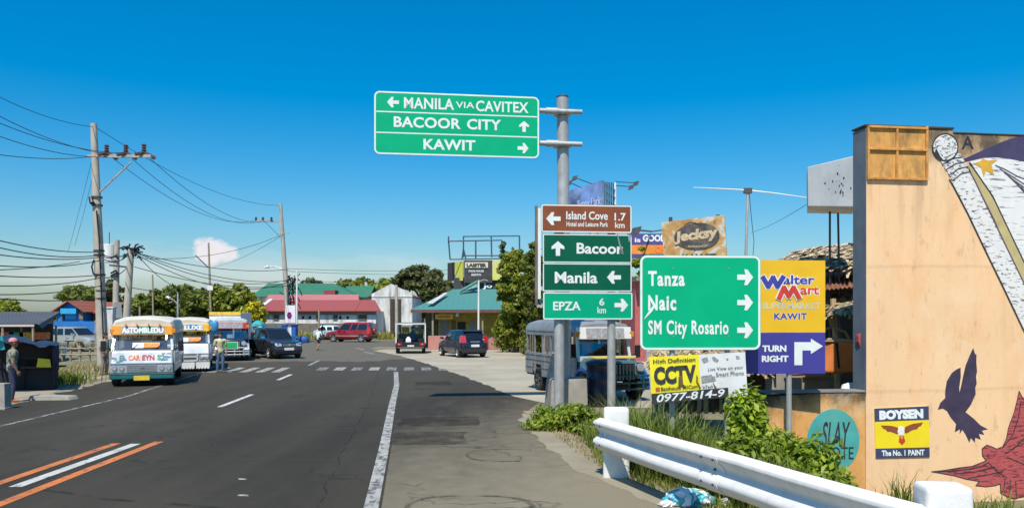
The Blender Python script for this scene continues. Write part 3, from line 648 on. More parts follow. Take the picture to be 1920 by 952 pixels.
# ------------------------------------------------------------------ mural wall
WX, WY, WP = 5.6, 12.5, R(8)
pl = Plane(WX, WY, WP); t = thing('mural_wall', 'tall peach building wall painted with a flag mural, black mould along its top', 'wall', (WX, WY, -.9), WP)
def m_wall(name, base, stain, orange, ztop, zspan, amt):
    m, tt, b = newmat(name); v = wpos(tt); s = tt.nodes.new('ShaderNodeSeparateXYZ'); lnk(tt, v, s.inputs[0])
    n0 = noise(tt, .8, 5, v); n1 = noise(tt, 2.2, 8, mapv(tt, v, (1,1,.55)), .68); n2 = noise(tt, 9, 6, mapv(tt, v, (1,1,.4)), .7); n3 = noise(tt, 60, 3, v)
    c = mixc(tt, ramp(tt, n0, (.35, 0.0), (.7, 1.0)), tuple(k*.93 for k in base), base)
    c = mixc(tt, MA(tt, 'MULTIPLY', ramp(tt, n1, (.50, 0.0), (.72, 1.0)), .42), c, orange)
    hh = MA(tt, 'DIVIDE', MA(tt, 'SUBTRACT', s.outputs[2], ztop-zspan), zspan)
    f = MA(tt, 'MULTIPLY', ramp(tt, MA(tt, 'ADD', MA(tt, 'MULTIPLY', hh, .55), MA(tt, 'MULTIPLY', n1, .75)), (.62, 0.0), (.88, 1.0)), amt)
    c = mixc(tt, f, c, stain)
    c = mixc(tt, MA(tt, 'MULTIPLY', ramp(tt, n2, (.57, 0.0), (.72, 1.0)), .45), c, tuple(k*.35 for k in base))
    dr = MA(tt, 'MULTIPLY', ramp(tt, noise(tt, 1, 6, mapv(tt, v, (7, 7, .35)), .6, .2), (.50, 0.0), (.70, 1.0)), ramp(tt, MA(tt, 'ADD', hh, MA(tt, 'MULTIPLY', n0, .8)), (.1, .12), (1.2, .75)))
    c = mixc(tt, dr, c, tuple(k*.42 for k in base))
    c = mixc(tt, MA(tt, 'MULTIPLY', ramp(tt, noise(tt, 1.1, 7, v, .7, .8), (.52, 0.0), (.64, 1.0)), .30), c, (.86,.66,.42))
    pe = MA(tt, 'MULTIPLY', ramp(tt, noise(tt, 5.5, 9, v, .75), (.66, 0.0), (.675, 1.0)), .55)
    c = mixc(tt, pe, c, (.50,.40,.29))
    cw = tt.nodes.new('ShaderNodeTexWave'); cw.bands_direction = 'Z'; cw.inputs['Scale'].default_value = .155; cw.inputs['Distortion'].default_value = 1.2; cw.inputs['Detail'].default_value = 5; cw.inputs['Detail Scale'].default_value = .9; lnk(tt, v, cw.inputs['Vector'])
    c = mixc(tt, MA(tt, 'MULTIPLY', ramp(tt, cw.outputs[1], (.9996, 0.0), (.99995, 1.0)), .18), c, (.35,.22,.12))
    lnk(tt, c, b.inputs['Base Color']); b.inputs['Roughness'].default_value = .85; bump(tt, b, MA(tt, 'ADD', n3, MA(tt, 'MULTIPLY', n1, 2)), .18, .02); return m
ztop = pl.z(238, 1650)
MAT_WALL = m_wall('peach_plaster', (.90,.575,.315), (.045,.04,.028), (.78,.36,.11), ztop+.05, 1.5, .92)
MAT_LOW = m_wall('stained_orange_plaster', (.74,.37,.11), (.06,.05,.03), (.60,.27,.06), 1.06, .75, .97)
BLUEGREY = M('blue_grey_plaster', (.145,.175,.205), .8, var=.2, scale=2, dirt=.5, dcol=(.07,.075,.075), streak=4, bmp=.2)
zo = .9
ust = pl.u(1787); zt2 = pl.z(251, 1800); uR = 9.0
def wp(px, py): u_, z_ = pl.uz(px, py); return (u_, z_ + zo)
ue = pl.u(1624)
mb = MB(); mb.prism([(ue, -.6), (uR, -.6), (uR, zt2+zo), (ust, zt2+zo), (ust, ztop+zo), (ue, ztop+zo)], 0, .30); mb.build('plaster_face', MAT_WALL, t, bevel=.012)
mb = MB(); mb.box(ue-.004, ue+.02, .002, .36, GZ(735,12.5)+zo-.05, ztop+zo-.02); mb.build('end_face', BLUEGREY, t)
mb = MB(); mb.box(ue+.021, ue+.35, .31, .36, .0, ztop+zo-.02); mb.build('pilaster', BLUEGREY, t)
MOLD = M('moulded_top', (.06,.055,.045), .9, var=.4)
mb = MB(); mb.box(ue-.02, ust+.01, -.02, .38, ztop+zo, ztop+zo+.035); mb.build('coping', MOLD, t, bevel=.01)
mb = MB(); mb.box(ust+.012, uR, -.012, .31, zt2+zo, zt2+zo+.025); mb.build('coping', MOLD, t, bevel=.008)
FRM = M('frame_ochre', (.60,.29,.07), .8, var=.25, scale=4, dirt=.8, dcol=(.10,.075,.04), dscale=6, streak=2, bmp=.3)
FIN = M('frame_field', (.66,.33,.085), .85, var=.2, scale=5, dirt=.85, dcol=(.11,.085,.04), dscale=4, streak=2.5)
fx = [1626.5, 1680, 1736]; fy = [240, 281, 336]
for a, b_ in ((0,1),(1,2)):
    for c, d in ((0,1),(1,2)):
        q = [wp(fx[a],fy[d]), wp(fx[b_],fy[d]), wp(fx[b_],fy[c]), wp(fx[a],fy[c])]; mb = MB(); mb.prism(q, -.008, .004); mb.build('frame_field', FIN, t)
for x in fx:
    a = wp(x, fy[0]-2); b_ = wp(x, fy[2]+2); mb = MB(); mb.box(a[0]-.018, a[0]+.018, -.042, 0, b_[1], a[1]); mb.build('frame_bar', FRM, t, bevel=.005)
for y in fy:
    a = wp(fx[0]-1, y); b_ = wp(fx[2]+1, y); mb = MB(); mb.box(a[0], b_[0], -.047, 0, (a[1]+b_[1])/2-.018, (a[1]+b_[1])/2+.018); mb.build('frame_bar', FRM, t, bevel=.005)
# painted mural, layer by layer
def m_sketch(name, base, ink, sc, thr, rot):
    m, tt, b = newmat(name); v = opos(tt); n1 = noise(tt, 1, 3, mapv(tt, v, sc, (0, R(rot), 0)), .6, .6)
    lnk(tt, mixc(tt, ramp(tt, n1, (thr, 0.0), (thr+.05, 1.0)), mixc(tt, ramp(tt, noise(tt, 5, 4, v), (.3, 0.0), (.7, 1.0)), tuple(k*.9 for k in base), base), ink), b.inputs['Base Color'])
    b.inputs['Roughness'].default_value = .85; return m
SK_POLE = m_sketch('sketch_white_pole', (.78,.75,.70), (.12,.12,.14), (9, 1, 30), .57, 28)
SK_FLAG = m_sketch('sketch_white_flag', (.80,.78,.74), (.20,.20,.23), (3, 1, 30), .575, 28)
SK_BALL = m_sketch('sketch_white_ball', (.74,.72,.68), (.10,.10,.12), (16, 1, 34), .53, -50)
SK_RED = m_sketch('sketch_red_bird', (.46,.085,.085), (.16,.03,.03), (6, 1, 30), .53, 70)
INK = M('mural_black', (.03,.028,.035), .85, var=.3); NAVY = M('mural_navy', (.055,.045,.11), .85, var=.2, scale=3); GOLD = M('mural_gold', (.62,.34,.035), .85, var=.2, scale=5); TAN = M('mural_tan', (.50,.40,.18), .85, var=.15, scale=4)
BIRD = M('mural_dark_violet', (.045,.032,.065), .85, var=.3, scale=5); PUP = M('mural_violet_line', (.10,.07,.12), .85)
def paint(name, pts, mat, layer, parent=None):
    mb_ = MB(); mb_.prism([wp(*p) for p in pts], -.0025*layer, -.0025*layer+.0022); return mb_.build(name, mat, parent or t)
def pline(name, pts, wd, mat, layer, closed=False):
    q = [Vector(wp(*p)) for p in pts]; wd = wd*12.6/F; mb_ = MB(); n = len(q)
    for i in range(n if closed else n-1):
        a, b_ = q[i], q[(i+1) % n]; d = (b_-a)
        if d.length < 1e-6: continue
        d.normalize(); nn = Vector((-d.y, d.x))*wd/2; e = d*wd*.3
        mb_.prism([tuple(a-e-nn), tuple(b_+e-nn), tuple(b_+e+nn), tuple(a-e+nn)], -.0025*layer-.0003*(i % 3), -.0025*layer+.002)
    return mb_.build(name, mat, t)
z7 = lambda lst: [(1730 + x/4.137, 230 + y/4.137) for x, y in lst]
paint('flag_blue_field', z7([(318,282),(420,235),(520,190),(600,155),(690,122),(790,100),(900,85),(2300,40),(2300,620),(1600,470),(1000,350),(786,305),(680,285),(580,272),(470,276),(330,305)]), NAVY, 1)
flag = z7([(360,302),(470,276),(580,272),(680,285),(786,305),(1000,350),(1600,470),(2300,620),(2300,1700),(2180,1790),(1700,1700),(1400,1780),(1100,1700),(980,1480),(860,1240),(740,990),(640,780),(540,570),(450,440),(380,320)])
paint('flag_white_field', flag, SK_FLAG, 2)
paint('flag_gap', z7([(352,330),(400,360),(470,470),(560,620),(650,800),(740,985),(870,1250),(1000,1500),(1100,1700),(1020,1700),(860,1400),(640,952),(560,760),(450,540),(380,400)]), TAN, 3)
paint('flagpole', z7([(215,460),(340,370),(352,350),(400,450),(500,660),(640,952),(800,1280),(1000,1690),(820,1690),(620,1270),(465,952),(350,710),(240,500)]), SK_POLE, 4)
pline('outline', z7([(205,440),(240,500),(350,710),(465,952),(620,1270),(820,1690)]), 2.4, INK, 5); pline('outline', z7([(340,340),(400,450),(500,660),(640,952),(800,1280),(1000,1690)]), 2.6, PUP, 5)
pline('outline', z7([(360,310),(450,440),(540,570),(640,780),(740,990),(860,1240),(980,1480)]), 2.2, INK, 5)
for i in range(4):
    paint('pole_collar', z7([(138+26*i,305+42*i),(150+28*i,270+40*i),(210+24*i,250+36*i),(285+22*i,238+38*i),(300+22*i,268+40*i),(230+24*i,290+38*i),(160+26*i,335+42*i)]), SK_BALL, 5)
    pline('collar_line', z7([(150+26*i,325+42*i),(225+24*i,282+38*i),(300+20*i,268+38*i)]), 1.8, INK, 6.4)
ball = [(170+98*math.cos(R(a)), 192+104*math.sin(R(a))) for a in range(0, 360, 15)]
paint('pole_ball', z7(ball), SK_BALL, 6.2); pline('outline', z7(ball), 2.2, INK, 7.4, True)
paint('ball_shade', z7([(85,240),(100,200),(130,260),(150,285),(130,290),(105,270)]), INK, 7.3)
paint('star', z7([(385,318),(445,300),(462,277),(500,296),(578,288),(530,325),(552,410),(487,372),(472,425),(450,345)]), GOLD, 4)
mb = None
letter('A', t, INK, lambda u, v: (wp(1803+22.5*u, 279.5-25*v)[0], -.004, wp(1803+22.5*u, 279.5-25*v)[1]), .02)
for k_ in range(7):
    a = 560 + 34*k_; pline('fold_line', z7([(a, 330+28*k_),(a+70, 360+40*k_),(a+180, 420+50*k_),(a+330, 470+60*k_)]), 1.3, PUP, 5)
zb8 = lambda lst: [(1740 + x/3.05, 640 + y/3.05) for x, y in lst]
paint('dark_bird', zb8([(56,388),(70,350),(98,322),(98,280),(108,225),(135,180),(160,160),(186,148),(187,200),(178,265),(180,292),(190,250),(198,210),(215,135),(238,80),(258,36),(268,70),(276,75),(276,120),(280,170),(274,200),(278,240),(270,262),(272,300),(245,360),(214,402),(262,440),(300,478),(342,500),(308,508),(322,532),(290,526),(302,560),(270,548),(267,577),(245,550),(236,577),(214,530),(196,503),(180,528),(183,500),(153,517),(160,470),(130,435),(108,397),(85,382)]), BIRD, 1)
dove = zb8([(20,742),(90,735),(180,720),(250,712),(300,692),(332,680),(310,650),(308,612),(335,590),(365,600),(392,613),(426,600),(446,560),(460,490),(490,410),(508,340),(520,283),(545,330),(560,290),(590,300),(640,400),(665,520),(650,640),(600,715),(549,742),(560,800),(575,870),(549,885),(520,890),(490,898),(450,885),(415,865),(412,812),(380,822),(330,828),(273,822),(292,797),(220,785),(150,765),(80,752)])
paint('red_bird', dove, SK_RED, 1); pline('outline', dove, 1.6, INK, 2, True)
for ln in ([(60,742),(180,735),(300,715),(345,690)], [(150,755),(260,745),(380,715)], [(230,780),(340,760),(430,740)], [(345,690),(390,740),(435,765)], [(440,640),(500,600),(549,580)], [(450,660),(500,680),(549,700)], [(430,600),(480,540),(515,440),(530,340)], [(480,620),(540,560),(600,520)], [(440,780),(430,870)], [(470,790),(465,885)], [(500,800),(505,890)], [(335,650),(350,665)]):
    pline('feather_line', zb8(ln), 1.7, INK, 2.2)

# paint dealer's plate on the wall
t2 = thing('paint_plate', 'square yellow and navy paint advertising plate with an eagle on the peach wall', 'sign', (WX, WY, -.9), WP)
PN = M('plate_navy', (.045,.06,.12), .45); PY = M('plate_yellow', (.86,.66,.015), .45, var=.06); EB = M('eagle_brown', (.28,.07,.03), .5, var=.3, scale=40); EW = M('eagle_white', (.8,.8,.78), .5)
def pq(s_, t_):
    a, b_, c, d = (Vector(wp(*p)) for p in ((1638.3,765),(1740,760.5),(1742,855.5),(1641,857.5)))
    return a*(1-s_)*(1-t_) + b_*s_*(1-t_) + c*s_*t_ + d*(1-s_)*t_
def pp(name, pts, y, mat):
    mb_ = MB(); mb_.prism([tuple(pq(*q)) for q in pts], y, y+.003); return mb_.build(name, mat, t2)
mb = MB(); mb.prism([tuple(pq(*q)) for q in ((0,0),(1,0),(1,1),(0,1))], -.014, -.001); mb.build('panel', PY, t2)
pp('band', [(0,0),(1,0),(1,.265),(0,.265)], -.017, PN); pp('band', [(0,.81),(1,.81),(1,1),(0,1)], -.017, PN)
letter('BOYSEN', t2, EW, lambda u, v: (pq(.085+.81*u, .235-.19*v)[0], -.019, pq(.085+.81*u, .235-.19*v)[1]), .07)
letter('The No. 1 PAINT', t2, EW, lambda u, v: (pq(.11+.79*u, .965-.115*v)[0], -.019, pq(.11+.79*u, .965-.115*v)[1]), .035)
pp('eagle_wing', [(.115,.345),(.30,.36),(.42,.40),(.45,.50),(.40,.53),(.30,.48),(.22,.47),(.20,.43),(.15,.41)], -.018, EB)
pp('eagle_wing', [(.885,.315),(.70,.335),(.56,.39),(.53,.50),(.58,.52),(.68,.46),(.78,.44),(.80,.40),(.85,.38)], -.018, EB)
pp('eagle_head', [(.43,.40),(.48,.37),(.53,.40),(.54,.50),(.52,.56),(.44,.56),(.41,.48)], -.0195, EW)
pp('eagle_body', [(.45,.55),(.52,.55),(.55,.68),(.49,.75),(.43,.68)], -.0185, SR); pp('eagle_beak', [(.455,.55),(.515,.55),(.50,.63),(.47,.63)], -.021, GOLD)

# low wall with painted teal disc
pl = Plane(WX, WY, WP); t = thing('low_wall', 'low mould-streaked orange wall with a teal painted disc', 'wall', (WX, WY, -.9), WP)
zl = GZ(735, 12.5) + zo
mb = MB(); mb.prism([(pl.u(1436), -.6), (ue-.005, -.6), (ue-.005, zl), (pl.u(1560), zl+.0), (pl.u(1470), zl-.03), (pl.u(1436), zl-.05)], .012, .30); mb.build('plaster_face', MAT_LOW, t, bevel=.01)
mb = MB(); mb.box(pl.u(1436), ue-.006, .0, .33, zl+.001, zl+.03); mb.build('coping', M('grey_coping', (.20,.19,.17), .9, var=.3, dirt=.5), t, bevel=.008)
TEAL = M('painted_teal', (.065,.36,.32), .8, var=.15, scale=4, dirt=.3, dcol=(.2,.38,.3))
c = wp(1563, 826); r_ = 53*12.4/F
mb = MB(); mb.prism([(c[0]+r_*math.cos(R(a)), c[1]+r_*1.13*math.sin(R(a))) for a in range(0, 360, 10)], .008, .011); mb.build('painted_disc', TEAL, t)
letter('SLAY', t, INK, lambda u, v: (wp(1541+54*u, 838-48*v)[0], .0065, wp(1541+54*u+3*v, 838-48*v)[1]), .015, .25)
letter('NOTE', t, INK, lambda u, v: (wp(1543+58*u, 861-24*v)[0], .0065, wp(1543+58*u, 861-24*v)[1]), .012)

# ------------------------------------------------------------------ right side: hut, canopy box, antenna, hoardings
def thatch(name, parent, a, b_, c, d, n, ln, mat, seed, sag=.05, wid=.05):   # a-b eave edge, d-c ridge edge
    rnd = random.Random(seed); a, b_, c, d = map(Vector, (a, b_, c, d)); mb_ = MB(); nn = (b_-a).cross(d-a).normalized()
    if nn.z < 0: nn = -nn
    down = ((a+b_)-(c+d)).normalized()
    base = MB(); base.patch(a, b_, c, d, .02)
    for i in range(n):
        u = rnd.random(); v = rnd.random()
        p = a*(1-u)*(1-v) + b_*u*(1-v) + c*u*v + d*(1-u)*v + nn*(.03+rnd.random()*sag)
        dd = (down + Vector((rnd.uniform(-.35,.35), rnd.uniform(-.35,.35), rnd.uniform(-.15,.15)))).normalized()*ln*rnd.uniform(.6,1.3)
        sd_ = dd.cross(nn).normalized()*wid*rnd.uniform(.5,1.3)
        q = p + dd - nn*.04*rnd.random()
        mb_.add([p-sd_, p+sd_, q+sd_*.3, q-sd_*.3], [(0,1,2,3)])
    mb_.add(base.v, base.f)
    return mb_.build(name, mat, parent)
def m_straw(name, a, b_, c_):
    m, tt, b = newmat(name); g = tt.nodes.new('ShaderNodeNewGeometry')
    lnk(tt, ramp(tt, g.outputs['Random Per Island'], (.0, a), (.55, b_), (1.0, c_)), b.inputs['Base Color']); b.inputs['Roughness'].default_value = .9; return m
STRAW = m_straw('thatch_straw', (.20,.15,.085), (.48,.37,.22), (.70,.58,.40))
STRAWD = m_straw('dark_thatch', (.12,.09,.05), (.34,.25,.13), (.55,.44,.27))
t = thing('thatched_hut', 'ramshackle hut with a shaggy thatched roof and rusty metal sheets behind the low wall', 'hut', (6.6, 17.5, -.1), 0)
O = Vector((6.6, 17.5, -.1))
L = lambda px, py, Y: P(px, py, Y) - O
thatch('thatch_roof', t, L(1440,506,16.4), L(1660,500,15.0), L(1660,452,18.5), L(1500,472,19.2), 2600, .45, STRAW, 3)
thatch('thatch_eave', t, L(1520,596,14.9), L(1625,578,14.4), L(1625,542,15.8), L(1520,556,16.2), 700, .35, STRAWD, 4)
RUST = M('rusty_sheet', (.27,.115,.06), .75, .2, var=.3, scale=5, dirt=.6, dcol=(.35,.30,.26), dscale=3, streak=.3)
def corr(name, parent, a, b_, c, d, mat, n=14, amp=.018):      # corrugated sheet, ridges run from edge a-b to edge d-c
    a, b_, c, d = map(Vector, (a, b_, c, d)); nn = (b_-a).cross(d-a).normalized(); mb_ = MB(); vs = []
    for i in range(2*n+1):
        u = i/(2*n); off = nn*(amp if i % 2 else -amp); vs += [a*(1-u)+b_*u+off, d*(1-u)+c*u+off]
    mb_.add(vs, [(2*i, 2*i+2, 2*i+3, 2*i+1) for i in range(2*n)])
    mb_.add([v - nn*.004 for v in vs], [(2*i, 2*i+1, 2*i+3, 2*i+2) for i in range(2*n)])
    return mb_.build(name, mat, parent)
corr('roof_sheet', t, L(1500,548,15.2), L(1630,535,14.6), L(1630,508,16.0), L(1500,526,16.6), RUST, 16)
corr('roof_sheet', t, L(1500,531,16.3), L(1630,512,15.6), L(1630,500,17.0), L(1500,520,17.4), M('old_zinc', (.33,.31,.28), .6, .4, dirt=.6, dcol=(.2,.11,.06)), 14)
BAMB = M('bamboo', (.36,.28,.15), .7, var=.25, scale=5, dirt=.4)
for pts, r in (([(1571,740,14.9),(1567,640,14.9),(1562,560,15.0)], .055), ([(1500,742,15.2),(1498,600,15.2),(1500,545,15.3)], .05), ([(1620,740,15.2),(1620,540,15.2)], .06), ([(1540,620,14.6),(1560,612,14.7),(1585,622,14.7),(1597,645,14.8)], .022), ([(1553,590,14.8),(1580,660,14.9)], .025), ([(1545,636,14.7),(1590,638,14.7)], .03)):
    mb = MB(); mb.tube([L(*q) for q in pts], r, 8); mb.build('bamboo_pole', BAMB, t, smooth=True)
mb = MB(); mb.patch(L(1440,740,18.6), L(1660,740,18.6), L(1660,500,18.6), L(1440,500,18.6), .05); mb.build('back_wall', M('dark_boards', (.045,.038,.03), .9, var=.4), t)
mb = MB(); mb.patch(L(1500,745,15.6), L(1572,745,15.6), L(1572,700,15.6), L(1500,700,15.6), .03); mb.build('side_board', M('plywood_grey', (.26,.225,.17), .85, var=.2, dirt=.4), t)
mb = MB(); mb.box(*[v for p in zip(L(1502,706,15.55), L(1572,700,15.5)) for v in p][:2], L(1502,706,15.55).y-.05, L(1502,706,15.55).y, L(1502,706,15.55).z, L(1502,700,15.55).z); mb.build('rail', BAMB, t)
mb = MB(); mb.patch(L(1436,752,15.0), L(1502,752,15.0), L(1502,690,15.0), L(1436,690,15.0), .04); mb.build('concrete_panel', MAT_CONC, t)
ORT = M('orange_tarp', (.66,.20,.045), .55, var=.15, scale=3, dirt=.3, dcol=(.4,.13,.04))
tp = thing('orange_tarpaulin', 'orange tarpaulin hung on a bamboo rail beside the violet sign', 'tarpaulin', (6.0, 14.55, .5)); Ot = Vector((6.0, 14.55, .5))
mb = MB(); n = 10
for i in range(n+1):
    for j in range(n+1):
        px = 1478 + (1601-1478)*i/n; y1 = 641; y2 = 703 - 6*i/n + 2*math.sin(i)
        p = P(px - 3*(j/n)*0 + (3*j/n if i == n else 0), y1+(y2-y1)*j/n, 14.5) - Ot; p.y += .03*math.sin(i*1.3+j*.3); mb.v.append(tuple(p))
for i in range(n):
    for j in range(n): q = i*(n+1)+j; mb.f.append((q, q+1, q+n+2, q+n+1)); mb.m.append(0)
o = mb.build('sheet', ORT, tp, smooth=True); md = o.modifiers.new('s','SOLIDIFY'); md.thickness = .006
mb = MB(); mb.tube([P(1476,640,14.5)-Ot, P(1603,639,14.5)-Ot], .02, 8); mb.build('rail', BAMB, tp, smooth=True)
mb = MB(); mb.patch(P(1571,690,14.4)-Ot, P(1575,690,14.4)-Ot, P(1571,642,14.4)-Ot, P(1566,642,14.4)-Ot, .01); mb.build('strap', MATTE_BLACK, tp)
# bits on the low wall
tb = thing('cloth_bundle', 'white cloth bundle lying on the low wall beside the blue-grey corner', 'cloth', tuple(P(1596,733,13.2)))
mb = MB(); rnd = random.Random(5)
ring = [[(math.cos(R(a))*r*(1+.25*rnd.random()), math.sin(R(a))*r*.7, z) for a in range(0,360,30)] for r, z in ((.13,0),(.16,.05),(.12,.11),(.05,.14))]
mb.loft(ring); mb.build('folded_cloth', M('white_cloth', (.66,.66,.63), .9), tb, smooth=True)
tb = thing('woven_bag', 'small red and blue bag hung on the blue-grey wall corner', 'bag', tuple(P(1615,650,12.72)))
mb = MB(); mb.loft([[(x*s_, y*.06-.03, z) for x, y in ((-1,-1),(1,-1),(1,1),(-1,1))] for s_, z in ((.05,-.02),(.085,.08),(.08,.18),(.03,.26))]); mb.build('pouch', M('red_blue_weave', (.36,.06,.06), .8, var=.5, scale=30), tb, bevel=.02)
mb = MB(); mb.tube([(-.03,-.03,.25),(-.05,-.03,.33),(0,-.03,.38),(.05,-.03,.33),(.03,-.03,.25)], .01, 6); mb.build('handle', BAMB, tb)
# bundle of sticks and debris left of the low wall
tb = thing('stick_pile', 'tangled pile of brown sticks and thatch beside the low wall end', 'sticks', (3.95, 12.9, -.55))
rnd = random.Random(12); mb = MB()
for i in range(170):
    p = Vector((rnd.gauss(0,.28), rnd.gauss(0,.2), rnd.uniform(.0,.75))); d = Vector((rnd.gauss(.5,.5), rnd.gauss(0,.3), rnd.gauss(.55,.5))).normalized()*rnd.uniform(.25,.75)
    mb.tube([p, p+d*.5+Vector((0,0,.03)), p+d], [rnd.uniform(.008,.022)]*3, 5)
mb.build('stick', m_straw('stick_brown', (.06,.04,.025), (.20,.13,.075), (.45,.36,.24)), tb)
mb = MB(); mb.tube([(-.32,-.3,.30),(.05,-.25,.58),(.26,-.2,.80)], .05, 8); mb.build('log', BAMB, tb, smooth=True)

# white concrete canopy box
CW = M('canopy_white', (.62,.62,.60), .8, var=.1, scale=2, dirt=.35, dcol=(.32,.31,.29), streak=3, bmp=.15)
Yl, Yr = 15.3, 14.3
O2 = P(1515,387,Yl); t = thing('canopy_box', 'white concrete canopy box jutting out high beside the peach wall', 'canopy', tuple(O2))
a0 = Vector((0,0,0)); a1 = P(1606,388,Yr)-O2; b0_ = P(1514,313,Yl)-O2; b1_ = P(1606,291,Yr)-O2; bk = Vector((.35,1.0,0)); hz = (b0_.z+b1_.z-a1.z)/2
mb = MB(); mb.hexa([a0, a1, a1+bk, a0+bk, b0_, b1_, b1_+bk, b0_+bk]); mb.build('slab', CW, t, bevel=.015)
f0 = (a1-a0).normalized(); nrm = Vector((f0.y, -f0.x, 0)).normalized(); nrm = nrm if nrm.y < 0 else -nrm
rnd = random.Random(8)
for i in range(22):
    u = min(max(rnd.gauss(.6,.16),.2),.95); z = min(max(rnd.gauss(.52,.17),.12),.9)*hz; c = a0.lerp(a1, u) + nrm*.004 + Vector((0,0,z)); s_ = rnd.uniform(.006,.026)
    mb = MB(); mb.add([c + f0*s_*math.cos(k*1.05+i)*rnd.uniform(.4,1) + Vector((0,0,1.6*s_*math.sin(k*1.05+i)*rnd.uniform(.4,1))) for k in range(6)], [tuple(range(6))]); mb.build('paint_spatter', INK, t)
for px in (1556, 1571):
    p = P(px, 384, 15.5) - O2; mb = MB(); mb.tube([p, p+Vector((.06 if px > 1560 else 0,0,-3.3))], .022, 8); mb.build('pipe_leg', STEEL_D, t)

# antenna mast
t = thing('antenna_mast', 'thin grey mast with two long thin arms like a T against the sky', 'antenna', (GX(1397,30), 30, 0))
zt_ = GZ(357, 30); mb = MB(); mb.tube([(0,0,-.05), (.02,0,4), (.1,0,zt_)], [.07,.06,.05], 8); mb.build('mast', GALV, t, smooth=True)
mb = MB(); mb.tube([(.1,0,zt_), (-.9,-.1,zt_+.04), (-2.0,-.3,zt_+.06)], [.035,.025,.016], 6); mb.build('arm', WHITE, t)
mb = MB(); mb.tube([(.1,0,zt_), (1.0,-.2,zt_-.13), (2.1,-.6,zt_-.36)], [.035,.022,.012], 6); mb.build('arm', WHITE, t)
mb = MB(); mb.box(-.05,.25,-.08,.08,zt_-.12,zt_+.09); mb.build('junction_box', STEEL_D, t, bevel=.02)
mb = MB(); mb.tube([(.17,.05,zt_-.1),(.25,.05,zt_-1),(.35,.05,zt_-1.9),(.3,.05,zt_-2.6)], .012, 5); mb.build('cable', WIRE, t)

# hoardings behind the signs
BILB = M('hoarding_blue', (.16,.26,.52), .5, var=.7, scale=.35, dirt=.5, dcol=(.50,.58,.75), dscale=.5)
def hoarding_lamp(parent, a, b_, nm='lamp_arm'):
    mb_ = MB(); mb_.tube([a, b_], .05, 5); o_ = mb_.build(nm, STEEL_D, parent)
    b_ = Vector(b_); mb_ = MB(); mb_.hexa([b_+Vector(k) for k in ((-.35,-.2,-.35),(.15,-.2,-.2),(.15,.2,-.2),(-.35,.2,-.35),(-.2,-.2,.1),(.3,-.2,.2),(.3,.2,.2),(-.2,.2,.1))]); mb_.build('lamp_head', STEEL_D, o_)
Y = 85; O3 = Vector((GX(1115,Y), Y, 0)); t = thing('blue_hoarding', 'blue and purple rooftop hoarding seen edge-on with floodlights on thin arms', 'billboard', tuple(O3))
a, b_ = P(1062,360,Y+4)-O3, P(1132,338,Y)-O3; a2, b2 = P(1062,420,Y+4)-O3, P(1132,420,Y)-O3
mb = MB(); mb.patch(a2, b2, b_, a, .15); mb.build('face', BILB, t)
letter('Sunny Park', t, M('print_pale', (.5,.56,.75), .5), bil(a.lerp(a2,.62)*.7+b_.lerp(b2,.62)*.3+Vector((0,-.3,0)), b_.lerp(b2,.62)*.92+a.lerp(a2,.62)*.08+Vector((0,-.3,0)), b_.lerp(b2,.35)*.92+a.lerp(a2,.35)*.08+Vector((0,-.3,0)), a.lerp(a2,.35)*.7+b_.lerp(b2,.35)*.3+Vector((0,-.3,0))), .02)
for i in range(6):
    p = P(1134+i*4, 341+i*.4, Y+i*.6)-O3; mb = MB(); mb.tube([p, Vector((p.x, p.y, P(1134,425,Y).z))], .08, 5); mb.build('truss_post', STEEL_D, t)
for k in range(5):
    mb = MB(); mb.tube([P(1134,345+k*14,Y)-O3, P(1154,356+k*14,Y+3)-O3], .05, 5); mb.build('truss_brace', GALV, t)
mb = MB(); mb.patch(P(1151,425,Y+3)-O3, P(1155,425,Y+3)-O3, P(1155,343,Y+3)-O3, P(1151,343,Y+3)-O3, .12); mb.build('edge_strip', WHITE, t)
for p0, p1 in (((1155,341,Y),(1193,343,Y-1)), ((1155,348,Y),(1184,350,Y-2)), ((1090,352,Y),(1068,342,Y-6)), ((1110,345,Y),(1078,333,Y-6))):
    hoarding_lamp(t, P(*p0)-O3, P(*p1)-O3)
mb = MB(); mb.tube([(0,0,-.1), (0,1,12)], .5, 12); mb.build('column', GALV, t)

Y = 48; O3 = Vector((GX(1218,Y), Y, 0)); t = thing('violet_banner', 'violet and orange shop banner with white capitals behind a leafy tree', 'banner', tuple(O3))
VIO = M('banner_violet', (.075,.06,.25), .6, var=.15); ORB = M('banner_orange', (.80,.26,.03), .6, var=.2, scale=1.5)
def pbox(parent, name, px0, px1, py0, py1, Y_, th, mat, O_): 
    a_ = P(px0, py1, Y_)-O_; c_ = P(px1, py0, Y_)-O_; m_ = MB(); m_.box(a_.x, c_.x, a_.y, a_.y+th, a_.z, c_.z); return m_.build(name, mat, parent)
pbox(t, 'upper_panel', 1176, 1258, 438, 459, Y, .1, VIO, O3); pbox(t, 'lower_panel', 1176, 1258, 459.2, 476, Y, .1, ORB, O3); pbox(t, 'base_strip', 1176, 1258, 476.2, 484, Y, .1, VIO, O3)
def ptext(parent, s, px0, px1, py0, py1, Y_, mat, O_, bold=.03, dy=-.02):
    a_ = P(px0, py1, Y_)-O_; c_ = P(px1, py0, Y_)-O_; letter(s, parent, mat, bil((a_.x,a_.y+dy,a_.z),(c_.x,a_.y+dy,a_.z),(c_.x,a_.y+dy,c_.z),(a_.x,a_.y+dy,c_.z)), bold)
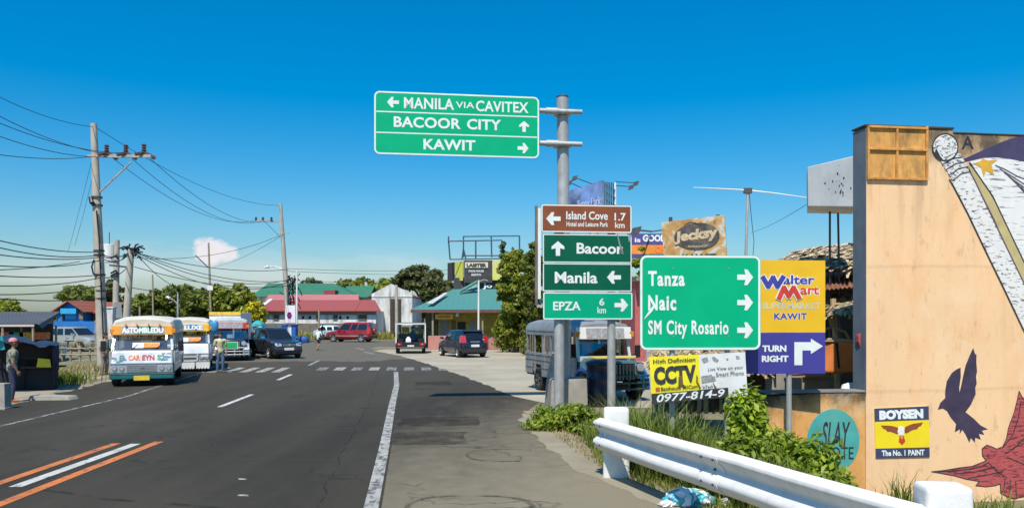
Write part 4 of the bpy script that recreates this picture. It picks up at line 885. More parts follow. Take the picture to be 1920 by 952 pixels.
ptext(t, 'is', 1190, 1201, 446, 454, Y, SIGNW, O3); ptext(t, 'GOOD', 1205, 1249, 440, 453, Y, SIGNW, O3, .05); ptext(t, 'CH', 1228, 1247, 461, 474, Y, M('letter_orange', (.85,.20,.02), .6), O3, .06)
for px in (1180, 1254): mb = MB(); mb.tube([P(px,440,Y)-O3+Vector((0,.2,0)), Vector((GX(px,Y)-O3.x,.2,-.1))], .07, 6); mb.build('post', STEEL_D, t)
hoarding_lamp(t, P(1222,434,Y)-O3, P(1193,431,Y-1.5)-O3); mb = MB(); mb.tube([P(1222,434,Y)-O3, P(1250,430,Y)-O3], .04, 5); mb.build('lamp_bar', STEEL_D, t)

Y = 26; O3 = Vector((GX(1305,Y), Y, 0)); t = thing('rusty_signboard', 'rusting white restaurant signboard with a dark oval logo, peeling paint', 'sign', tuple(O3))
def m_rustsign():
    m, tt, b = newmat('peeling_signboard'); v = wpos(tt); n1 = noise(tt, 1.7, 8, v, .68, .6); n2 = noise(tt, 7, 6, v, .7)
    c = ramp(tt, n1, (.36, (.62,.58,.50)), (.46, (.58,.55,.49)), (.50, (.56,.35,.13)), (.62, (.45,.22,.06)))
    c = mixc(tt, ramp(tt, n2, (.60, 0.0), (.66, .9)), c, (.16,.09,.05)); lnk(tt, c, b.inputs['Base Color']); b.inputs['Roughness'].default_value = .75; return m
q = [P(1248,484,Y), P(1366,484,Y-.8), P(1361,402.5,Y-.8), P(1243,416.5,Y)]; q = [k-O3 for k in q]
mb = MB(); mb.patch(*q, .12); mb.xf(Matrix.Translation((0,.13,0))); mb.build('board', m_rustsign(), t)
fnb = bil(*q); ov = lambda u, v, y=-.03: Vector(fnb(u, v)) + Vector((0, y, 0))
mb = MB(); mb.add([ov(.52+.36*math.cos(R(a)), .55+.33*math.sin(R(a))) for a in range(0,360,12)], [tuple(range(30))]); mb.build('oval_logo', M('faded_black', (.085,.075,.07), .7, var=.5, scale=5, dirt=.4, dcol=(.30,.22,.13)), t)
PALE = M('faded_cream', (.60,.47,.28), .7, var=.3, scale=7, dirt=.5, dcol=(.42,.22,.08))
letter('Jecksy', t, PALE, lambda u, v: ov(.16+.70*u, .36+.34*v+.06*u, -.04), .05, .1)
letter('BAKESHOP', t, PALE, lambda u, v: ov(.38+.30*u, .265+.05*v+.03*abs(u-.5), -.04), .02)
letter('KAWIT', t, INK, lambda u, v: ov(.27+.54*u, -.06+.17*v, -.03), .03)
mb = MB(); mb.add([ov(.34+.2*k/8, .84+.05*math.sin(k/8*3.14)+j, -.04) for j in (0,.03) for k in range(9)], [(k,k+1,k+10,k+9) for k in range(8)]); mb.build('oval_rim', INK, t)
for u_ in (.12, .88): p = Vector(fnb(u_, .3)); mb = MB(); mb.tube([p+Vector((0,.25,1)), Vector((p.x, p.y+.25, -.1))], .06, 8); mb.build('post', STEEL_D, t)

# pinkish shop front glimpsed between the signs
t = thing('shop_building', 'reddish shop front glimpsed in the gap between the green signs', 'building', (6.3, 40, 0))
mb = MB(); mb.box(-.15, 3.5, 0, 6, 0, 4.0); mb.build('wall', M('faded_red_wall', (.42,.10,.09), .8, var=.15, dirt=.3), t)
mb = MB(); mb.box(-.2, 3.7, -.8, 6.2, 4.0, 4.15); mb.build('roof', M('shop_roof', (.20,.19,.18), .7, dirt=.5, dcol=(.15,.08,.05)), t)
for x in (.4, 2.2): mb = MB(); mb.box(x, x+1.1, -.03, .0, .1, 2.3); mb.build('shutter', M('shutter_grey', (.3,.3,.3), .6, .3), t)

t = thing('workshop', 'dim open-fronted workshop behind the parked grey jeepney', 'workshop', (4.3, 45, 0))
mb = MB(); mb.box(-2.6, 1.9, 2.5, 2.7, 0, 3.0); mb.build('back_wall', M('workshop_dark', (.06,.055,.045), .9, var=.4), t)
corr('roof_sheet', t, (-2.9,-.4,2.75), (2.1,-.4,2.75), (2.1,3,3.3), (-2.9,3,3.3), M('old_zinc2', (.36,.34,.30), .6, .3, dirt=.6, dcol=(.2,.12,.07)), 24)
for x in (-2.5, -.9, .6, 1.8): mb = MB(); mb.tube([(x,0,-.1),(x,0,2.75)], .06, 6); mb.build('post', WOODP, t)
for x, y, h, c_ in ((-2.0,1.2,1.3,(.30,.28,.25)), (-.2,1.5,1.7,(.22,.12,.08)), (1.2,1.1,1.1,(.12,.14,.16))): mb = MB(); mb.box(x-.5,x+.5,y,y+.6,0,h); mb.build('cabinet', M('cabinet_%d' % int(x*10), c_, .7, var=.2, dirt=.4), t, bevel=.02)

# scrap heap and lean-to behind the banner
t = thing('scrap_lean_to', 'brown lean-to of boards and straw half hidden behind the torn banner', 'lean-to', (3.6, 15.6, -.1)); O4 = Vector((3.6, 15.6, -.1)); S4 = lambda px, py, Y_: P(px, py, Y_) - O4
thatch('straw_roof', t, S4(1222,690,15.2), S4(1445,700,14.8), S4(1445,652,16.6), S4(1222,650,16.8), 900, .38, STRAWD, 44)
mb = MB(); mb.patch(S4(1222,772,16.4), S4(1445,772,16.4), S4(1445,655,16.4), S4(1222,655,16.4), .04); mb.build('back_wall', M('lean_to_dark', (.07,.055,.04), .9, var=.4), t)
for i in range(16):
    px = 1226 + i*14; g_ = random.Random(i); mb = MB(); p = S4(px, 775, 15.6); q = S4(px+g_.uniform(-6,6), g_.uniform(690,735), 15.6); mb.bar(p, q, g_.uniform(.05,.11), .02); mb.build('board', (WOODP, BAMB, M('dark_board', (.10,.07,.045), .9, var=.3))[i % 3], t)

# ------------------------------------------------------------------ vehicles
def wheel(parent, x, y, r, wd, rim=RIM, steer=0):
    side = 1 if y > 0 else -1
    pr = [(-.5,.62),(-.5,.90),(-.36,1.0),(.36,1.0),(.5,.90),(.5,.62)]
    rings = [[(0, a*wd, 0) for a in ()]]
    n = 22; mb_ = MB()
    rg = [[(x + b_*r*math.cos(2*math.pi*k/n), y + a*wd, r + b_*r*math.sin(2*math.pi*k/n)) for k in range(n)] for a, b_ in pr]
    mb_.loft(rg, cap=False); o = mb_.build('wheel', TYRE, parent, smooth=True, fixn=True)
    mb_ = MB(); rg = [[(x + b_*r*math.cos(2*math.pi*k/n), y + side*a*wd, r + b_*r*math.sin(2*math.pi*k/n)) for k in range(n)] for a, b_ in ((.30,.66),(.47,.66),(.47,.60),(.33,.55),(.33,.2),(.44,.17),(.44,.02))]
    mb_.loft(rg, cap=True); mb_.build('rim', rim, o, smooth=True, fixn=True)
    mb_ = MB()
    for k in range(5):
        a = 2*math.pi*k/5 + .3; mb_.box(-.075*r, .075*r, -.02, .02, .12*r, .62*r); mb_.xf(Matrix.Translation((x, y+side*.42*wd, r)) @ Matrix.Rotation(a, 4, 'Y'), len(mb_.v)-8)
    mb_.build('spoke', rim, o)
    return o
def car(name, label, loc, rz, sp, paint_m, cat='car', group=None):
    """x forward, y left. sp: L W H belt hood nose ws(windscreen base x) rf rr (roof front, rear x) rb (rear glass base x) wheels r wb(front axle x, rear axle x)"""
    t_ = thing(name, label, cat, loc, rz, group); Lh = sp['L']/2; hw = sp['W']/2; zb_ = sp.get('zb', .24); belt = sp['belt']
    st = [(Lh, sp['nose']-.22, zb_+.14, .80), (Lh-.05, sp['nose']-.05, zb_+.05, .88), (Lh-.22, sp['nose']+.05, zb_, .96), (Lh-.55, sp['nose']+.10, zb_, .995), (sp['ws']+.02, sp['hood'], zb_, 1.0),
          (sp['ws']-.4, belt, zb_, 1.0), (0, belt, zb_, 1.0), (sp['rb']+.1, belt+.02, zb_, 1.0), (-Lh+.22, belt+.02, zb_, .985), (-Lh+.05, belt-.03, zb_+.04, .93), (-Lh, belt-.22, zb_+.12, .87)]
    rings = []
    for x, zt_, z0, k in st:
        w_ = hw*k; half = [(w_*.86, z0), (w_*.975, z0+.10), (w_, z0+(zt_-z0)*.48), (w_*.985, z0+(zt_-z0)*.62), (w_*.955, zt_-.05), (w_*.86, zt_)]
        rings.append([(x, y, z) for y, z in half] + [(x, 0, zt_+.022)] + [(x, -y, z) for y, z in half[::-1]] + [(x, 0, z0)])
    mb_ = MB(); mb_.loft(rings); body = mb_.build('body', paint_m, t_, smooth=True, fixn=True)
    hb, hr = hw*.90, hw*sp.get('rw', .74); Ht = sp['H']; zs = belt-.01
    def ring(xf, xr, h_, z, bow): return [(xf, h_*.9, z), (xf+bow, 0, z), (xf, -h_*.9, z), ((xf+xr)/2+.3, -h_, z), ((xf+xr)/2-.3, -h_, z), (xr, -h_*.92, z), (xr-bow*.6, 0, z), (xr, h_*.92, z), ((xf+xr)/2-.3, h_, z), ((xf+xr)/2+.3, h_, z)]
    r0 = ring(sp['ws'], sp['rb'], hb, zs, .08); k = .88
    lerp = lambda a, b_, f: a+(b_-a)*f
    r1 = ring(lerp(sp['ws'], sp['rf'], k), lerp(sp['rb'], sp['rr'], k), lerp(hb, hr, k), lerp(zs, Ht-.06, .94), .07)
    r2 = ring(sp['rf']-.06, sp['rr']+.06, hr-.05, Ht-.03, .05); r3 = ring(sp['rf']-.35, sp['rr']+.3, hr-.28, Ht, .03)
    mb_ = MB(); mb_.loft([r0, r1, r2, r3]); mb_.build('cabin', paint_m, t_, smooth=True, fixn=True)
    def sidept(i, f, v): return Vector(r0[i]).lerp(Vector(r0[(i+1) % 10]), f).lerp(Vector(r1[i]).lerp(Vector(r1[(i+1) % 10]), f), v)
    def pane(nm, segs, v0=.10, v1=.93, mat=TINT):     # list of (edge index, f0, f1)
        mb2 = MB()
        for i, f0, f1 in segs:
            q = [sidept(i, f0, v0), sidept(i, f1, v0), sidept(i, f1, v1), sidept(i, f0, v1)]
            nn = (q[1]-q[0]).cross(q[3]-q[0]).normalized(); c = sum(q, Vector())/4
            if nn.dot(c - Vector((0,0,c.z))) < 0: nn = -nn
            mb2.hexa([k_ + nn*.002 for k_ in q] + [k_ + nn*.012 for k_ in q])
        return mb2.build(nm, mat, t_, fixn=True)
    DG = M('dark_car_glass', (.012,.014,.016), .05, var=.1, coat=.6)
    pane('windscreen', [(0, .07, 1), (1, 0, .93)], .06, .97, DG); pane('rear_window', [(5, .1, 1), (6, 0, .9)], .18, .9, DG)
    for s_, edges in ((1, [(9, .10, .92), (8, .06, .94), (7, .18, .92)]), (-1, [(2, .08, .90), (3, .06, .94), (4, .08, .82)])):
        for e in edges: pane('side_window', [e], .08, .92, DG)
    for ax in sp['wb']:
        for s_ in (1, -1):
            mb2 = MB(); n = 14; r_ = sp['r']; pts = []
            ro, ri = r_*1.20, r_*.2
            mb2.add([(ax + ro*math.cos(math.pi*k_/n), s_*(hw+.004), r_*1.0 + ro*math.sin(math.pi*k_/n)) for k_ in range(n+1)] + [(ax-ro, s_*(hw+.004), zb_+.01), (ax+ro, s_*(hw+.004), zb_+.01)], [tuple(range(n+3))]); mb2.build('wheel_arch', BLACK, t_)
            wheel(t_, ax, s_*(hw-.075), r_, .19)
    mb2 = MB(); mb2.box(-Lh*.8, Lh*.8, -hw*.8, hw*.8, zb_-.06, zb_+.1); mb2.build('underbody', BLACK, t_)
    for s_ in (1, -1):
        mb2 = MB(); mb2.hexa([(sp['ws']-.30, s_*(hw-.02), belt+.02), (sp['ws']-.12, s_*(hw-.02), belt+.02), (sp['ws']-.16, s_*(hw+.17), belt+.04), (sp['ws']-.28, s_*(hw+.17), belt+.04), (sp['ws']-.30, s_*(hw-.02), belt+.13), (sp['ws']-.14, s_*(hw-.02), belt+.13), (sp['ws']-.18, s_*(hw+.17), belt+.16), (sp['ws']-.28, s_*(hw+.17), belt+.16)]); mb2.build('mirror', sp.get('mirror', paint_m), t_, bevel=.02, fixn=True)
        for x_ in (sp['ws']-.75, sp['ws']-1.75):
            mb2 = MB(); mb2.box(x_-.09, x_+.09, s_*(hw+.003)-.012, s_*(hw+.003)+.012, belt-.16, belt-.13); mb2.build('door_handle', sp.get('handle', paint_m), t_)
            mb2 = MB(); mb2.box(x_-.14, x_-.13, s_*hw-.004, s_*hw+.004, zb_+.2, belt-.05); mb2.build('door_seam', BLACK, t_)
    return t_
def front_kit(t_, sp, hl_z, plate=PLATE_W, grille=BLACK):
    Lh = sp['L']/2; hw = sp['W']/2
    for s_ in (1, -1):
        mb2 = MB(); mb2.hexa([(Lh-.42, s_*hw*.93, hl_z-.02), (Lh+.0, s_*hw*.80, hl_z-.06), (Lh+.015, s_*hw*.47, hl_z-.05), (Lh-.2, s_*hw*.47, hl_z-.05), (Lh-.50, s_*hw*.95, hl_z+.17), (Lh-.13, s_*hw*.83, hl_z+.12), (Lh-.05, s_*hw*.47, hl_z+.07), (Lh-.2, s_*hw*.47, hl_z+.07)]); mb2.build('headlight', LAMPGLASS, t_, bevel=.012, fixn=True)
        mb2 = MB(); mb2.cyl((Lh-.1, s_*hw*.68, .42), (Lh+.005, s_*hw*.66, .42), .06, 10); mb2.build('fog_lamp', LAMPGLASS, t_)
    mb2 = MB(); mb2.box(Lh-.1, Lh+.012, -hw*.44, hw*.44, hl_z-.07, hl_z+.08); g = mb2.build('grille', grille, t_, bevel=.01)
    for k in range(3): mb2 = MB(); mb2.box(Lh+.0, Lh+.022, -hw*.42, hw*.42, hl_z-.045+.04*k, hl_z-.03+.04*k); mb2.build('bar', CHROME, g)
    mb2 = MB(); mb2.cyl((Lh+.0,0,hl_z+.02), (Lh+.03,0,hl_z+.02), .05, 12); mb2.build('badge', CHROME, t_)
    mb2 = MB(); mb2.box(Lh-.1, Lh+.03, -hw*.86, hw*.86, .36, .50); b_ = mb2.build('bumper', sp.get('bump', BLACK), t_, bevel=.03)
    mb2 = MB(); mb2.box(Lh+.0, Lh+.034, -.26, .26, .47, .60); mb2.build('license_plate', plate, t_)
def rear_kit(t_, sp, lamp, plate_z, plate=PLATE_W):
    Lh = sp['L']/2; hw = sp['W']/2
    for s_ in (1, -1):
        (y0, y1, z0, z1, x0) = lamp
        mb2 = MB(); mb2.hexa([(-Lh-.015, s_*y0, z0), (-Lh+.06, s_*(y1+.012), z0), (-Lh+.36, s_*(y1+.012), z0+.04), (-Lh+.25, s_*y0, z0), (-Lh+x0-.01, s_*(y0+.04), z1), (-Lh+.08+x0, s_*(y1-.03), z1), (-Lh+.30+x0, s_*(y1-.03), z1), (-Lh+.25+x0, s_*(y0+.04), z1)]); tl = mb2.build('tail_light', REDLAMP, t_, bevel=.015, fixn=True)
    mb2 = MB(); mb2.box(-Lh-.04, -Lh+.1, -hw*.9, hw*.9, .34, .54); mb2.build('bumper', sp.get('bump', BLACK), t_, bevel=.04)
    mb2 = MB(); mb2.box(-Lh-.03, -Lh+.02, -.24, .24, plate_z, plate_z+.13); mb2.build('license_plate', plate, t_)

def head(hx, hy): return math.atan2(hy, hx)
# dark MPV
CP_DARK = M('dark_grey_metallic', (.038,.046,.060), .25, .4, var=.1, coat=.9, dirt=.2, dcol=(.10,.09,.08))
sp = dict(L=4.25, W=1.70, H=1.66, belt=1.04, hood=1.03, nose=.84, ws=.95, rf=.12, rr=-1.75, rb=-2.02, r=.315, wb=(1.35,-1.30), mirror=CHROME)
Y = 44.2; t = car('parked_car', 'dark grey people carrier with silver mirrors facing us beside the last jeepney', (GX(515, Y), Y, 0), head(.60, -.80), sp, CP_DARK)
front_kit(t, sp, .74)
for s_ in (1,-1): mb = MB(); mb.tube([(.3, s_*.55, 1.70),(.2, s_*.55, 1.755),(-1.4, s_*.55, 1.755),(-1.5, s_*.55, 1.70)], .018, 6); mb.build('roof_rail', CHROME, t)
# red SUV
CP_RED = M('red_metallic', (.30,.012,.018), .25, .2, var=.12, coat=.9, dirt=.15, dcol=(.3,.1,.08))
sp = dict(L=4.35, W=1.72, H=1.78, belt=1.06, hood=1.04, nose=.86, ws=1.05, rf=.45, rr=-1.92, rb=-2.02, r=.34, wb=(1.38,-1.30), zb=.30, handle=CHROME)
Y = 72.5; t = car('red_car', 'red estate car with silver wheels crossing the junction side-on', (GX(659, Y), Y, 0), head(-.975, .22), sp, CP_RED)
front_kit(t, sp, .80); rear_kit(t, sp, (.62,.84,.75,1.35,.03), .85)
mb = MB(); mb.cyl((-2.18,.02,.98), (-2.34,.02,.98), .33, 18); mb.build('spare_wheel_cover', M('spare_cover_red', (.26,.015,.02), .3, coat=.6), t, bevel=.03)
mb = MB(); mb.box(-1.9, 1.7, .862, .872, .52, .60); mb.build('side_trim', M('trim_silver', (.4,.4,.4), .4, .5), t)
# dark hatchback
CP_BLUE = M('black_blue_metallic', (.012,.015,.026), .2, .25, var=.1, coat=.9, dirt=.15, dcol=(.09,.08,.07))
sp = dict(L=3.6, W=1.60, H=1.52, belt=.95, hood=.93, nose=.74, ws=1.05, rf=.40, rr=-1.45, rb=-1.72, r=.285, wb=(1.15,-1.20), bump=CP_BLUE)
Y = 45.3; t = car('hatchback', 'black hatchback with red tail lights seen from behind on the concrete apron', (GX(866, Y), Y, 0), head(-.46, .888), sp, CP_BLUE)
rear_kit(t, sp, (.52,.79,.82,1.22,.05), .60); front_kit(t, sp, .68)
mb = MB(); mb.box(-1.80,-1.74,-.28,.28,.86,.90); mb.build('tailgate_trim', CHROME, t); mb = MB(); mb.hexa([(-1.62,-.6,1.44),(-1.62,.6,1.44),(-1.40,.6,1.50),(-1.40,-.6,1.50),(-1.64,-.58,1.47),(-1.64,.58,1.47),(-1.40,.58,1.53),(-1.40,-.58,1.53)]); mb.build('spoiler', CP_BLUE, t)
# silver car on the left
CP_SIL = M('silver_beige_metallic', (.46,.44,.38), .28, .45, var=.08, coat=.8, dirt=.2, dcol=(.3,.27,.2))
sp = dict(L=4.3, W=1.72, H=1.55, belt=.98, hood=.97, nose=.78, ws=1.05, rf=.30, rr=-1.5, rb=-2.0, r=.32, wb=(1.35,-1.30), bump=CP_SIL)
Y = 53; t = car('silver_car', 'silver car parked side-on behind the utility pole and the dirt lot', (GX(142, Y), Y, .05), head(.93, -.37), sp, CP_SIL)
front_kit(t, sp, .72, grille=CHROME); rear_kit(t, sp, (.55,.84,.72,.95,.02), .6)

# ---- jeepneys
def plate_text(parent, s, mat, a, b_, c, d, bold=.03): return letter(s, parent, mat, bil(a, b_, c, d), bold)
def jeepney(name, label, loc, rz, kind, L_, W_, Ht, cols, group, visor_text='', nose_text='', placards=True):
    """x forward; front bumper at x = 0, tail at x = -L_"""
    t_ = thing(name, label, 'jeepney', loc, rz, group); hw = W_/2; bd, nose_m, visor_m, roof_m, bump_m = cols
    hood = kind == 'hood'
    xw = -1.05 if hood else -.22        # windscreen foot
    zw0, zw1 = (1.12, 1.62) if hood else (1.14, 1.64)
    xt = xw - (.12 if hood else .30)    # windscreen head
    B = lambda nm, *a, m=bd, par=None, bev=0: MB().box(*a).build(nm, m, par or t_, bevel=bev)
    # lower body sides and floor
    for s_ in (1, -1):
        mb2 = MB(); y0, y1 = (hw-.05, hw) if s_ > 0 else (-hw, -hw+.05)
        mb2.prism([(xw+.02,.45),(xw+.02,1.12),(-L_,1.16),(-L_,.50),(-L_+.55,.50),(-L_+.62,.80),(-L_+1.32,.80),(-L_+1.40,.45)], y0, y1); sd_ = mb2.build('side_panel', bd, t_, bevel=.01)
        for z in (.70, .93, 1.08): mb2 = MB(); mb2.box(-L_+.02, xw-.02, s_*(hw+.004)-.008, s_*(hw+.004)+.008, z-.012, z+.012); mb2.build('trim_strip', CHROME, sd_)
        npil = 6
        for i in range(npil):
            x_ = xw-.55 - (L_+xw-.62)*i/(npil-1); mb2 = MB(); mb2.box(x_-.03, x_+.03, s_*(hw-.045)-.022, s_*(hw-.045)+.022, 1.12, 1.74); mb2.build('window_pillar', bd, t_)
        mb2 = MB(); mb2.box(-L_, xw-.3, s_*(hw-.045)-.03, s_*(hw-.045)+.03, 1.68, 1.80); mb2.build('cant_rail', bd, t_)
        mb2 = MB(); mb2.box(-L_+.5, xw-1.2, s_*(hw-.42)-.2, s_*(hw-.42)+.2, .72, .82); mb2.build('bench', M('bench_vinyl', (.16,.05,.05), .6), t_, bevel=.03)
    B('floor', -L_+.02, xw, -hw+.05, hw-.05, .45, .52, m=MATTE_BLACK); B('tail_panel', -L_-.02, -L_+.03, -hw+.03, hw-.03, .5, 1.05, m=bd)
    B('chassis', -L_+.3, -.3, -.4, .4, .28, .44, m=BLACK)
    # roof with rounded crown
    rg = []
    for x_, k, dz in ((xt+.10,.90,-.08),(xt-.05,.99,-.02),(xt-.5,1.0,.03),(-L_*.5,1.0,.05),(-L_+.2,1.0,.03),(-L_-.05,.97,-.02)):
        z0 = 1.80; zt_ = Ht+dz; rg.append([(x_, hw*k, z0), (x_, hw*k, z0+.08), (x_, hw*k*.90, z0+(zt_-z0)*.70), (x_, hw*k*.6, zt_-.03), (x_, 0, zt_), (x_, -hw*k*.6, zt_-.03), (x_, -hw*k*.90, z0+(zt_-z0)*.70), (x_, -hw*k, z0+.08), (x_, -hw*k, z0)])
    mb2 = MB(); mb2.loft(rg); mb2.build('roof', roof_m, t_, smooth=True, fixn=True)
    # visor board
    vx = xt+.22; mb2 = MB(); mb2.hexa([(vx-.06,-hw*.96,zw1),(vx,-hw*.90,zw1),(vx,hw*.90,zw1),(vx-.06,hw*.96,zw1),(vx-.14,-hw*.96,1.94),(vx-.05,-hw*.90,1.94),(vx-.05,hw*.90,1.94),(vx-.14,hw*.96,1.94)]); vs = mb2.build('visor', visor_m[0], t_, bevel=.012, fixn=True)
    if len(visor_m) > 1:
        n = len(visor_m)-1; w_ = 2*hw*.66/n
        for i in range(n):
            ya = -hw*.66 + w_*(i+1); mb2 = MB(); mb2.hexa([(vx-.03,ya-w_,zw1+.03),(vx+.003,ya-w_,zw1+.03),(vx+.003,ya,zw1+.03),(vx-.03,ya,zw1+.03),(vx-.07,ya-w_,1.915),(vx-.042,ya-w_,1.915),(vx-.042,ya,1.915),(vx-.07,ya,1.915)]); mb2.build('painted_patch', visor_m[1+i], vs)
    if visor_text: plate_text(vs, visor_text, SIGNW, (vx+.010,-hw*.64,zw1+.055),(vx+.010,hw*.64,zw1+.055),(vx-.036,hw*.64,1.885),(vx-.036,-hw*.64,1.885), .05)
    for s_ in (1,-1): mb2 = MB(); mb2.box(vx-.09, vx-.02, s_*hw*.93-.07, s_*hw*.93+.07, zw1+.05, zw1+.2); mb2.build('marker_lamp', AMBER, t_, bevel=.02)
    # windscreen and frame
    mb2 = MB(); mb2.patch((xw-.01,-hw*.86,zw0+.02),(xw-.01,hw*.86,zw0+.02),(xt-.01,hw*.82,zw1),(xt-.01,-hw*.82,zw1),.008); mb2.build('windscreen', CLEAR, t_)
    for s_ in (1,-1):
        mb2 = MB(); mb2.bar((xw,s_*hw*.90,zw0-.02),(xt,s_*hw*.86,zw1+.05),.07,.07); mb2.build('windscreen_post', nose_m, t_)
        mb2 = MB(); mb2.bar((xw-.5,s_*hw*.96,zw0),(xw-.5,s_*hw*.94,1.8),.06,.05); mb2.build('door_post', bd, t_)
    mb2 = MB(); mb2.bar((xw+.01,-hw*.9,zw0-.01),(xw+.01,hw*.9,zw0-.01),.06,.06); mb2.build('windscreen_sill', nose_m, t_)
    B('dashboard', xw-.45, xw-.04, -hw*.88, hw*.88, .8, zw0-.03, m=MATTE_BLACK)
    for s_ in (.42,-.42): mb2 = MB(); mb2.box(xw-1.15, xw-1.02, s_-.24, s_+.24, .8, 1.45); mb2.box(xw-1.05, xw-.6, s_-.24, s_+.24, .75, .88); mb2.build('front_seat', M('seat_vinyl', (.12,.05,.04), .6), t_, bevel=.03)
    mb2 = MB(); mb2.tube([(xw-.45-.03*math.sin(R(a)), .42+.19*math.cos(R(a)), 1.16+.19*math.sin(R(a))) for a in range(0,361,30)], .016, 6); mb2.build('steering_wheel', BLACK, t_)
    if placards:
        q = lambda y, v, d=.016: (xw+(xt-xw)*v+d, y, zw0+.02+(zw1-zw0)*v)
        mb2 = MB(); mb2.patch(q(-.30,.12), q(.02,.12), q(.02,.45), q(-.30,.45), .004); mb2.build('route_card', M('card_white', (.8,.8,.78), .5), t_)
        mb2 = MB(); mb2.patch(q(.02,.16), q(.50,.16), q(.50,.46), q(.02,.46), .004); c_ = mb2.build('route_card', M('card_orange', (.80,.30,.03), .5), t_); plate_text(c_, 'BACLARAN', M('card_ink', (.25,.07,.02), .6), q(.05,.22,.024), q(.47,.22,.024), q(.47,.40,.024), q(.05,.40,.024), .01)
    if hood:
        rg = []
        for x_, k, zt_ in ((-.16,.70,1.0),(-.22,.74,1.08),(-.6,.80,1.13),(xw-.05,.90,1.15)):
            rg.append([(x_, hw*k, .60), (x_, hw*k, zt_-.16), (x_, hw*k*.85, zt_-.03), (x_, 0, zt_), (x_, -hw*k*.85, zt_-.03), (x_, -hw*k, zt_-.16), (x_, -hw*k, .60)])
        mb2 = MB(); mb2.loft(rg); mb2.build('bonnet', nose_m, t_, smooth=True, fixn=True)
        for s_ in (1,-1):
            rg = []
            for a in range(0, 181, 20):
                rx = .56; x_ = -.62 + rx*math.cos(R(a)); z_ = .42 + .50*math.sin(R(a)); rg.append([(x_, s_*hw*.72, z_), (x_, s_*hw, z_-.03), (x_*.98-.012, s_*hw, z_-.12), (x_*.98-.012, s_*hw*.72, z_-.12)])
            mb2 = MB(); mb2.loft(rg); mb2.build('front_fender', bump_m if name != 'far' else bd, t_, smooth=True, fixn=True)
            mb2 = MB(); mb2.cyl((-.24, s_*hw*.70, .90), (-.10, s_*hw*.70, .90), .13, 18); hl = mb2.build('headlight', CHROME, t_, bevel=.01); mb2 = MB(); mb2.cyl((-.11, s_*hw*.70, .90), (-.075, s_*hw*.70, .90), .105, 18); mb2.build('lens', LAMPGLASS, hl, bevel=.01)
        B('radiator', -.20, -.13, -hw*.52, hw*.52, .56, 1.0, m=BLACK)
        for i in range(9): y_ = -hw*.46 + hw*.92*i/8; mb2 = MB(); mb2.box(-.14, -.10, y_-.022, y_+.022, .58, .98); mb2.build('grille_bar', CHROME, t_)
        for z in (.34, .50, .68): mb2 = MB(); mb2.tube([(-.04, -hw*.95, z), (.02, -hw*.5, z), (.02, hw*.5, z), (-.04, hw*.95, z)], .028, 8); mb2.build('bumper_bar', bump_m, t_, smooth=True)
        for y_ in (-.62,-.2,.2,.62): mb2 = MB(); mb2.box(-.02,.03,y_-.025,y_+.025,.28,.74); mb2.build('bumper_upright', bump_m, t_)
    else:
        mb2 = MB(); mb2.hexa([(-.30,-hw*.98,.72),(-.02,-hw*.93,.72),(-.02,hw*.93,.72),(-.30,hw*.98,.72),(xw-.05,-hw*.96,zw0-.02),(xw+.06,-hw*.90,zw0-.02),(xw+.06,hw*.90,zw0-.02),(xw-.05,hw*.96,zw0-.02)]); n_ = mb2.build('nose_panel', nose_m, t_, bevel=.035, fixn=True)
        if nose_text: 
            fn = lambda y, v, d=.012: (-.02+(xw+.08)*v+d, y, .72+(zw0-.74)*v)
            for s, ya, yb, mt in nose_text: plate_text(n_, s, mt, fn(ya,.28), fn(yb,.28), fn(yb,.70), fn(ya,.70), .04)
        B('lamp_panel', -.12, -.005, -hw*.94, hw*.94, .44, .71, m=STAINLESS, bev=.02)
        for y_ in (hw*.82, hw*.60, -hw*.60, -hw*.82): mb2 = MB(); mb2.cyl((-.02,y_,.585), (.022,y_,.585), .082, 16); hl = mb2.build('headlight', CHROME, t_, bevel=.01); mb2 = MB(); mb2.cyl((.018,y_,.585), (.034,y_,.585), .062, 16); mb2.build('lens', LAMPGLASS, hl)
        for i in range(4): mb2 = MB(); mb2.box(.0, .016, -hw*.46, hw*.46, .475+.06*i, .495+.06*i); mb2.build('grille_bar', CHROME, t_)
        mb2 = MB(); mb2.cyl((.01,0,.58),(.03,0,.58),.05,12); mb2.build('badge', CHROME, t_)
        B('bumper', -.2, .06, -hw*.97, hw*.97, .24, .43, m=bump_m, bev=.03); B('bumper_strip', .055, .072, -hw*.95, hw*.95, .395, .425, m=CHROME); B('nose_strip', -.01, .006, -hw*.94, hw*.94, .705, .735, m=CHROME)
        for s_ in (.35,-.35): mb2 = MB(); mb2.bar((xw+.03, s_, zw0+.02), (xw-.06, s_+.22, zw0+.22), .014, .014); mb2.build('wiper', BLACK, t_)
        mb2 = MB(); mb2.box(.055,.075,-.23,.23,.20,.35); mb2.build('license_plate', PLATE_Y, t_)
    for s_ in (1,-1):
        mb2 = MB(); mb2.tube([(xw-.2,s_*hw*.95,zw0+.0),(xw-.02,s_*(hw+.16),zw0+.10)], .014, 6); a_ = mb2.build('mirror_arm', BLACK, t_); mb2 = MB(); mb2.box(xw-.05, xw+.0, s_*(hw+.17)-.08, s_*(hw+.17)+.08, zw0-.02, zw0+.32); mb2.build('mirror', BLACK, a_, bevel=.02)
    r_ = .36
    for x_ in (-.66, -L_+.98):
        for s_ in (1,-1): wheel(t_, x_, s_*(hw-.16), r_, .24, STEEL_D)
    return t_
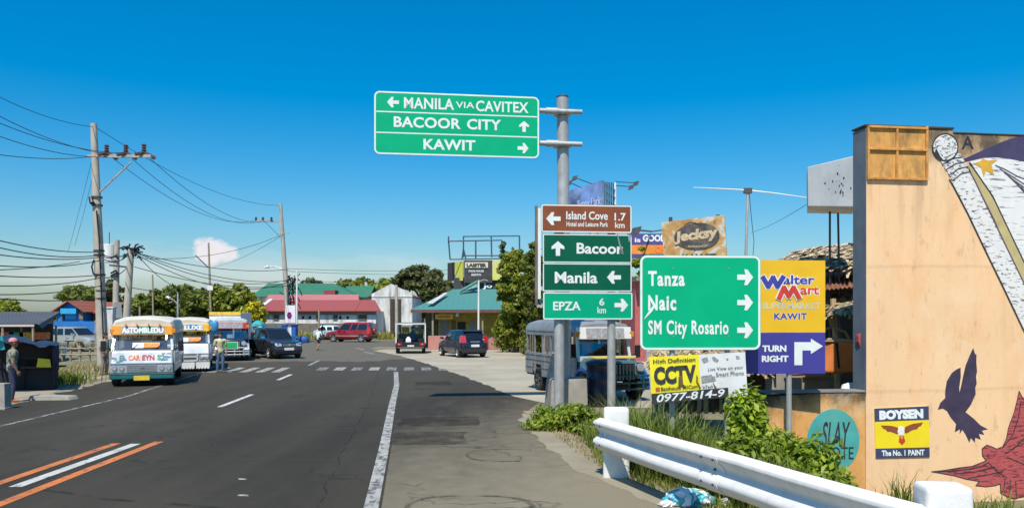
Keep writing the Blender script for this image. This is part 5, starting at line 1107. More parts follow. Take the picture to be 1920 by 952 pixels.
JW = M('jeepney_white', (.66,.65,.62), .30, .35, var=.08, coat=.5, dirt=.35, dcol=(.36,.34,.30), dscale=5); JCR = M('jeepney_cream_roof', (.62,.58,.48), .5, var=.08, dirt=.3, dcol=(.4,.36,.28)); JOR = M('jeepney_orange', (.80,.33,.02), .4, coat=.3)
JTE = M('jeepney_teal', (.01,.13,.14), .35, coat=.5, dirt=.3, dcol=(.1,.12,.11)); J_G = M('visor_green', (.03,.26,.16), .4); J_B = M('visor_blue', (.03,.17,.40), .4); J_GR = M('visor_grey', (.34,.33,.33), .4, var=.4, scale=12); J_R = M('visor_red', (.5,.04,.03), .4); J_Y = M('visor_yellow', (.82,.48,.02), .4)
JGREY = M('jeepney_grey_sheet', (.33,.335,.33), .45, .35, var=.15, scale=2, dirt=.45, dcol=(.17,.16,.145)); JNAVY = M('jeepney_navy', (.018,.032,.06), .3, coat=.6, dirt=.2, dcol=(.1,.1,.1)); JDB = M('jeepney_blue', (.015,.10,.30), .35, coat=.5); JDG = M('jeepney_dark_green', (.012,.055,.05), .4, coat=.3)
ORED = M('nose_orange_red', (.70,.16,.03), .4); TXG = M('nose_green', (.05,.24,.18), .4); TXR = M('nose_red', (.5,.04,.05), .4)
GRP = 'jeepneys waiting along the left kerb'
rzj = head(.33, -.944)
Y = 25.6; jeepney('jeepney', 'front jeepney, white with an orange-ended visor and teal bumper, nearest in the left row', (GX(266,Y), Y, 0), rzj, 'van', 5.2, 1.94, 2.22, (STAINLESS, JW, (JOR, J_GR, J_GR, J_G, J_G, J_GR), JCR, JTE), GRP, 'ASTOMBLEDO', (('EL', -.66, -.46, TXG), ('CAR', -.40, -.06, ORED), ('EYN', -.0, .36, TXR), ('S2', .44, .68, TXG)))
jp = [o for o in bpy.data.objects if o.name.startswith('jeepney') and o.get('category') == 'jeepney'][0]; rnd = random.Random(2)
for k in range(16):
    side = rnd.choice((-1,1)); y_ = side*rnd.uniform(.50,.84); v_ = rnd.uniform(.12,.9); zz = .72+.40*v_; xx = -.02-.14*v_+.012; w_, h_ = rnd.uniform(.03,.09), rnd.uniform(.02,.07)
    mb = MB(); mb.patch((xx,y_-w_,zz-h_*.4),(xx,y_+w_,zz-h_*.4),(xx-.14*h_/.4,y_+w_*.7,zz+h_*.6),(xx-.14*h_/.4,y_-w_*.7,zz+h_*.6),.004); mb.build('decal', rnd.choice((J_G, J_R, J_B, J_GR, CHROME)), jp)
for y_ in (-.9,.9): mb = MB(); mb.tube([(-.30,y_,1.12),(-.10,y_*1.04,1.30),(-.12,y_*1.04,1.55),(-.42,y_*.98,1.70)], .016, 6); mb.build('chrome_rail', CHROME, jp)
for y_ in (-.5,-.17,.17,.5): mb = MB(); mb.cyl((-.33,y_,1.965),(-.27,y_,1.965),.035,10); mb.build('roof_lamp', AMBER, jp)
Y = 32.0; t = jeepney('jeepney', 'second jeepney, chrome-fronted with an orange and blue visor, white fringed skirt', (GX(364,Y)-.40, Y+.3, 0), rzj, 'van', 5.2, 1.80, 2.18, (STAINLESS, STAINLESS, (J_Y, J_R, J_GR, J_GR, J_B, J_B, J_GR), JCR, STAINLESS), GRP, 'DE LUXE', (), True)
for y0, y1 in ((.85,.34), (.28,-.22), (-.28,-.85)):
    mb = MB(); n = 9; top = .40
    pts = [(y0, .40), (y1, .40)] + [(y1+(y0-y1)*i/n, .12 + (.05 if i % 2 else 0)) for i in range(n+1)]
    mb.add([(.085, y, z) for y, z in pts] + [(.075, y, z) for y, z in pts], [tuple(range(len(pts))), tuple(range(2*len(pts)-1, len(pts)-1, -1))]); mb.build('fringed_skirt', WHITE, t)
for y0, y1, z0, z1 in ((.80,.52,.60,.70),(.40,-.30,.60,.64),(.40,-.30,.44,.48),(.40,.36,.44,.72),(-.26,-.30,.44,.72)):
    mb = MB(); mb.box(.03,.05,min(y0,y1),max(y0,y1),z0,z1); mb.build('front_trim', WHITE, t)
Y = 40.2; t = jeepney('jeepney', 'third jeepney, navy-bonneted with a red visor and a green route board on its bumper', (GX(434,Y)-.05, Y, 0), rzj, 'hood', 5.2, 1.80, 2.16, (JNAVY, JNAVY, (J_R, J_GR, J_GR, J_GR), M('jeepney_pale_roof', (.45,.52,.52), .5, dirt=.3), STAINLESS), GRP, '', (), False)
GB = M('route_board_green', (.02,.42,.12), .45, var=.15, scale=9)
mb = MB(); mb.box(.04,.06,-.46,.36,.62,.98); b_ = mb.build('route_board', WHITE, t); mb = MB(); mb.box(.058,.066,-.42,.32,.65,.95); mb.build('board_face', GB, b_)
Y = 20.7; JFACE = M('jeepney_painted_wing', (.06,.20,.38), .4, var=.9, scale=2.5, dirt=.8, dcol=(.62,.36,.08), dscale=4, coat=.4)
t = jeepney('jeepney', 'grey and blue jeepney parked nose-out behind the signposts', (2.85, 20.75, 0), head(.33, -.944), 'hood', 4.9, 1.72, 2.12, (JGREY, M('jeepney_teal_grey', (.07,.15,.17), .35, .2, coat=.4, dirt=.4, dcol=(.2,.22,.2)), (WHITE, J_GR), JGREY, JDG), 'jeepneys parked on the apron', '', (), False)
for ch in t.children:
    if ch.name.startswith('front_fender'): ch.data.materials[0] = JDB if ch.matrix_basis else JFACE
    if ch.name.startswith('windscreen_post') or ch.name.startswith('windscreen_sill'): ch.data.materials[0] = M('pale_green_frame', (.55,.62,.56), .5)
mb = MB(); mb.patch((-.55,-.70,1.16),(-.30,-.55,1.12),(-.30,.55,1.12),(-.55,.70,1.16),.02); mb.build('bonnet_stripe', M('bonnet_yellow', (.55,.42,.08), .5), t)
mb = MB(); mb.box(-1.03,-.985,-.80,.80,1.02,1.16); mb.build('windscreen_board', M('pale_green_frame', (.55,.62,.56), .5), t)
for s_ in (1,-1):
    for k in range(5): mb = MB(); mb.box(-4.85+.8*k, -4.83+.8*k, s_*.868-.008, s_*.868+.008, .52, 1.12); mb.build('side_rib', JGREY, t)
mb = MB(); mb.box(-1.14,-1.10,-.70,.70,1.70,1.90); v_ = mb.build('visor_panel', WHITE, t); letter('DARIUS', v_, INK, bil((-1.0,-.1,1.74),(-1.0,.62,1.74),(-1.0,.62,1.87),(-1.0,-.1,1.87)), .03, .3)
Y = 57; t = jeepney('jeepney', 'white and grey jeepney half hidden by the tree far down the apron', (GX(992,Y), Y, 0), head(-.35,-.94), 'hood', 4.6, 1.72, 2.15, (WHITE, WHITE, (WHITE, J_GR), JGREY, BLACK), 'jeepneys parked on the apron', '', (), False)

# ---- white open-backed jeep
Y = 48.6; t = thing('utility_jeep', 'small open-backed white-framed jeep seen from behind with a passenger inside', 'jeep', (GX(770,Y), Y, 0), head(-.12, .993))
def JB(nm, *a, m=WHITE, bev=0, par=None): return MB().box(*a).build(nm, m, par or t, bevel=bev)
# x forward (away), tail at x = 0
JB('tub', .02, 2.9, -.92, .92, .46, .62, m=BLACK, bev=.02); JB('tail_panel', -.03, .02, -.88, .88, .38, .70, m=BLACK, bev=.02); JB('bumper', -.14, -.04, -.80, .80, .33, .43, m=STEEL_D, bev=.02)
for s_ in (1,-1):
    JB('rear_post', .0, .07, s_*.88-.035, s_*.88+.035, .62, 1.78); JB('front_post', 1.9, 1.97, s_*.88-.035, s_*.88+.035, .62, 1.78); JB('side_panel', .1, 2.8, s_*.90-.02, s_*.90+.02, .62, .98, m=WHITE, bev=.01)
    JB('side_window_strip', .95, 1.85, s_*.90-.015, s_*.90+.015, .98, 1.70, m=WHITE); JB('roof_rail', .0, 2.4, s_*.88-.03, s_*.88+.03, 1.78, 1.84)
    tl = JB('tail_light', -.05, -.028, s_*.70-.15, s_*.70+.15, .52, .64, m=REDLAMP, bev=.008); JB('reverse_lens', -.056, -.05, s_*.70-.03, s_*.70+.03, .54, .62, m=LAMPGLASS, par=tl)
    for x_ in (.62, 2.75): wheel(t, x_, s_*.80, .31, .20, STEEL_D)
    mb = MB(); mb.box(2.0, 2.06, s_*1.0-.07, s_*1.0+.07, 1.0, 1.25); mb.build('mirror', BLACK, t, bevel=.02)
JB('roof_header', .0, .07, -.915, .915, 1.785, 1.86); JB('roof', .05, 2.5, -.87, .87, 1.845, 1.89, m=MATTE_BLACK, bev=.02)
JB('bonnet', 2.5, 3.5, -.72, .72, .55, 1.02, m=WHITE, bev=.06); JB('seat_back', 1.5, 1.62, -.78, .78, .62, 1.18, m=M('grey_vinyl', (.16,.16,.17), .6), bev=.03)
JB('side_bench', .15, 1.4, .45, .85, .62, .90, m=MATTE_BLACK, bev=.03); JB('side_bench', .15, 1.4, -.85, -.45, .62, .90, m=MATTE_BLACK, bev=.03)
mb = MB(); mb.patch((2.42,-.78,1.05),(2.42,.78,1.05),(2.3,.78,1.72),(2.3,-.78,1.72),.01); mb.build('windscreen', CLEAR, t)
JB('decal_board', 1.44, 1.48, .1, .55, 1.3, 1.62, m=M('faded_lime', (.45,.42,.05), .6)); JB('license_plate', -.045, -.032, -.2, .2, .44, .53, m=PLATE_W)
tb = thing('plastic_bag', 'white plastic bag on the tail of the open white-framed jeep', 'bag', tuple(t.location + Vector((-.17*1.0+.02, .12, .63))))
mb = MB(); mb.loft([[(x*s_, y*s_*.6, z) for x, y in ((-1,-1),(1,-1),(1.1,0),(1,1),(-1,1),(-1.1,0))] for s_, z in ((.12,0),(.16,.12),(.14,.28),(.07,.36),(.03,.40))]); mb.build('bag_body', WHITE, tb, smooth=True)

t = thing('navy_drum', 'dark navy ribbed drum standing between the two sign posts in front of the jeepney', 'drum', (GX(1121,20.0), 20.0, 0))
NAVD = M('drum_navy', (.012,.024,.055), .4, var=.2, dirt=.3, dcol=(.06,.07,.09)); rg = []
for r_, z in ((.27,0),(.285,.02),(.285,.30),(.30,.32),(.30,.36),(.285,.38),(.285,.64),(.30,.66),(.30,.70),(.285,.72),(.285,.98),(.30,1.0),(.30,1.03),(.26,1.03)): rg.append([(r_*math.cos(R(a)), r_*math.sin(R(a)), z) for a in range(0,360,15)])
mb = MB(); mb.loft(rg); mb.build('barrel', NAVD, t, smooth=True); mb = MB(); mb.loft([[(r_*math.cos(R(a)), r_*math.sin(R(a)), z) for a in range(0,360,15)] for r_, z in ((.31,1.035),(.31,1.08),(.22,1.13),(.05,1.15))]); mb.build('lid', NAVD, t, smooth=True)

# ------------------------------------------------------------------ people
SKIN = M('skin_brown', (.30,.15,.085), .55, var=.08); HAIR = M('hair_black', (.012,.010,.009), .6)
def person(label, loc, rz, h, shirt, pants, shoes, pose='stand', sleeve=.5, shorts=False, cap=None, group=None, vox=.011):
    """x forward, y left; body is one remeshed skin over tapered limbs"""
    t_ = thing('person', label, 'person', loc, rz, group); s = h/1.70; V = Vector
    seg = []      # (p, q, rp, rq, tag)
    def lm(p, q, a, b_, tg): seg.append((V(p), V(q), a, b_, tg))
    if pose == 'sit': hip, kz = .50, None
    else: hip = .90
    lean = {'stand': .02, 'walk': .06, 'sit': .08}[pose]
    sh = V((lean, 0, hip+.50)); pel = V((0,0,hip))
    lm(pel, V((.0,0,hip+.18)), .135, .125, 'shirt'); lm(V((0,0,hip+.16)), V((lean,0,hip+.40)), .128, .145, 'shirt'); lm(V((lean,.13,hip+.44)), V((lean,-.13,hip+.44)), .085, .085, 'shirt')
    lm(V((0,.07,hip+.02)), V((0,-.07,hip+.02)), .115, .115, 'pants')
    lm(V((lean,0,hip+.47)), V((lean+.02,0,hip+.58)), .055, .05, 'skin')
    hc = V((lean+.03,0,hip+.70)); lm(hc+V((-.015,0,.02)), hc+V((.01,0,-.035)), .092, .075, 'skin'); lm(hc+V((.03,0,-.06)), hc+V((.045,0,-.075)), .055, .05, 'skin')
    lm(hc+V((.085,0,-.01)), hc+V((.108,0,-.03)), .012, .018, 'skin')
    for q in (1,-1): lm(hc+V((0,q*.085,.0)), hc+V((-.01,q*.092,-.02)), .018, .018, 'skin')
    for q in (1,-1):
        if pose == 'walk': ka, kb = ((.16,.46),(.02,.07)) if q > 0 else ((.02,.46),(-.24,.10))
        elif pose == 'stand': ka, kb = ((.03,.48),(-.02,.07))
        else: ka, kb = ((.42,.47),(.44,.07))
        hipp = V((0,q*.085,hip-.02)); kn = V((ka[0],q*.10,ka[1])); an = V((kb[0],q*.11,kb[1]))
        mid = hipp.lerp(kn,.62)
        if shorts: lm(hipp, mid, .095, .088, 'pants'); lm(mid, kn, .066, .055, 'skin'); lm(kn, kn.lerp(an,.35), .055, .056, 'skin'); lm(kn.lerp(an,.35), an, .056, .036, 'skin')
        else: lm(hipp, kn, .092, .066, 'pants'); lm(kn, kn.lerp(an,.35), .064, .066, 'pants'); lm(kn.lerp(an,.35), an, .066, .05, 'pants')
        lm(an+V((-.03,0,-.03)), an+V((.14,q*.02,-.045)), .042, .033, 'shoes')
        s0 = V((lean,q*.19,hip+.45))
        if pose == 'walk': el = s0+V((-.10*q,q*.05,-.27)); wr = el+V((.10-.04*q,0,-.23))
        elif pose == 'sit': el = s0+V((.06,q*.06,-.26)); wr = el+V((.22,-q*.03,-.06))
        else: el = s0+V((-.03,q*.05,-.28)); wr = el+V((.10,-q*.02,-.23))
        sl = s0.lerp(el, min(1, sleeve*2)); lm(s0, sl, .062, .055, 'shirt')
        if sleeve < .5: lm(sl, el, .044, .04, 'skin')
        lm(el, wr, .044 if sleeve > .6 else .04, .028, 'shirt' if sleeve > .6 else 'skin')
        d = (wr-el).normalized(); pm = wr + d*.055; lm(wr+d*.015, wr+d*.075, .026, .034, 'skin')
        fwd = V((1,0,0)) - d*d.x; fwd.normalize(); inn = V((0,-q,0))
        for k_, ln in enumerate((.062,.072,.068,.055)):
            b0 = wr + d*.085 + fwd*(.030-.020*k_); lm(b0, b0+d*ln*.55, .0105, .010, 'skin'); lm(b0+d*ln*.55, b0+d*ln*.9+inn*ln*.35, .010, .009, 'skin')
        b0 = wr+d*.03+fwd*.03; lm(b0, b0+d*.03+fwd*.025, .012, .011, 'skin'); lm(b0+d*.03+fwd*.025, b0+d*.06+fwd*.032+inn*.01, .011, .010, 'skin')
    mb_ = MB()
    for p, q, a, b_, tg in seg:
        n = 12; d = (q-p); L_ = d.length; d = d.normalized() if L_ > 1e-6 else V((0,0,1))
        pts = [p-d*a*.97, p-d*a*.75, p-d*a*.35, p, q, q+d*b_*.35, q+d*b_*.75, q+d*b_*.97]; rad = [a*.2, a*.66, a*.93, a, b_, b_*.93, b_*.66, b_*.2]
        mb_.tube(pts, rad, n)
    o = mb_.build('body', SKIN, t_)
    md = o.modifiers.new('r','REMESH'); md.mode = 'VOXEL'; md.voxel_size = vox; sm = o.modifiers.new('s','SMOOTH'); sm.iterations = 4; sm.factor = .5
    dg = bpy.context.evaluated_depsgraph_get(); me = bpy.data.meshes.new_from_object(o.evaluated_get(dg)); o.modifiers.clear(); o.data = me; me.name = 'body'
    me.materials.clear()
    tags = ['skin','shirt','pants','shoes']
    for m_ in (SKIN, shirt, pants, shoes): me.materials.append(m_)
    n = len(me.polygons); cen = np.empty(n*3); me.polygons.foreach_get('center', cen); cen = cen.reshape(-1,3); best = np.full(n, 1e9); idx = np.zeros(n, int)
    for p, q, a, b_, tg in seg:
        p_, q_ = np.array(p), np.array(q); d = q_-p_; tt = np.clip(((cen-p_)@d)/max(d@d,1e-9),0,1); dist = np.linalg.norm(cen-(p_+tt[:,None]*d),axis=1) - (a+(b_-a)*tt)
        if tg == 'shirt': dist = dist-.010
        sel = dist < best; best[sel] = dist[sel]; idx[sel] = tags.index(tg)
    me.polygons.foreach_set('material_index', idx.astype(np.int32)); me.polygons.foreach_set('use_smooth', np.ones(n, bool)); me.update()
    mb_ = MB(); rg = []      # hair shell
    for i in range(7):
        a = R(-8 + 16.3*i); rg.append([(hc.x-.018+(.098*math.cos(a)+.004)*math.cos(R(b_))*(1.08), .092*math.cos(a)*math.sin(R(b_)), hc.z+.012+.104*math.sin(a) + (.035*math.cos(R(b_)) if i < 2 else 0)) for b_ in range(0,360,24)])
    mb_.loft(rg); mb_.build('hair', HAIR, t_, smooth=True, fixn=True)
    for q in (1,-1): mb_ = MB(); mb_.tube([(hc.x+.077, q*.032, hc.z+.003), (hc.x+.084, q*.032, hc.z+.003)], .010, 8); mb_.build('eye', HAIR, t_)
    mb_ = MB(); mb_.tube([(hc.x+.088, .022, hc.z-.075), (hc.x+.096, 0, hc.z-.077), (hc.x+.088, -.022, hc.z-.075)], .006, 6); mb_.build('mouth', M('lip', (.25,.08,.06), .5), t_)
    if cap:
        mb_ = MB(); rg = [[(hc.x-.015+r_*math.cos(R(b_))*1.08, r_*math.sin(R(b_)), hc.z+z_) for b_ in range(0,360,24)] for r_, z_ in ((.104,.03),(.106,.06),(.092,.10),(.05,.135),(.01,.142))]
        mb_.loft(rg); mb_.add([(hc.x+.06,.08,hc.z+.035),(hc.x+.17,.06,hc.z+.03),(hc.x+.19,0,hc.z+.032),(hc.x+.17,-.06,hc.z+.03),(hc.x+.06,-.08,hc.z+.035)], [(0,1,2,3,4)]); mb_.build('cap', cap, t_, smooth=True)
    t_.scale = (s, s, s); return t_
def m_camo():
    m, tt, b = newmat('camouflage_cloth'); n1 = noise(tt, 11, 3, opos(tt), .5, .8)
    r_ = ramp(tt, n1, (.40,(.06,.07,.045)), (.47,(.22,.21,.15)), (.55,(.38,.36,.29)), (.60,(.10,.11,.07))); tt.nodes[-1]
    lnk(tt, r_, b.inputs['Base Color']); b.inputs['Roughness'].default_value = .9; return m
DEN = M('blue_denim', (.085,.14,.22), .85, var=.3, scale=14); CREAM = M('cream_shirt', (.56,.50,.30), .85, var=.15, scale=12); WSH = M('white_shirt', (.75,.75,.73), .85, var=.08); DKS = M('dark_shorts', (.02,.02,.025), .85); BRN = M('brown_sandals', (.12,.06,.035), .8); NVY = M('navy_trousers', (.03,.035,.07), .85); TLS = M('teal_shirt', (.01,.14,.20), .85); ORS = M('orange_boots', (.55,.16,.03), .8)
Y = 20.8; person('person in a camouflage shirt and pink cap standing at the dark stall', (GX(22,Y), Y, .02), head(.75,.66), 1.62, m_camo(), NVY, ORS, 'stand', .35, cap=M('pink_cap', (.62,.22,.22), .8))
Y = 32.0; person('person in a cream shirt and blue jeans standing in front of the jeepneys', (GX(413,Y), Y, 0), head(.45,-.89), 1.62, CREAM, DEN, BRN, 'stand', .3)
Y = 54.0; person('person in a white shirt and dark shorts walking across the junction', (GX(597,Y), Y, 0), head(.55,.83), 1.50, WSH, DKS, BRN, 'walk', .3, shorts=True)
Y = 49.6; person('person in a teal shirt sitting inside the open white-framed jeep', (GX(776,Y), Y+.0, .40), head(-.9,-.3), 1.62, TLS, DEN, BRN, 'sit', .4)
Y = 42.2; person('person in a white shirt standing between the third jeepney and the dark car', (GX(457,Y), Y, 0), head(-.3,-.95), 1.66, WSH, DKS, BRN, 'stand', .3)
Y = 30.6; person('person in grey clothes leaning out beside the first jeepney and the pole', (GX(196,Y), Y, .02), head(.9,-.3), 1.60, M('grey_shirt', (.33,.30,.26), .85), M('grey_trousers', (.2,.18,.16), .85), BRN, 'stand', .4)

# ------------------------------------------------------------------ utility poles and wires
INS = M('brown_insulator', (.10,.06,.05), .3, coat=.5)
def insulator(parent, p, n=3, r=.07):
    mb_ = MB(); rad = []; pts = []
    for i in range(n*2+1): pts.append(Vector(p)+Vector((0,0,.055*i))); rad.append(r if i % 2 else r*.5)
    mb_.tube(pts, rad, 10); return mb_.build('insulator', INS, parent, smooth=True)
Y = 36.0; b0 = Vector((GX(194,Y), Y, 0)); t = thing('utility_pole', 'tall leaning concrete utility pole with a braced crossarm behind the first jeepney', 'utility pole', tuple(b0))
L1 = lambda px, py, dy=0: P(px, py, Y+dy) - b0
top = L1(175.5, 232); mb = MB(); mb.tube([(0,0,-.3), top*.5, top], [.25,.20,.135], 14); mb.build('pole', POLE_CONC, t, smooth=True)
mb = MB(); mb.bar(L1(166,293,.1), L1(284,293,-1.0), .13, .13); arm = mb.build('crossarm', GALV, t)
mb = MB(); mb.bar(L1(187,360), L1(246,304,-.6), .06, .06); mb.build('brace', GALV, t)
INSP = [(200,292,-.3), (236,292,-.6), (270,291,-.9)]
for q in INSP:
    p = L1(*q); insulator(t, p + Vector((0,0,.05)), 4, .12); mb = MB(); mb.tube([p+Vector((.05,0,.1)), p+Vector((.45,.1,-.12))], [.09,.09], 8); mb.build('strain_insulator', INS, t); mb = MB(); mb.tube([p+Vector((-.05,0,.1)), p+Vector((-.3,-.2,.0))], [.08,.08], 8); mb.build('strain_insulator', INS, t)
for py in (370, 385, 470, 478, 515, 545, 560): p = L1(176+(py-232)*.041, py); mb = MB(); mb.cyl(p-Vector((0,0,.04)), p+Vector((0,0,.04)), .23, 12); mb.build('clamp_band', STEEL_D, t)
mb = MB(); mb.tube([L1(169,370,-.2), L1(172,380,-.3), L1(178,384,-.2)], [.08,.10,.06], 8); mb.build('cable_bracket', BLACK, t)
mb = MB(); mb.tube([L1(181,395,-.25), L1(186,450,-.25), L1(189,520,-.27), L1(194,640,-.3)], .035, 6); mb.build('riser_cable', BLACK, t)
mb = MB(); mb.tube([L1(176,487,-.2), L1(172,500,-.3), L1(175,513,-.3), L1(182,517,-.2)], .04, 6); mb.build('cable_loop', BLACK, t)
mb = MB(); p = L1(192.5,650,-.28); mb.cyl(p-Vector((0,0,.45)), p+Vector((0,0,.35)), .245, 14); o = mb.build('painted_band', M('pole_yellow', (.55,.40,.06), .8, var=.2, dirt=.5), t); o.location.y = .27
P1 = b0
def simple_pole(label, pxb, pxt, pyt, Y_, r0, r1, mat=POLE_CONC, extras=None, z0=-.3, cat='utility pole', name='utility_pole'):
    b_ = Vector((GX(pxb,Y_), Y_, 0)); t_ = thing(name, label, cat, tuple(b_)); tp = P(pxt,pyt,Y_)-b_
    mb_ = MB(); mb_.tube([(0,0,z0), tp*.5, tp], [r0,(r0+r1)/2,r1], 12); mb_.build('pole', mat, t_, smooth=True)
    return t_, (lambda px, py, dy=0: P(px,py,Y_+dy)-b_)
t, Lq = simple_pole('concrete pole carrying a white transformer behind the tallest leaning pole', 216, 219, 450, 52, .22, .17)
mb = MB(); p = Lq(204,492); mb.cyl(p, Lq(204,458), .36, 16); mb.build('transformer', WHITE, t, bevel=.04); mb = MB(); mb.tube([Lq(205,458), Lq(205,435)], .03, 6); mb.build('bushing', STEEL_D, t); mb = MB(); mb.bar(Lq(204,470), Lq(219,470), .1, .1); mb.build('bracket', GALV, t)
mb = MB(); mb.hexa([Lq(x,y,d) for x, y, d in ((211,596,-.3),(230,596,-.3),(230,596,.3),(211,596,.3),(214,566,-.3),(227,566,-.3),(227,566,.3),(214,566,.3))]); mb.build('meter_box', M('grey_box', (.22,.23,.24), .6), t)
for py in (482, 510, 515): mb = MB(); mb.tube([Lq(208,py+2,-.3), Lq(217,py-3,-.4), Lq(222,py+4,-.3)], .06, 6); mb.build('cable_knot', BLACK, t)
t, Lq = simple_pole('leaning concrete pole with a knot of black cables at its head', 233, 246, 467, 50, .24, .18)
rnd = random.Random(3)
mb = MB()
for i in range(26):
    a = Lq(rnd.uniform(233,262), rnd.uniform(464,482), rnd.uniform(-.5,.5)); b_ = a + Vector((rnd.uniform(-.5,.5), rnd.uniform(-.5,.5), rnd.uniform(-.3,.3))); mb.tube([a, (a+b_)/2+Vector((0,0,.12)), b_], .05, 5)
mb.build('cable_knot', BLACK, t); mb = MB(); mb.bar(Lq(205,497,-.2), Lq(242,501,.2), .10, .10); mb.build('crossarm', STEEL_D, t)
Y4 = 70.0
t, Lq = simple_pole('tall concrete pole with crossarm and a street light beside the red roofed building', 544, 525.5, 382, Y4, .27, .15)
mb = MB(); mb.bar(Lq(477,415,-.6), Lq(531,415,.1), .13, .13); mb.build('crossarm', GALV, t)
for px in (480,493,509): insulator(t, Lq(px,414,-.3), 3, .12)
mb = MB(); mb.bar(Lq(520,437), Lq(541,436), .10, .10); mb.build('bracket', GALV, t); mb = MB(); mb.tube([Lq(533,505), Lq(515,499), Lq(503,500)], .04, 6); la = mb.build('lamp_arm', GALV, t); mb = MB(); mb.tube([Lq(504,499.5), Lq(496,501)], [.14,.08], 8); mb.build('lamp_head', WHITE, la)
mb = MB(); rnd = random.Random(9)
for i in range(60):
    a = Lq(rnd.gauss(546,6), rnd.uniform(515,575), rnd.uniform(-.4,.4)); b_ = a + Vector((rnd.uniform(-.4,.4), rnd.uniform(-.3,.3), rnd.uniform(-.9,.3))); mb.tube([a, (a+b_)/2+Vector((.08,0,-.1)), b_], .045, 5)
mb.build('cable_knot', BLACK, t)
P4 = Vector((GX(544,Y4), Y4, 0))
GRP2 = 'street light poles along the far side of the junction'
t, Lq = simple_pole('thin dark street light pole with a slanting arm above the green trees', 397, 391, 455, 76, .13, .08, WOODP, cat='street light', name='street_light'); mb = MB(); mb.tube([Lq(391,502), Lq(367,479)], .05, 6); mb.build('lamp_arm', STEEL_D, t); mb = MB(); mb.hexa([Lq(x,y,d) for x,y,d in ((389,544,-.1),(399,544,-.1),(399,544,.1),(389,544,.1),(389,535,-.1),(399,535,-.1),(399,535,.1),(389,535,.1))]); mb.build('small_sign', WHITE, t)
t, Lq = simple_pole('pale lamp pole with a curved arm rising above the second jeepney', 333, 333.5, 549, 62, .09, .06, GALV, cat='street light', name='street_light'); mb = MB(); mb.tube([Lq(333,569), Lq(325,562), Lq(315,557)], .045, 6); la = mb.build('lamp_arm', GALV, t); mb = MB(); mb.tube([Lq(319,559), Lq(312,556)], [.12,.07], 8); mb.build('lamp_head', WHITE, la)
t, Lq = simple_pole('slender bare pole above the cream roof of the first jeepney', 288, 286, 515, 66, .09, .06, WOODP)
t, Lq = simple_pole('white slender pole beside the tall concrete pole and white banner', 556, 557, 506, 69, .09, .07, WHITE)
t, Lq = simple_pole('grey concrete pole in front of the weathered white house', 744, 743, 534, 88, .20, .15)
t, Lq = simple_pole('short wooden post behind the person in the white shirt', 598, 598, 578, 78, .10, .09, WOODP, cat='post', name='wooden_post')
t, Lq = simple_pole('thin white pole in front of the teal roofed eatery', 897, 897.5, 525, 52.5, .07, .06, WHITE)
mb = MB(); mb.tube([Lq(897,528), Lq(907,524), Lq(915,526)], .03, 5); mb.build('lamp_arm', GALV, t)
for px, py, Y_, lb in ((247,590,60,'short weathered post right behind the leaning cable-knotted pole'),(262,575,66,'taller weathered post above the first jeepney roof'),(180,600,44,'short weathered post left of the tall leaning pole')): simple_pole(lb, px, px, py, Y_, .08, .07, WOODP, cat='post', name='wooden_post')[0]['group'] = 'short weathered posts at the left lot'

ORD = ('uppermost','second','third','fourth','fifth','sixth','seventh','eighth','ninth')
def wires(spans, label, group, r=.016):
    order = sorted(range(len(spans)), key=lambda i: -(Vector(spans[i][0]).z*.5+Vector(spans[i][1]).z*.5))
    for n_, (a, b_, sag) in enumerate(spans):
        lab = label if len(spans) == 1 else ORD[order.index(n_)] + ' from top, ' + label
        a = Vector(a); b_ = Vector(b_); pts = []
        for i in range(17):
            k = i/16; p = a.lerp(b_, k); p.z -= sag*4*k*(1-k); pts.append(p)
        mb_ = MB(); mb_.tube([p-pts[0] for p in pts], r, 5); o_ = mb_.build('overhead_wire', WIRE); o_.location = pts[0]; tag(o_, lab, 'wire', group)
sp_ = []
for (x0,y0,Y0), q, sg in (((-260,60,18),(196,288,35.7),.5), ((-260,140,17),(200,294,35.7),.5), ((-260,240,16.5),(168,294,36),.3), ((-260,100,19),(236,287,35.4),.6), ((-260,20,20),(176,238,36),.6)): sp_.append((P(x0,y0,Y0), P(*q), sg))
wires(sp_, 'power line running left from the leaning pole', 'power lines left of the leaning pole', .013)
sp_ = [(P(212,297,36.3), P(480,413,69.5), 1.1), (P(248,298,35.6), P(494,413,69.6), 1.2), (P(281,297,35.2), P(510,413,69.8), 1.1), (P(178,238,36), P(524,385,70), .9)]
wires(sp_, 'power line between the two tall poles', 'power lines between the two tall poles', .014)
sp_ = []
for x0, y0, Y0, q, sg, in ((-200,390,20,(186,472,36),.35), (-200,400,20,(187,478,36),.45), (-200,440,20,(188,482,36),.3), (-200,470,20,(189,488,36),.35), (-200,498,21,(190,515,36),.2), (-200,520,21,(190,520,36),.3), (-200,538,22,(191,535,36),.3), (-200,535,21,(191,558,36),.25), (-200,505,22,(150,490,44),.2)):
    sp_.append((P(x0,y0,Y0), P(*q), sg))
wires(sp_, 'black cable sagging from left edge to leaning pole', 'telephone cables at the left edge', .019)
sp_ = [(P(186,476,36), P(240,474,50), .2), (P(187,482,36), P(240,478,50), .3), (P(190,520,36), P(238,502,50), .2), (P(188,478,36), P(219,476,52), .2)]
wires(sp_, 'short cable between leaning pole and those behind', 'cables between the left poles', .026)
sp_ = [(P(256,474,50), P(542,524,70), 1.0), (P(258,478,50), P(542,528,70), 1.3), (P(252,500,50), P(543,535,70), .6), (P(256,476,50), P(350,540,78), .6), (P(256,474,50), P(541,505,70), .5), (P(240,538,50), P(400,546,80), .3), (P(254,472,50), P(540,526,70), .7)]
wires(sp_, 'black cable sagging from the cable-knotted pole over treetops', 'cables across the treetops', .024)
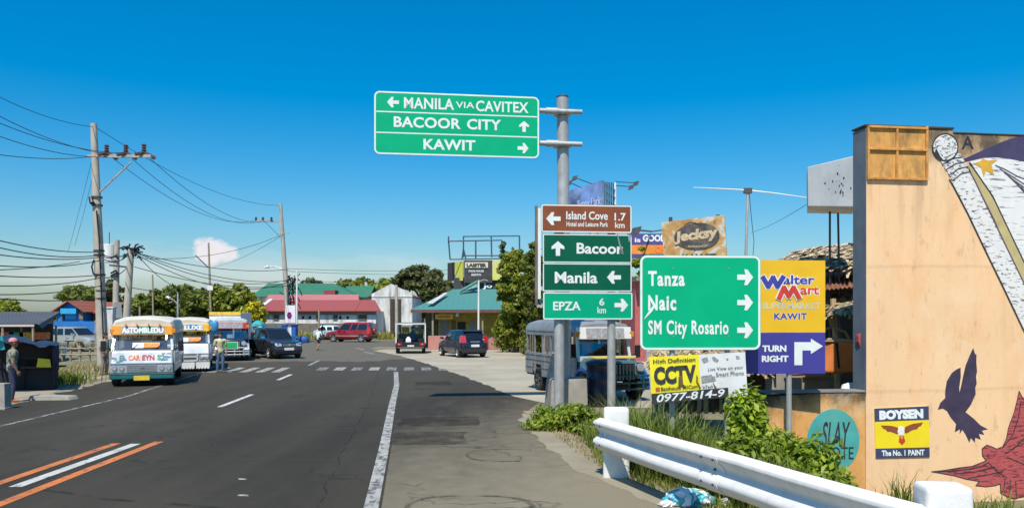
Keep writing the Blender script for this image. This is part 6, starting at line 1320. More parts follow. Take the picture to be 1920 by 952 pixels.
sp_ = [(P(532,503,70), P(960,497,120), .5), (P(533,508,70), P(960,505,120), .5), (P(533,438,70), P(200,478,56), 1.0), (P(545,525,70), P(760,520,125), .4), (P(495,414,69.5), P(533,452,70), .0), (P(537,436,70), P(400,500,120), .5)]
wires(sp_, 'thin wire stretched from the far tall pole', 'thin far wires', .018)
wires([(P(1530,372,15.9), P(1408,436,30), .08)], 'thin wire from the white canopy box to the antenna mast', 'canopy wire', .006)
wires([(P(172,300,36), P(128,470,44), .1), (P(174,330,36), P(140,460,46), .1)], 'faint guy wire of the leaning pole', 'guy wires', .008)

# ------------------------------------------------------------------ trees and plants
BARK = M('tree_bark', (.13,.10,.07), .9, var=.3, scale=4, bmp=.4)
LEAFA = leafm('leaf_mid_green', (.040,.068,.010), (.22,.24,.03), .28)
LEAFB = leafm('leaf_bright_green', (.06,.10,.010), (.32,.33,.035), .28)
LEAFC = leafm('leaf_dark_olive', (.026,.038,.012), (.13,.135,.034), .2)
LEAFY = leafm('leaf_yellow', (.30,.26,.008), (.66,.54,.025), .25)
LEAFF = leafm('leaf_far', (.035,.06,.022), (.12,.15,.05), .15)
def leafcloud(rnd, n, clumps, size, flat=.35, drop=0):
    """clumps: list of (centre, radius vector). Each leaf is a folded diamond"""
    g = np.random.default_rng(rnd); k = len(clumps); ctr = np.array([c for c, r_ in clumps]); rad = np.array([r_ for c, r_ in clumps])
    wgt = rad.prod(1)**.55; idx = g.choice(k, n, p=wgt/wgt.sum())
    d = g.normal(size=(n,3)); d /= np.linalg.norm(d,axis=1)[:,None]; rr_ = np.minimum(g.random(n)**.55*1.0 + np.abs(g.normal(0,.10,n)), 1.35)
    pos = ctr[idx] + d*rad[idx]*rr_[:,None]
    nrm = d + g.normal(size=(n,3))*.55; nrm[:,2] += flat; nrm /= np.linalg.norm(nrm,axis=1)[:,None]
    tv = g.normal(size=(n,3)); tv -= nrm*(tv*nrm).sum(1)[:,None]; tv /= np.linalg.norm(tv,axis=1)[:,None]; tv[:,2] -= drop; bv = np.cross(nrm,tv)
    s = size*g.uniform(.6,1.35,n)[:,None]
    v = np.stack([pos-tv*s, pos+bv*s*.45-nrm*s*.10, pos+tv*s, pos-bv*s*.45-nrm*s*.10, pos+nrm*s*.10*0], 1)[:, :4]
    f = np.arange(n*4).reshape(n,4)
    return v.reshape(-1,3), np.concatenate([f[:,[0,1,2]], f[:,[0,2,3]]])
def npmesh(name, v, f, mat, parent):
    me = bpy.data.meshes.new(name); n = len(f); k = f.shape[1]
    me.vertices.add(len(v)); me.vertices.foreach_set('co', np.asarray(v, np.float32).ravel()); me.loops.add(n*k); me.loops.foreach_set('vertex_index', np.asarray(f, np.int32).ravel()); me.polygons.add(n)
    me.polygons.foreach_set('loop_start', np.arange(0, n*k, k, dtype=np.int32)); me.materials.append(mat); me.update(calc_edges=True); me.validate()
    o_ = bpy.data.objects.new(name, me); C.objects.link(o_)
    if parent: o_.parent = parent
    return o_
def tree(label, px, Y_, py_top, py_bot, half_px, mat, n=3500, size=.30, seed=1, nclump=22, trunk=.22, umb=False, group='trees around the junction', zoff=0, name='tree', stems=1, gap=1.0):
    base = Vector((GX(px,Y_), Y_, zoff)); t_ = thing(name, label, 'tree', tuple(base), 0, group); rnd = random.Random(seed)
    zt_ = GZ(py_top,Y_)-zoff; zb_ = max(GZ(py_bot,Y_)-zoff, .2); rx = half_px/F*Y_; rz_ = (zt_-zb_)/2; cz = (zt_+zb_)/2
    cl = []
    nclump = int(nclump*1.9)
    for i in range(nclump):
        while True:
            d = Vector((rnd.uniform(-1,1), rnd.uniform(-1,1), rnd.uniform(-1,1)))
            if .25 < d.length < 1: break
        if umb: d.z = .35*d.z + .55*(1-(d.x**2+d.y**2))
        k = rnd.uniform(.13,.34)*gap
        c = Vector((d.x*rx*(1-k*.75), d.y*rx*(1-k*.75), cz + d.z*rz_*(1-k*.75))); cl.append((tuple(c), (k*rx, k*rx, k*min(rx,rz_)*(.6 if umb else .85))))
    mb_ = MB(); 
    for s_ in range(stems):
        off = Vector((rnd.uniform(-.5,.5), rnd.uniform(-.5,.5), 0))*(rx*.5 if stems > 1 else 0)
        fork = Vector((rnd.uniform(-.1,.1)*rx, rnd.uniform(-.1,.1)*rx, zb_ + (zt_-zb_)*.22)) + off
        mb_.tube([off+Vector((0,0,-.3)), off*.9+fork*.1+Vector((0,0,fork.z*.45)), fork], [trunk*1.25, trunk, trunk*.75], 9)
    tr_ = mb_.build('trunk', BARK, t_, smooth=True)
    for c, r_ in cl[:max(7, nclump//4)]:
        c = Vector(c); mid = fork.lerp(c,.5)+Vector((0,0,.12*rz_)); mb_ = MB(); mb_.tube([fork, mid, c], [trunk*.5, trunk*.3, trunk*.1], 6); mb_.build('limb', BARK, tr_, smooth=True)
    v, f = leafcloud(seed, n, cl, size); npmesh('crown', v, f, mat, t_); return t_
tree('round bright green tree standing left behind the yellow-leaved tree', 430, 78, 527, 606, 52, LEAFB, 6000, .30, 1, 30)
tree('green tree behind the roofs of the first two jeepneys', 345, 82, 531, 612, 62, LEAFA, 6500, .32, 2, 32)
tree('low green tree above the cream roof of the first jeepney', 283, 80, 538, 615, 42, LEAFA, 4200, .30, 3, 22)
tree('dark green tree filling the gap above the second jeepney', 388, 86, 535, 612, 45, LEAFC, 4500, .32, 33, 24)
for px, pt, hp, Yt, mt, sd, lb in ((262,548,34,92,LEAFA,61,'green tree low behind the cable-knotted pole'), (312,536,44,95,LEAFB,62,'lighter green tree behind the slender bare pole'), (372,540,40,94,LEAFA,63,'green tree behind the thin dark street light pole'), (455,534,40,92,LEAFA,64,'green tree left of the green roofed hall'), (410,545,40,88,LEAFC,65,'shaded tree behind the white box truck')):
    tree(lb, px, Yt, pt, 622, hp, mt, 4500, .32, sd, 26)
tree('small vivid yellow-leaved tree beside the red roofs', 478, 74, 562, 612, 25, LEAFY, 3200, .20, 4, 16, trunk=.14)
tree('flat-topped green tree behind the blue house', 152, 88, 526, 590, 50, LEAFA, 4600, .32, 5, 22, umb=True)
tree('bright green tree cut by the left edge of the view', 2, 60, 553, 612, 42, LEAFB, 4000, .24, 6, 20)
tree('dark scraggly tree behind the transformer pole', 213, 82, 512, 600, 24, LEAFC, 2600, .26, 7, 14)
tree('far dark tree above the green roof', 586, 150, 517, 560, 28, LEAFF, 1800, .55, 8, 12)
tree('green tree left of the weathered white house', 668, 135, 514, 600, 58, LEAFA, 6000, .48, 9, 28)
tree('yellowish green tree rising behind the white house', 716, 128, 511, 600, 46, LEAFB, 5000, .44, 10, 24)
tree('spreading rain tree with bare limbs behind the white house', 790, 118, 484, 600, 62, LEAFC, 5200, .40, 11, 26, trunk=.4, umb=True, gap=.78)
tree('dense dark tree behind the teal roofed eatery', 815, 112, 515, 610, 45, LEAFC, 4500, .42, 12, 22, trunk=.35)
tree('dark bushy tree behind the black and yellow rooftop sign', 850, 105, 540, 618, 40, LEAFC, 3200, .40, 13, 16)
tree('tall slender-leaved tree beside the eatery', 970, 50, 452, 660, 42, LEAFB, 13000, .17, 14, 70, trunk=.055, stems=3, gap=.72)
tree('dark leafy tree touching the left post of the stacked sign', 1000, 46, 440, 640, 28, LEAFA, 7500, .16, 15, 46, trunk=.05, stems=2, gap=.8)
tree('leafy tree poking up between the stacked sign and the violet banner', 1208, 44, 448, 600, 26, LEAFB, 4500, .16, 16, 24, trunk=.12)
tree('feathery pale tree top over the black and yellow sign', 950, 62, 446, 520, 20, LEAFF, 1300, .14, 17, 14, trunk=.08, gap=.9)
for i, (px, py, hp, Y_) in enumerate(((60,586,36,170),(120,582,36,180),(30,578,30,190),(250,560,30,160),(520,560,40,190),(560,556,40,190),(640,552,50,200),(1100,560,60,190),(1170,555,50,180),(1270,560,60,190))):
    tree(('hazy far tree behind the grey shed roof', 'hazy far tree left of the blue house', 'hazy far tree at the left edge behind the sheds', 'hazy far tree behind the cable-knotted pole', 'hazy far tree behind the green hall at its left end', 'hazy far tree behind the green hall beside the tall pole', 'hazy far tree behind the green annexe', 'hazy far tree behind the stacked direction sign', 'hazy far tree in the gap right of the stacked sign', 'hazy far tree behind the broad green sign')[i], px, Y_, py, 616, hp, LEAFF, 1500, .75, 40+i, 10, trunk=.3, group='far treeline')

def grass(name, pts, n, hgt, wid, mat, seed, lean=.35, label=None):
    rnd = random.Random(seed); mb_ = MB()
    for i in range(n):
        x, y, k = pts(rnd); z = gz(x,y); a = rnd.uniform(0,6.28); h = hgt*k*rnd.uniform(.55,1.25); d = Vector((math.cos(a),math.sin(a),0)); l = d*h*rnd.uniform(.1,lean)*1.6; s_ = Vector((-d.y,d.x,0))*wid*rnd.uniform(.6,1.3)
        p = Vector((x,y,z-.02)); m_ = p+l*.35+Vector((0,0,h*.62)); q = p+l+Vector((0,0,h*rnd.uniform(.75,1)))
        mb_.add([p-s_,p+s_,m_+s_*.75,m_-s_*.75,q], [(0,1,2,3),(3,2,4)])
    return mb_.build(name, mat)
GRASSG = leafm('grass_green', (.06,.10,.012), (.22,.27,.045), .25, (.36,.28,.10)); GRASSD = leafm('grass_dry', (.17,.125,.045), (.42,.32,.13), .2); WEED = leafm('weed_green', (.06,.115,.008), (.28,.34,.03), .3, (.30,.24,.07)); BUSHL = leafm('bush_leaf', (.065,.13,.008), (.36,.44,.03), .33)
def zone(xa, xb, ya, yb, off0=.1):      # scatter to the right of the verge edge
    def f(rnd):
        y = rnd.uniform(ya,yb); x = verge_x(y)+off0+rnd.uniform(xa,xb); return x, y, 1.0
    return f
g = grass('long_grass', zone(.4,1.5,8.9,11.6), 6500, .72, .0085, GRASSG, 1, .5); stuff(tag(g, 'long green and straw grass behind the guardrail below the torn banner', 'grass'))
g = grass('verge_grass', zone(.12,.75,5.2,12.2,.0), 2600, .15, .008, GRASSG, 2, .6); stuff(tag(g, 'short weedy grass creeping out under the guardrail', 'grass'))
g = grass('dry_grass', lambda r: ((verge_x(y_ := r.uniform(5,18.4))+r.uniform(.05,.5)), y_, 1.0), 2600, .10, .007, GRASSD, 3, .7); stuff(tag(g, 'dry straw and dead grass along the edge of the shoulder', 'grass'))
g = grass('wall_grass', lambda r: (r.uniform(3.6,7.4), r.uniform(9.6,11.9), 1.0), 2600, .42, .008, GRASSG, 4, .5); stuff(tag(g, 'rough green grass at the foot of the walls', 'grass'))
g = grass('signpost_grass', lambda r: (r.uniform(1.3,4.2), r.uniform(12.2,17.6), r.uniform(.5,1)), 3600, .50, .010, GRASSG, 5, .5); stuff(tag(g, 'mixed grass growing around the signposts', 'grass'))
g = grass('tall_grass', lambda r: (r.uniform(1.72,3.3), r.uniform(10.7,13.2), r.uniform(.55,1)), 9000, 1.08, .010, GRASSG, 15, .5); stuff(tag(g, 'tall green grass below the torn banner behind the guardrail post', 'grass'))
g = grass('leaf_litter', lambda r: (verge_x(y_ := r.uniform(8,18.5))+r.gauss(.0,.16), y_, r.uniform(.4,1)), 1500, .035, .014, GRASSD, 16, 1.6); stuff(tag(g, 'scattered dry leaves along the shoulder edge', 'leaves'))
def far_pts(r):
    y = r.uniform(79,91); return r.uniform(-34,-8), y, r.uniform(.4,1.1)
g = grass('roadside_weeds', far_pts, 5200, .85, .05, leafm('weed_yellow_green', (.12,.12,.02), (.36,.31,.07), .2), 6, .5); stuff(tag(g, 'yellow-green weeds on the far verge below the red roofs', 'weeds'))
g = grass('lot_grass', lambda r: (r.uniform(-19.5,-15.4)-.3*0, r.uniform(26,36), r.uniform(.3,1)), 2400, .30, .016, GRASSD, 7, .6); stuff(tag(g, 'dry grass on the dirt lot beside the first jeepney', 'grass'))
g = grass('lot_weeds', lambda r: (r.gauss(-15.2,.5), r.gauss(26.5,.8), 1), 900, .45, .014, GRASSG, 8, .5); stuff(tag(g, 'green weeds next to the dark stall', 'weeds'))
def shrub(label, loc, rx, ry, hz, n, size, mat, seed, nclump=20, name='leafy_shrub'):
    t_ = thing(name, label, 'shrub', loc); rnd = random.Random(seed); cl = []
    for i in range(nclump):
        a = rnd.uniform(0,6.28); k = rnd.random()**.6; z = rnd.random()**.8
        r_ = rnd.uniform(.16,.30); sc_ = (1-z*.55)
        cl.append(((rx*k*sc_*math.cos(a), ry*k*sc_*math.sin(a), hz*(.12+.75*z)), (rx*r_*1.15, ry*r_*1.15, hz*r_)))
    v, f = leafcloud(seed, n, cl, size, .6, .25); npmesh('foliage', v, f, mat, t_)
    mb_ = MB()
    for c, r_ in cl: c = Vector(c); mb_.tube([(c.x*.2,c.y*.2,-.1), c*.6+Vector((0,0,.05)), c], [.014,.010,.005], 5)
    mb_.build('stem', M('green_stem', (.12,.14,.04), .8), t_); return t_
shrub('tall leafy green shrub growing in front of the torn banner', tuple(Vector((GX(1403,10.6), 10.6, gz(GX(1403,10.6),10.6)))), .46, .45, 1.52, 3600, .06, BUSHL, 21, 34)
shrub('broad low green shrub behind the guardrail in front of the low wall', tuple(Vector((GX(1490,10.2), 10.2, gz(GX(1490,10.2),10.2)))), .95, .6, 1.22, 6500, .055, BUSHL, 22, 44)
shrub('small green shrub spilling over below the low wall', tuple(Vector((GX(1545,9.9), 9.9, gz(GX(1545,9.9),9.9)))), .50, .45, .95, 2400, .05, WEED, 23, 22)
shrub('leafy green shrub midway along the guardrail', tuple(Vector((GX(1415,9.7), 9.7, gz(GX(1415,9.7),9.7)))), .62, .5, .95, 3000, .05, WEED, 24, 28)
shrub('low creeping green shrub at the foot of the sign posts', (1.02, 15.9, -.02), .95, .85, .48, 3800, .05, WEED, 25, 30)
shrub('low dry weed clump beside the guardrail end post', (1.95, 13.6, gz(1.95,13.6)), .5, .8, .6, 1200, .05, leafm('weed_dry', (.12,.12,.03), (.36,.30,.09), .2), 26, 14)
shrub('dense leafy shrub at the foot of the trees beside the eatery', (GX(965,50.5), 50.5, 0), 1.7, 1.0, 2.4, 4500, .13, LEAFB, 28, 40)
shrub('dark leafy shrub behind the roof of the parked grey jeepney', (GX(1010,47), 47, 0), 1.2, .9, 2.2, 3000, .13, LEAFA, 29, 30)
tf = shrub('spiky grass tuft below the paint plate', (GX(1690,11.0), 11.0, gz(GX(1690,11.0),11.0)), .2, .2, .3, 120, .04, WEED, 27, 6, 'grass_tuft')
rnd = random.Random(6); mb = MB()
for i in range(110):
    a = rnd.uniform(0,6.28); h = rnd.uniform(.35,.95); l = Vector((math.cos(a),math.sin(a),0))*h*rnd.uniform(.15,.6); s_ = Vector((-math.sin(a),math.cos(a),0))*.007; p = Vector((rnd.gauss(0,.08),rnd.gauss(0,.08),0))
    mb.add([p-s_,p+s_,p+l*.35+Vector((0,0,h*.65))+s_,p+l*.35+Vector((0,0,h*.65))-s_,p+l+Vector((0,0,h*.9))], [(0,1,2,3),(3,2,4)])
mb.build('blades', GRASSG, tf)

# litter on the verge
def crumple(name, label, cat, loc, r, flat, mat, seed, sub=4, amt=.35):
    bm = bmesh.new(); bmesh.ops.create_icosphere(bm, subdivisions=sub, radius=1); g_ = random.Random(seed); ph = [Vector((g_.uniform(-1,1),g_.uniform(-1,1),g_.uniform(-1,1))).normalized() for _ in range(16)]
    for v in bm.verts:
        d = v.co.normalized(); k = 1 + amt*sum(abs(math.sin(6*d.dot(p)+i*1.9))-.6 for i, p in enumerate(ph))*.22; v.co = Vector((d.x*r*k*1.25, d.y*r*k, max(d.z*r*k*flat+r*flat*.55, 0)))
    me = bpy.data.meshes.new(name); bm.to_mesh(me); bm.free(); me.materials.append(mat); o_ = bpy.data.objects.new(name, me); C.objects.link(o_); o_.location = loc; tag(o_, label, cat); return o_
def m_bag():
    m, tt, b = newmat('teal_white_plastic'); v = opos(tt); n1 = noise(tt, 7, 3, v, .5, .7)
    lnk(tt, ramp(tt, n1, (.42,(.70,.74,.74)), (.47,(.70,.74,.74)), (.49,(.03,.36,.42)), (.58,(.04,.42,.50)), (.60,(.20,.28,.36)), (.66,(.72,.74,.74))), b.inputs['Base Color']); b.inputs['Roughness'].default_value = .3; bump(tt, b, noise(tt, 26, 4, v), .7, .02); return m
Y = 9.45; crumple('rubbish_bag', 'crumpled teal and white plastic rubbish bag lying on the shoulder edge', 'plastic bag', (GX(1290,Y), Y, .0), .21, .55, m_bag(), 3)
PLW = M('litter_white', (.62,.60,.56), .6, var=.2, scale=20); PLB = M('litter_brown', (.34,.26,.17), .8, var=.3, scale=14)
rnd = random.Random(4)
for i, (px, py, r_, mt, lb) in enumerate(((1345,912,.09,PLB,'crumpled brown paper beside the teal and white bag'), (1272,893,.06,PLW,'pale plastic scrap just above the teal and white bag'), (1250,948,.07,PLW,'clear plastic scrap left of the teal and white bag'), (1365,945,.08,PLW,'whitish plastic scrap right of the teal and white bag'), (1365,918,.04,PLW,'small white scrap under the guardrail'), (1412,940,.035,PLW,'tiny white scrap on the weedy verge under the guardrail'), (1425,937,.05,M('litter_teal',(.04,.36,.38),.5),'small teal plastic strip under the guardrail'), (1063,803,.045,PLW,'small white scrap at the foot of the low creeping shrub'), (1240,888,.05,M('litter_yellow',(.6,.36,.04),.6),'small yellow wrapper near the guardrail end'))):
    Y_ = 3300/(py-595); crumple('litter', lb, 'litter', (GX(px,Y_), Y_, .0), r_, .6, mt, 10+i, 3, .5)
STONE = M('grey_stone', (.30,.275,.235), .9, var=.25, scale=9, bmp=.4)
for px, r_, lb in ((1596,.13,'largest grey stone at the foot of the orange wall'),(1616,.10,'middle grey stone at the foot of the orange wall'),(1630,.07,'smallest grey stone at the foot of the orange wall')):
    x = GX(px,10.8); crumple('stone', lb, 'stone', (x, 10.8, gz(x,10.8)+.02), r_*1.6, .8, STONE, int(px), 2, .25)['group'] = 'stones at the wall foot'

# ------------------------------------------------------------------ buildings
def bx(parent, name, x0, x1, y0, y1, z0, z1, mat, bev=0): return MB().box(x0,x1,y0,y1,z0,z1).build(name, mat, parent, bevel=bev)
def gable(parent, name, x0, x1, y0, y1, zr, ze, mat, axis='x', th=.12):      # pitched roof, ridge along axis
    mb_ = MB()
    if axis == 'x':
        ym = (y0+y1)/2
        mb_.hexa([(x0,y0,ze-th),(x1,y0,ze-th),(x1,ym,zr-th),(x0,ym,zr-th),(x0,y0,ze),(x1,y0,ze),(x1,ym,zr),(x0,ym,zr)]); mb_.hexa([(x0,ym,zr-th),(x1,ym,zr-th),(x1,y1,ze-th),(x0,y1,ze-th),(x0,ym,zr),(x1,ym,zr),(x1,y1,ze),(x0,y1,ze)])
    else:
        xm = (x0+x1)/2
        mb_.hexa([(x0,y0,ze-th),(xm,y0,zr-th),(xm,y1,zr-th),(x0,y1,ze-th),(x0,y0,ze),(xm,y0,zr),(xm,y1,zr),(x0,y1,ze)]); mb_.hexa([(xm,y0,zr-th),(x1,y0,ze-th),(x1,y1,ze-th),(xm,y1,zr-th),(xm,y0,zr),(x1,y0,ze),(x1,y1,ze),(xm,y1,zr)])
    return mb_.build(name, mat, parent)
def m_roof(name, col, per=.35, dirt=(.2,.1,.08), da=.4):
    m, tt, b = newmat(name); v = opos(tt); w_ = tt.nodes.new('ShaderNodeTexWave'); w_.inputs['Scale'].default_value = 1/per*.31; w_.bands_direction = 'X'; lnk(tt, v, w_.inputs['Vector'])
    n1 = noise(tt, .5, 6, v, .6); c = mixc(tt, ramp(tt, n1, (.45, 0.0), (.75, da)), col, dirt)
    lnk(tt, c, b.inputs['Base Color']); b.inputs['Roughness'].default_value = .55; bump(tt, b, w_.outputs[1], .5, .05); return m
RED_R = m_roof('red_metal_roof', (.30,.068,.058), .5, (.22,.09,.08), .6); PINK_R = m_roof('pinkish_metal_roof', (.46,.17,.155), .5, (.3,.1,.09)); GRN_R = m_roof('green_metal_roof', (.035,.165,.09), .6, (.08,.17,.11), .6); TEAL_R = m_roof('teal_metal_roof', (.06,.215,.195), .4, (.12,.20,.18), .6); GREY_R = m_roof('grey_metal_roof', (.13,.135,.14), .3, (.08,.075,.07)); RUSTR = m_roof('rust_red_roof', (.30,.09,.045), .5)
def m_oldwhite():
    m, tt, b = newmat('weathered_whitewash'); v = wpos(tt); n1 = noise(tt, .9, 8, mapv(tt, v, (1.6,1,.35)), .7); n2 = noise(tt, .35, 4, v)
    lnk(tt, mixc(tt, ramp(tt, n1, (.47, 0.0), (.68, .85)), mixc(tt, ramp(tt, n2, (.35,0.0),(.65,1.0)), (.58,.565,.52), (.76,.75,.72)), (.22,.20,.175)), b.inputs['Base Color']); b.inputs['Roughness'].default_value = .9; return m
OLDW = m_oldwhite(); DARKW = M('dark_opening', (.02,.02,.02), .8); STONEW = M('dark_stone_wall', (.16,.14,.115), .9, var=.3, scale=1.5, bmp=.4)
# red roofed long building
Y = 92; x0, x1 = GX(478,Y), GX(712,Y); t = thing('red_roofed_building', 'long low white building with a red metal roof beyond the junction', 'building', ((x0+x1)/2, Y, 0)); hx = (x1-x0)/2
bx(t, 'wall', -hx+.9, hx-.5, .3, 6, 0, GZ(583,Y), OLDW); bx(t, 'plinth', -hx+.8, hx-.4, .0, .29, 0, GZ(606,Y), STONEW)
bx(t, 'eaves_shade_strip', -hx+.9, hx-.5, .22, .29, GZ(590,Y), GZ(583,Y)-.06, M('eaves_shade_grey', (.25,.24,.22), .8))  # eaves shadow painted on the wall as a grey strip
zr, ze = GZ(562,Y+3), GZ(582,Y); mb = MB(); mb.hexa([(-hx+.3,-.3,ze-.1),(hx+.2,-.3,ze-.1),(hx-1.1,3.2,zr-.1),(-hx+.9,3.2,zr-.1),(-hx+.3,-.3,ze),(hx+.2,-.3,ze),(hx-1.1,3.2,zr),(-hx+.9,3.2,zr)]); mb.build('roof', RED_R, t)
z2 = GZ(552,Y+6); mb = MB(); mb.hexa([(-hx+.2,3.1,zr-.35),(hx-3,3.1,zr-.35),(hx-3.6,6,z2-.1),(-hx-.2,6,z2-.1),(-hx+.2,3.1,zr-.05),(hx-3,3.1,zr-.05),(hx-3.6,6,z2),(-hx-.2,6,z2)]); mb.build('upper_roof', PINK_R, t)
for px in (567, 580, 637, 651): bx(t, 'vent_opening', GX(px-2.2,Y)-t.location.x, GX(px+2.2,Y)-t.location.x, .25, .31, GZ(597.5,Y), GZ(592.5,Y), DARKW)
for a, b_ in ((671,687),(624,632),(592,597),(512,522)): bx(t, 'window', GX(a,Y)-t.location.x, GX(b_,Y)-t.location.x, .24, .31, GZ(601,Y), GZ(590,Y), M('old_shutter', (.10,.09,.075), .8))
mb = MB(); mb.hexa([(-hx+.2,-.35,ze-.3),(-hx+.6,-.35,ze-.3),(-hx+1.1,3.2,zr-.2),(-hx+.7,3.2,zr-.2),(-hx+.2,-.35,ze+.12),(-hx+.6,-.35,ze+.12),(-hx+1.1,3.2,zr+.12),(-hx+.7,3.2,zr+.12)]); mb.build('barge_board', WHITE, t)
# green roof
Y = 112; x0, x1 = GX(468,Y), GX(668,Y); t = thing('green_roofed_hall', 'hall with a broad green hipped roof rising behind the red roofs', 'building', ((x0+x1)/2, Y, 0)); hx = (x1-x0)/2
bx(t, 'wall', -hx+.5, hx-.5, .5, 12, 0, GZ(556,Y), OLDW); ze, zr = GZ(556,Y), GZ(531,Y+6)
mb = MB(); mb.add([(-hx,0,ze),(hx,0,ze),(hx,12,ze),(-hx,12,ze),(-hx+.8,6,zr),(hx-4.5,6,zr)], [(0,1,5,4),(1,2,5),(2,3,4,5),(3,0,4),(0,3,2,1)]); mb.build('roof', GRN_R, t)
bx(t, 'dormer', GX(608,Y)-t.location.x, GX(629,Y)-t.location.x, -.3, 2, ze-.2, GZ(544,Y), M('dormer_red', (.24,.06,.055), .7))
Y = 118; x0, x1 = GX(640,Y), GX(694,Y); t = thing('green_roofed_annexe', 'small annexe with a faded green roof beside the big green roof', 'building', ((x0+x1)/2, Y, 0)); hx = (x1-x0)/2
bx(t, 'wall', -hx+.3, hx-.3, .3, 8, 0, GZ(557,Y), OLDW); gable(t, 'roof', -hx, hx, -.2, 8, GZ(536,Y+4), GZ(556,Y), GRN_R)
# weathered white house
Y = 98; x0, x1 = GX(697,Y), GX(773,Y); xm = (x0+x1)/2; t = thing('white_house', 'weathered white gabled house with a tall dark doorway and grey stains', 'building', (xm, Y, 0)); hx = (x1-x0)/2
zr, ze = GZ(537,Y), GZ(553,Y); ax = GX(733,Y)-xm
mb = MB(); mb.prism([(-hx,0),(hx,0),(hx,ze+.35),(hx-.5,ze+.35),(ax,zr+.35),(-hx,ze+.15)], 0, .4); mb.build('gable_wall', OLDW, t); bx(t, 'side_wall', -hx, -hx+.4, .41, 10, 0, ze-.2, OLDW); bx(t, 'side_wall', hx-.4, hx, .41, 10, 0, ze-.2, OLDW)
mb = MB(); mb.hexa([(-hx-.7,.42,ze-.3),(ax,.42,zr+.02),(ax-.4,10,zr+.02),(-hx-1.2,10,ze-.3),(-hx-.7,.42,ze-.15),(ax,.42,zr+.17),(ax-.4,10,zr+.17),(-hx-1.2,10,ze-.15)]); mb.build('roof', RUSTR, t)
mb = MB(); mb.hexa([(ax+.01,.42,zr+.02),(hx,.42,ze-.3),(hx,10,ze-.3),(ax-.39,10,zr+.02),(ax+.01,.42,zr+.17),(hx,.42,ze-.15),(hx,10,ze-.15),(ax-.39,10,zr+.17)]); mb.build('roof', RUSTR, t)
a, b_ = GX(731.5,Y)-xm, GX(752.5,Y)-xm; bx(t, 'doorway', a, b_, -.03, .02, 0, GZ(560,Y), M('brown_door', (.055,.042,.032), .85, var=.3, scale=3)); 
for x in (a+.45, a+.9): bx(t, 'door_board', x-.02, x+.02, -.05, -.03, 0, GZ(561,Y), DARKW)
bx(t, 'cornice', -hx-.05, hx+.05, -.08, 0, ze-.22, ze-.12, OLDW)
# eatery
Y = 57.5; x0, x1 = GX(772,Y), 3.0; xm = GX(850,Y); t = thing('eatery', 'low yellow eatery with a teal metal hipped roof and a yellow signboard', 'building', (xm, Y, 0))
a, b_ = x0-xm, x1-xm; ze = GZ(580,Y-1); YW = M('eatery_yellow', (.42,.31,.05), .8, var=.2, dirt=.5, dcol=(.16,.11,.04))
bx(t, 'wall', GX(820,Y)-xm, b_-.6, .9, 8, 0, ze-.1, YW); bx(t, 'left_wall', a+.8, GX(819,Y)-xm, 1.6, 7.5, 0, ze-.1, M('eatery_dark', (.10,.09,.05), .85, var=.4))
zr = GZ(541,Y+3); rl, rrr = GX(848,Y+3)-xm, b_-3
mb = MB(); mb.add([(a,-.6,ze),(b_,-.6,ze),(b_,8.5,ze),(a,8.5,ze),(rl,4,zr),(rrr,4,zr)], [(0,1,5,4),(1,2,5),(2,3,4,5),(3,0,4),(0,3,2,1)]); rf = mb.build('roof', TEAL_R, t)
bx(t, 'fascia', a, b_, -.66, -.60, ze-.22, ze+.0, M('fascia_brown', (.14,.055,.045), .7, var=.2))
mb = MB(); mb.add([P(865,545,Y+3.0)-t.location, P(900,545,Y+3.0)-t.location, P(893,528,Y+3.4)-t.location], [(0,1,2)]); mb.tube([P(862,546,Y+2.8)-t.location, P(894,528,Y+2.8)-t.location], .12, 5); mb.build('roof_vent_gable', TEAL_R, rf)
v0 = lambda px, py, yf: (GX(px,Y-1+yf)-xm, yf-1, GZ(py,Y-1+yf)+.06)
mb = MB(); mb.patch(v0(800,571,.9), v0(812,571,.9), v0(840,551,3.2), v0(834,551,3.2), .05); mb.build('bare_sheet', M('bare_zinc', (.52,.50,.46), .6, dirt=.5), rf)
for px0, px1, py0, py1, mt in ((826,842,601,637,M('grey_door',(.20,.19,.19),.7)), (858,873,603,622,DARKW), (880,893,602,634,M('grey_shutter2',(.22,.22,.21),.6)), (846,855,600,640,M('brown_jamb',(.15,.09,.04),.7))): bx(t, 'opening', GX(px0,Y+.9)-xm, GX(px1,Y+.9)-xm, .86, .9, GZ(py1,Y+.9), GZ(py0,Y+.9), mt)
bx(t, 'signboard', GX(816.5,Y)-xm, GX(849,Y)-xm, -.10, .0, GZ(598,Y), GZ(589,Y), M('board_yellow', (.80,.55,.06), .5)); ptext(t, 'CARINDERIA', 820, 846, 591, 596, Y-.12, SR, t.location)
for px in (812, 905): bx(t, 'veranda_post', GX(px,Y)-xm-.06, GX(px,Y)-xm+.06, -.3, -.18, 0, ze-.22, WOODP)
mb = MB(); p = P(857.5,590,Y-.3)-t.location; mb.tube([p-Vector((0,0,.12)), p+Vector((0,0,.08)), p+Vector((.1,0,.25))], [.14,.10,.06], 8); mb.build('lamp', WHITE, t)
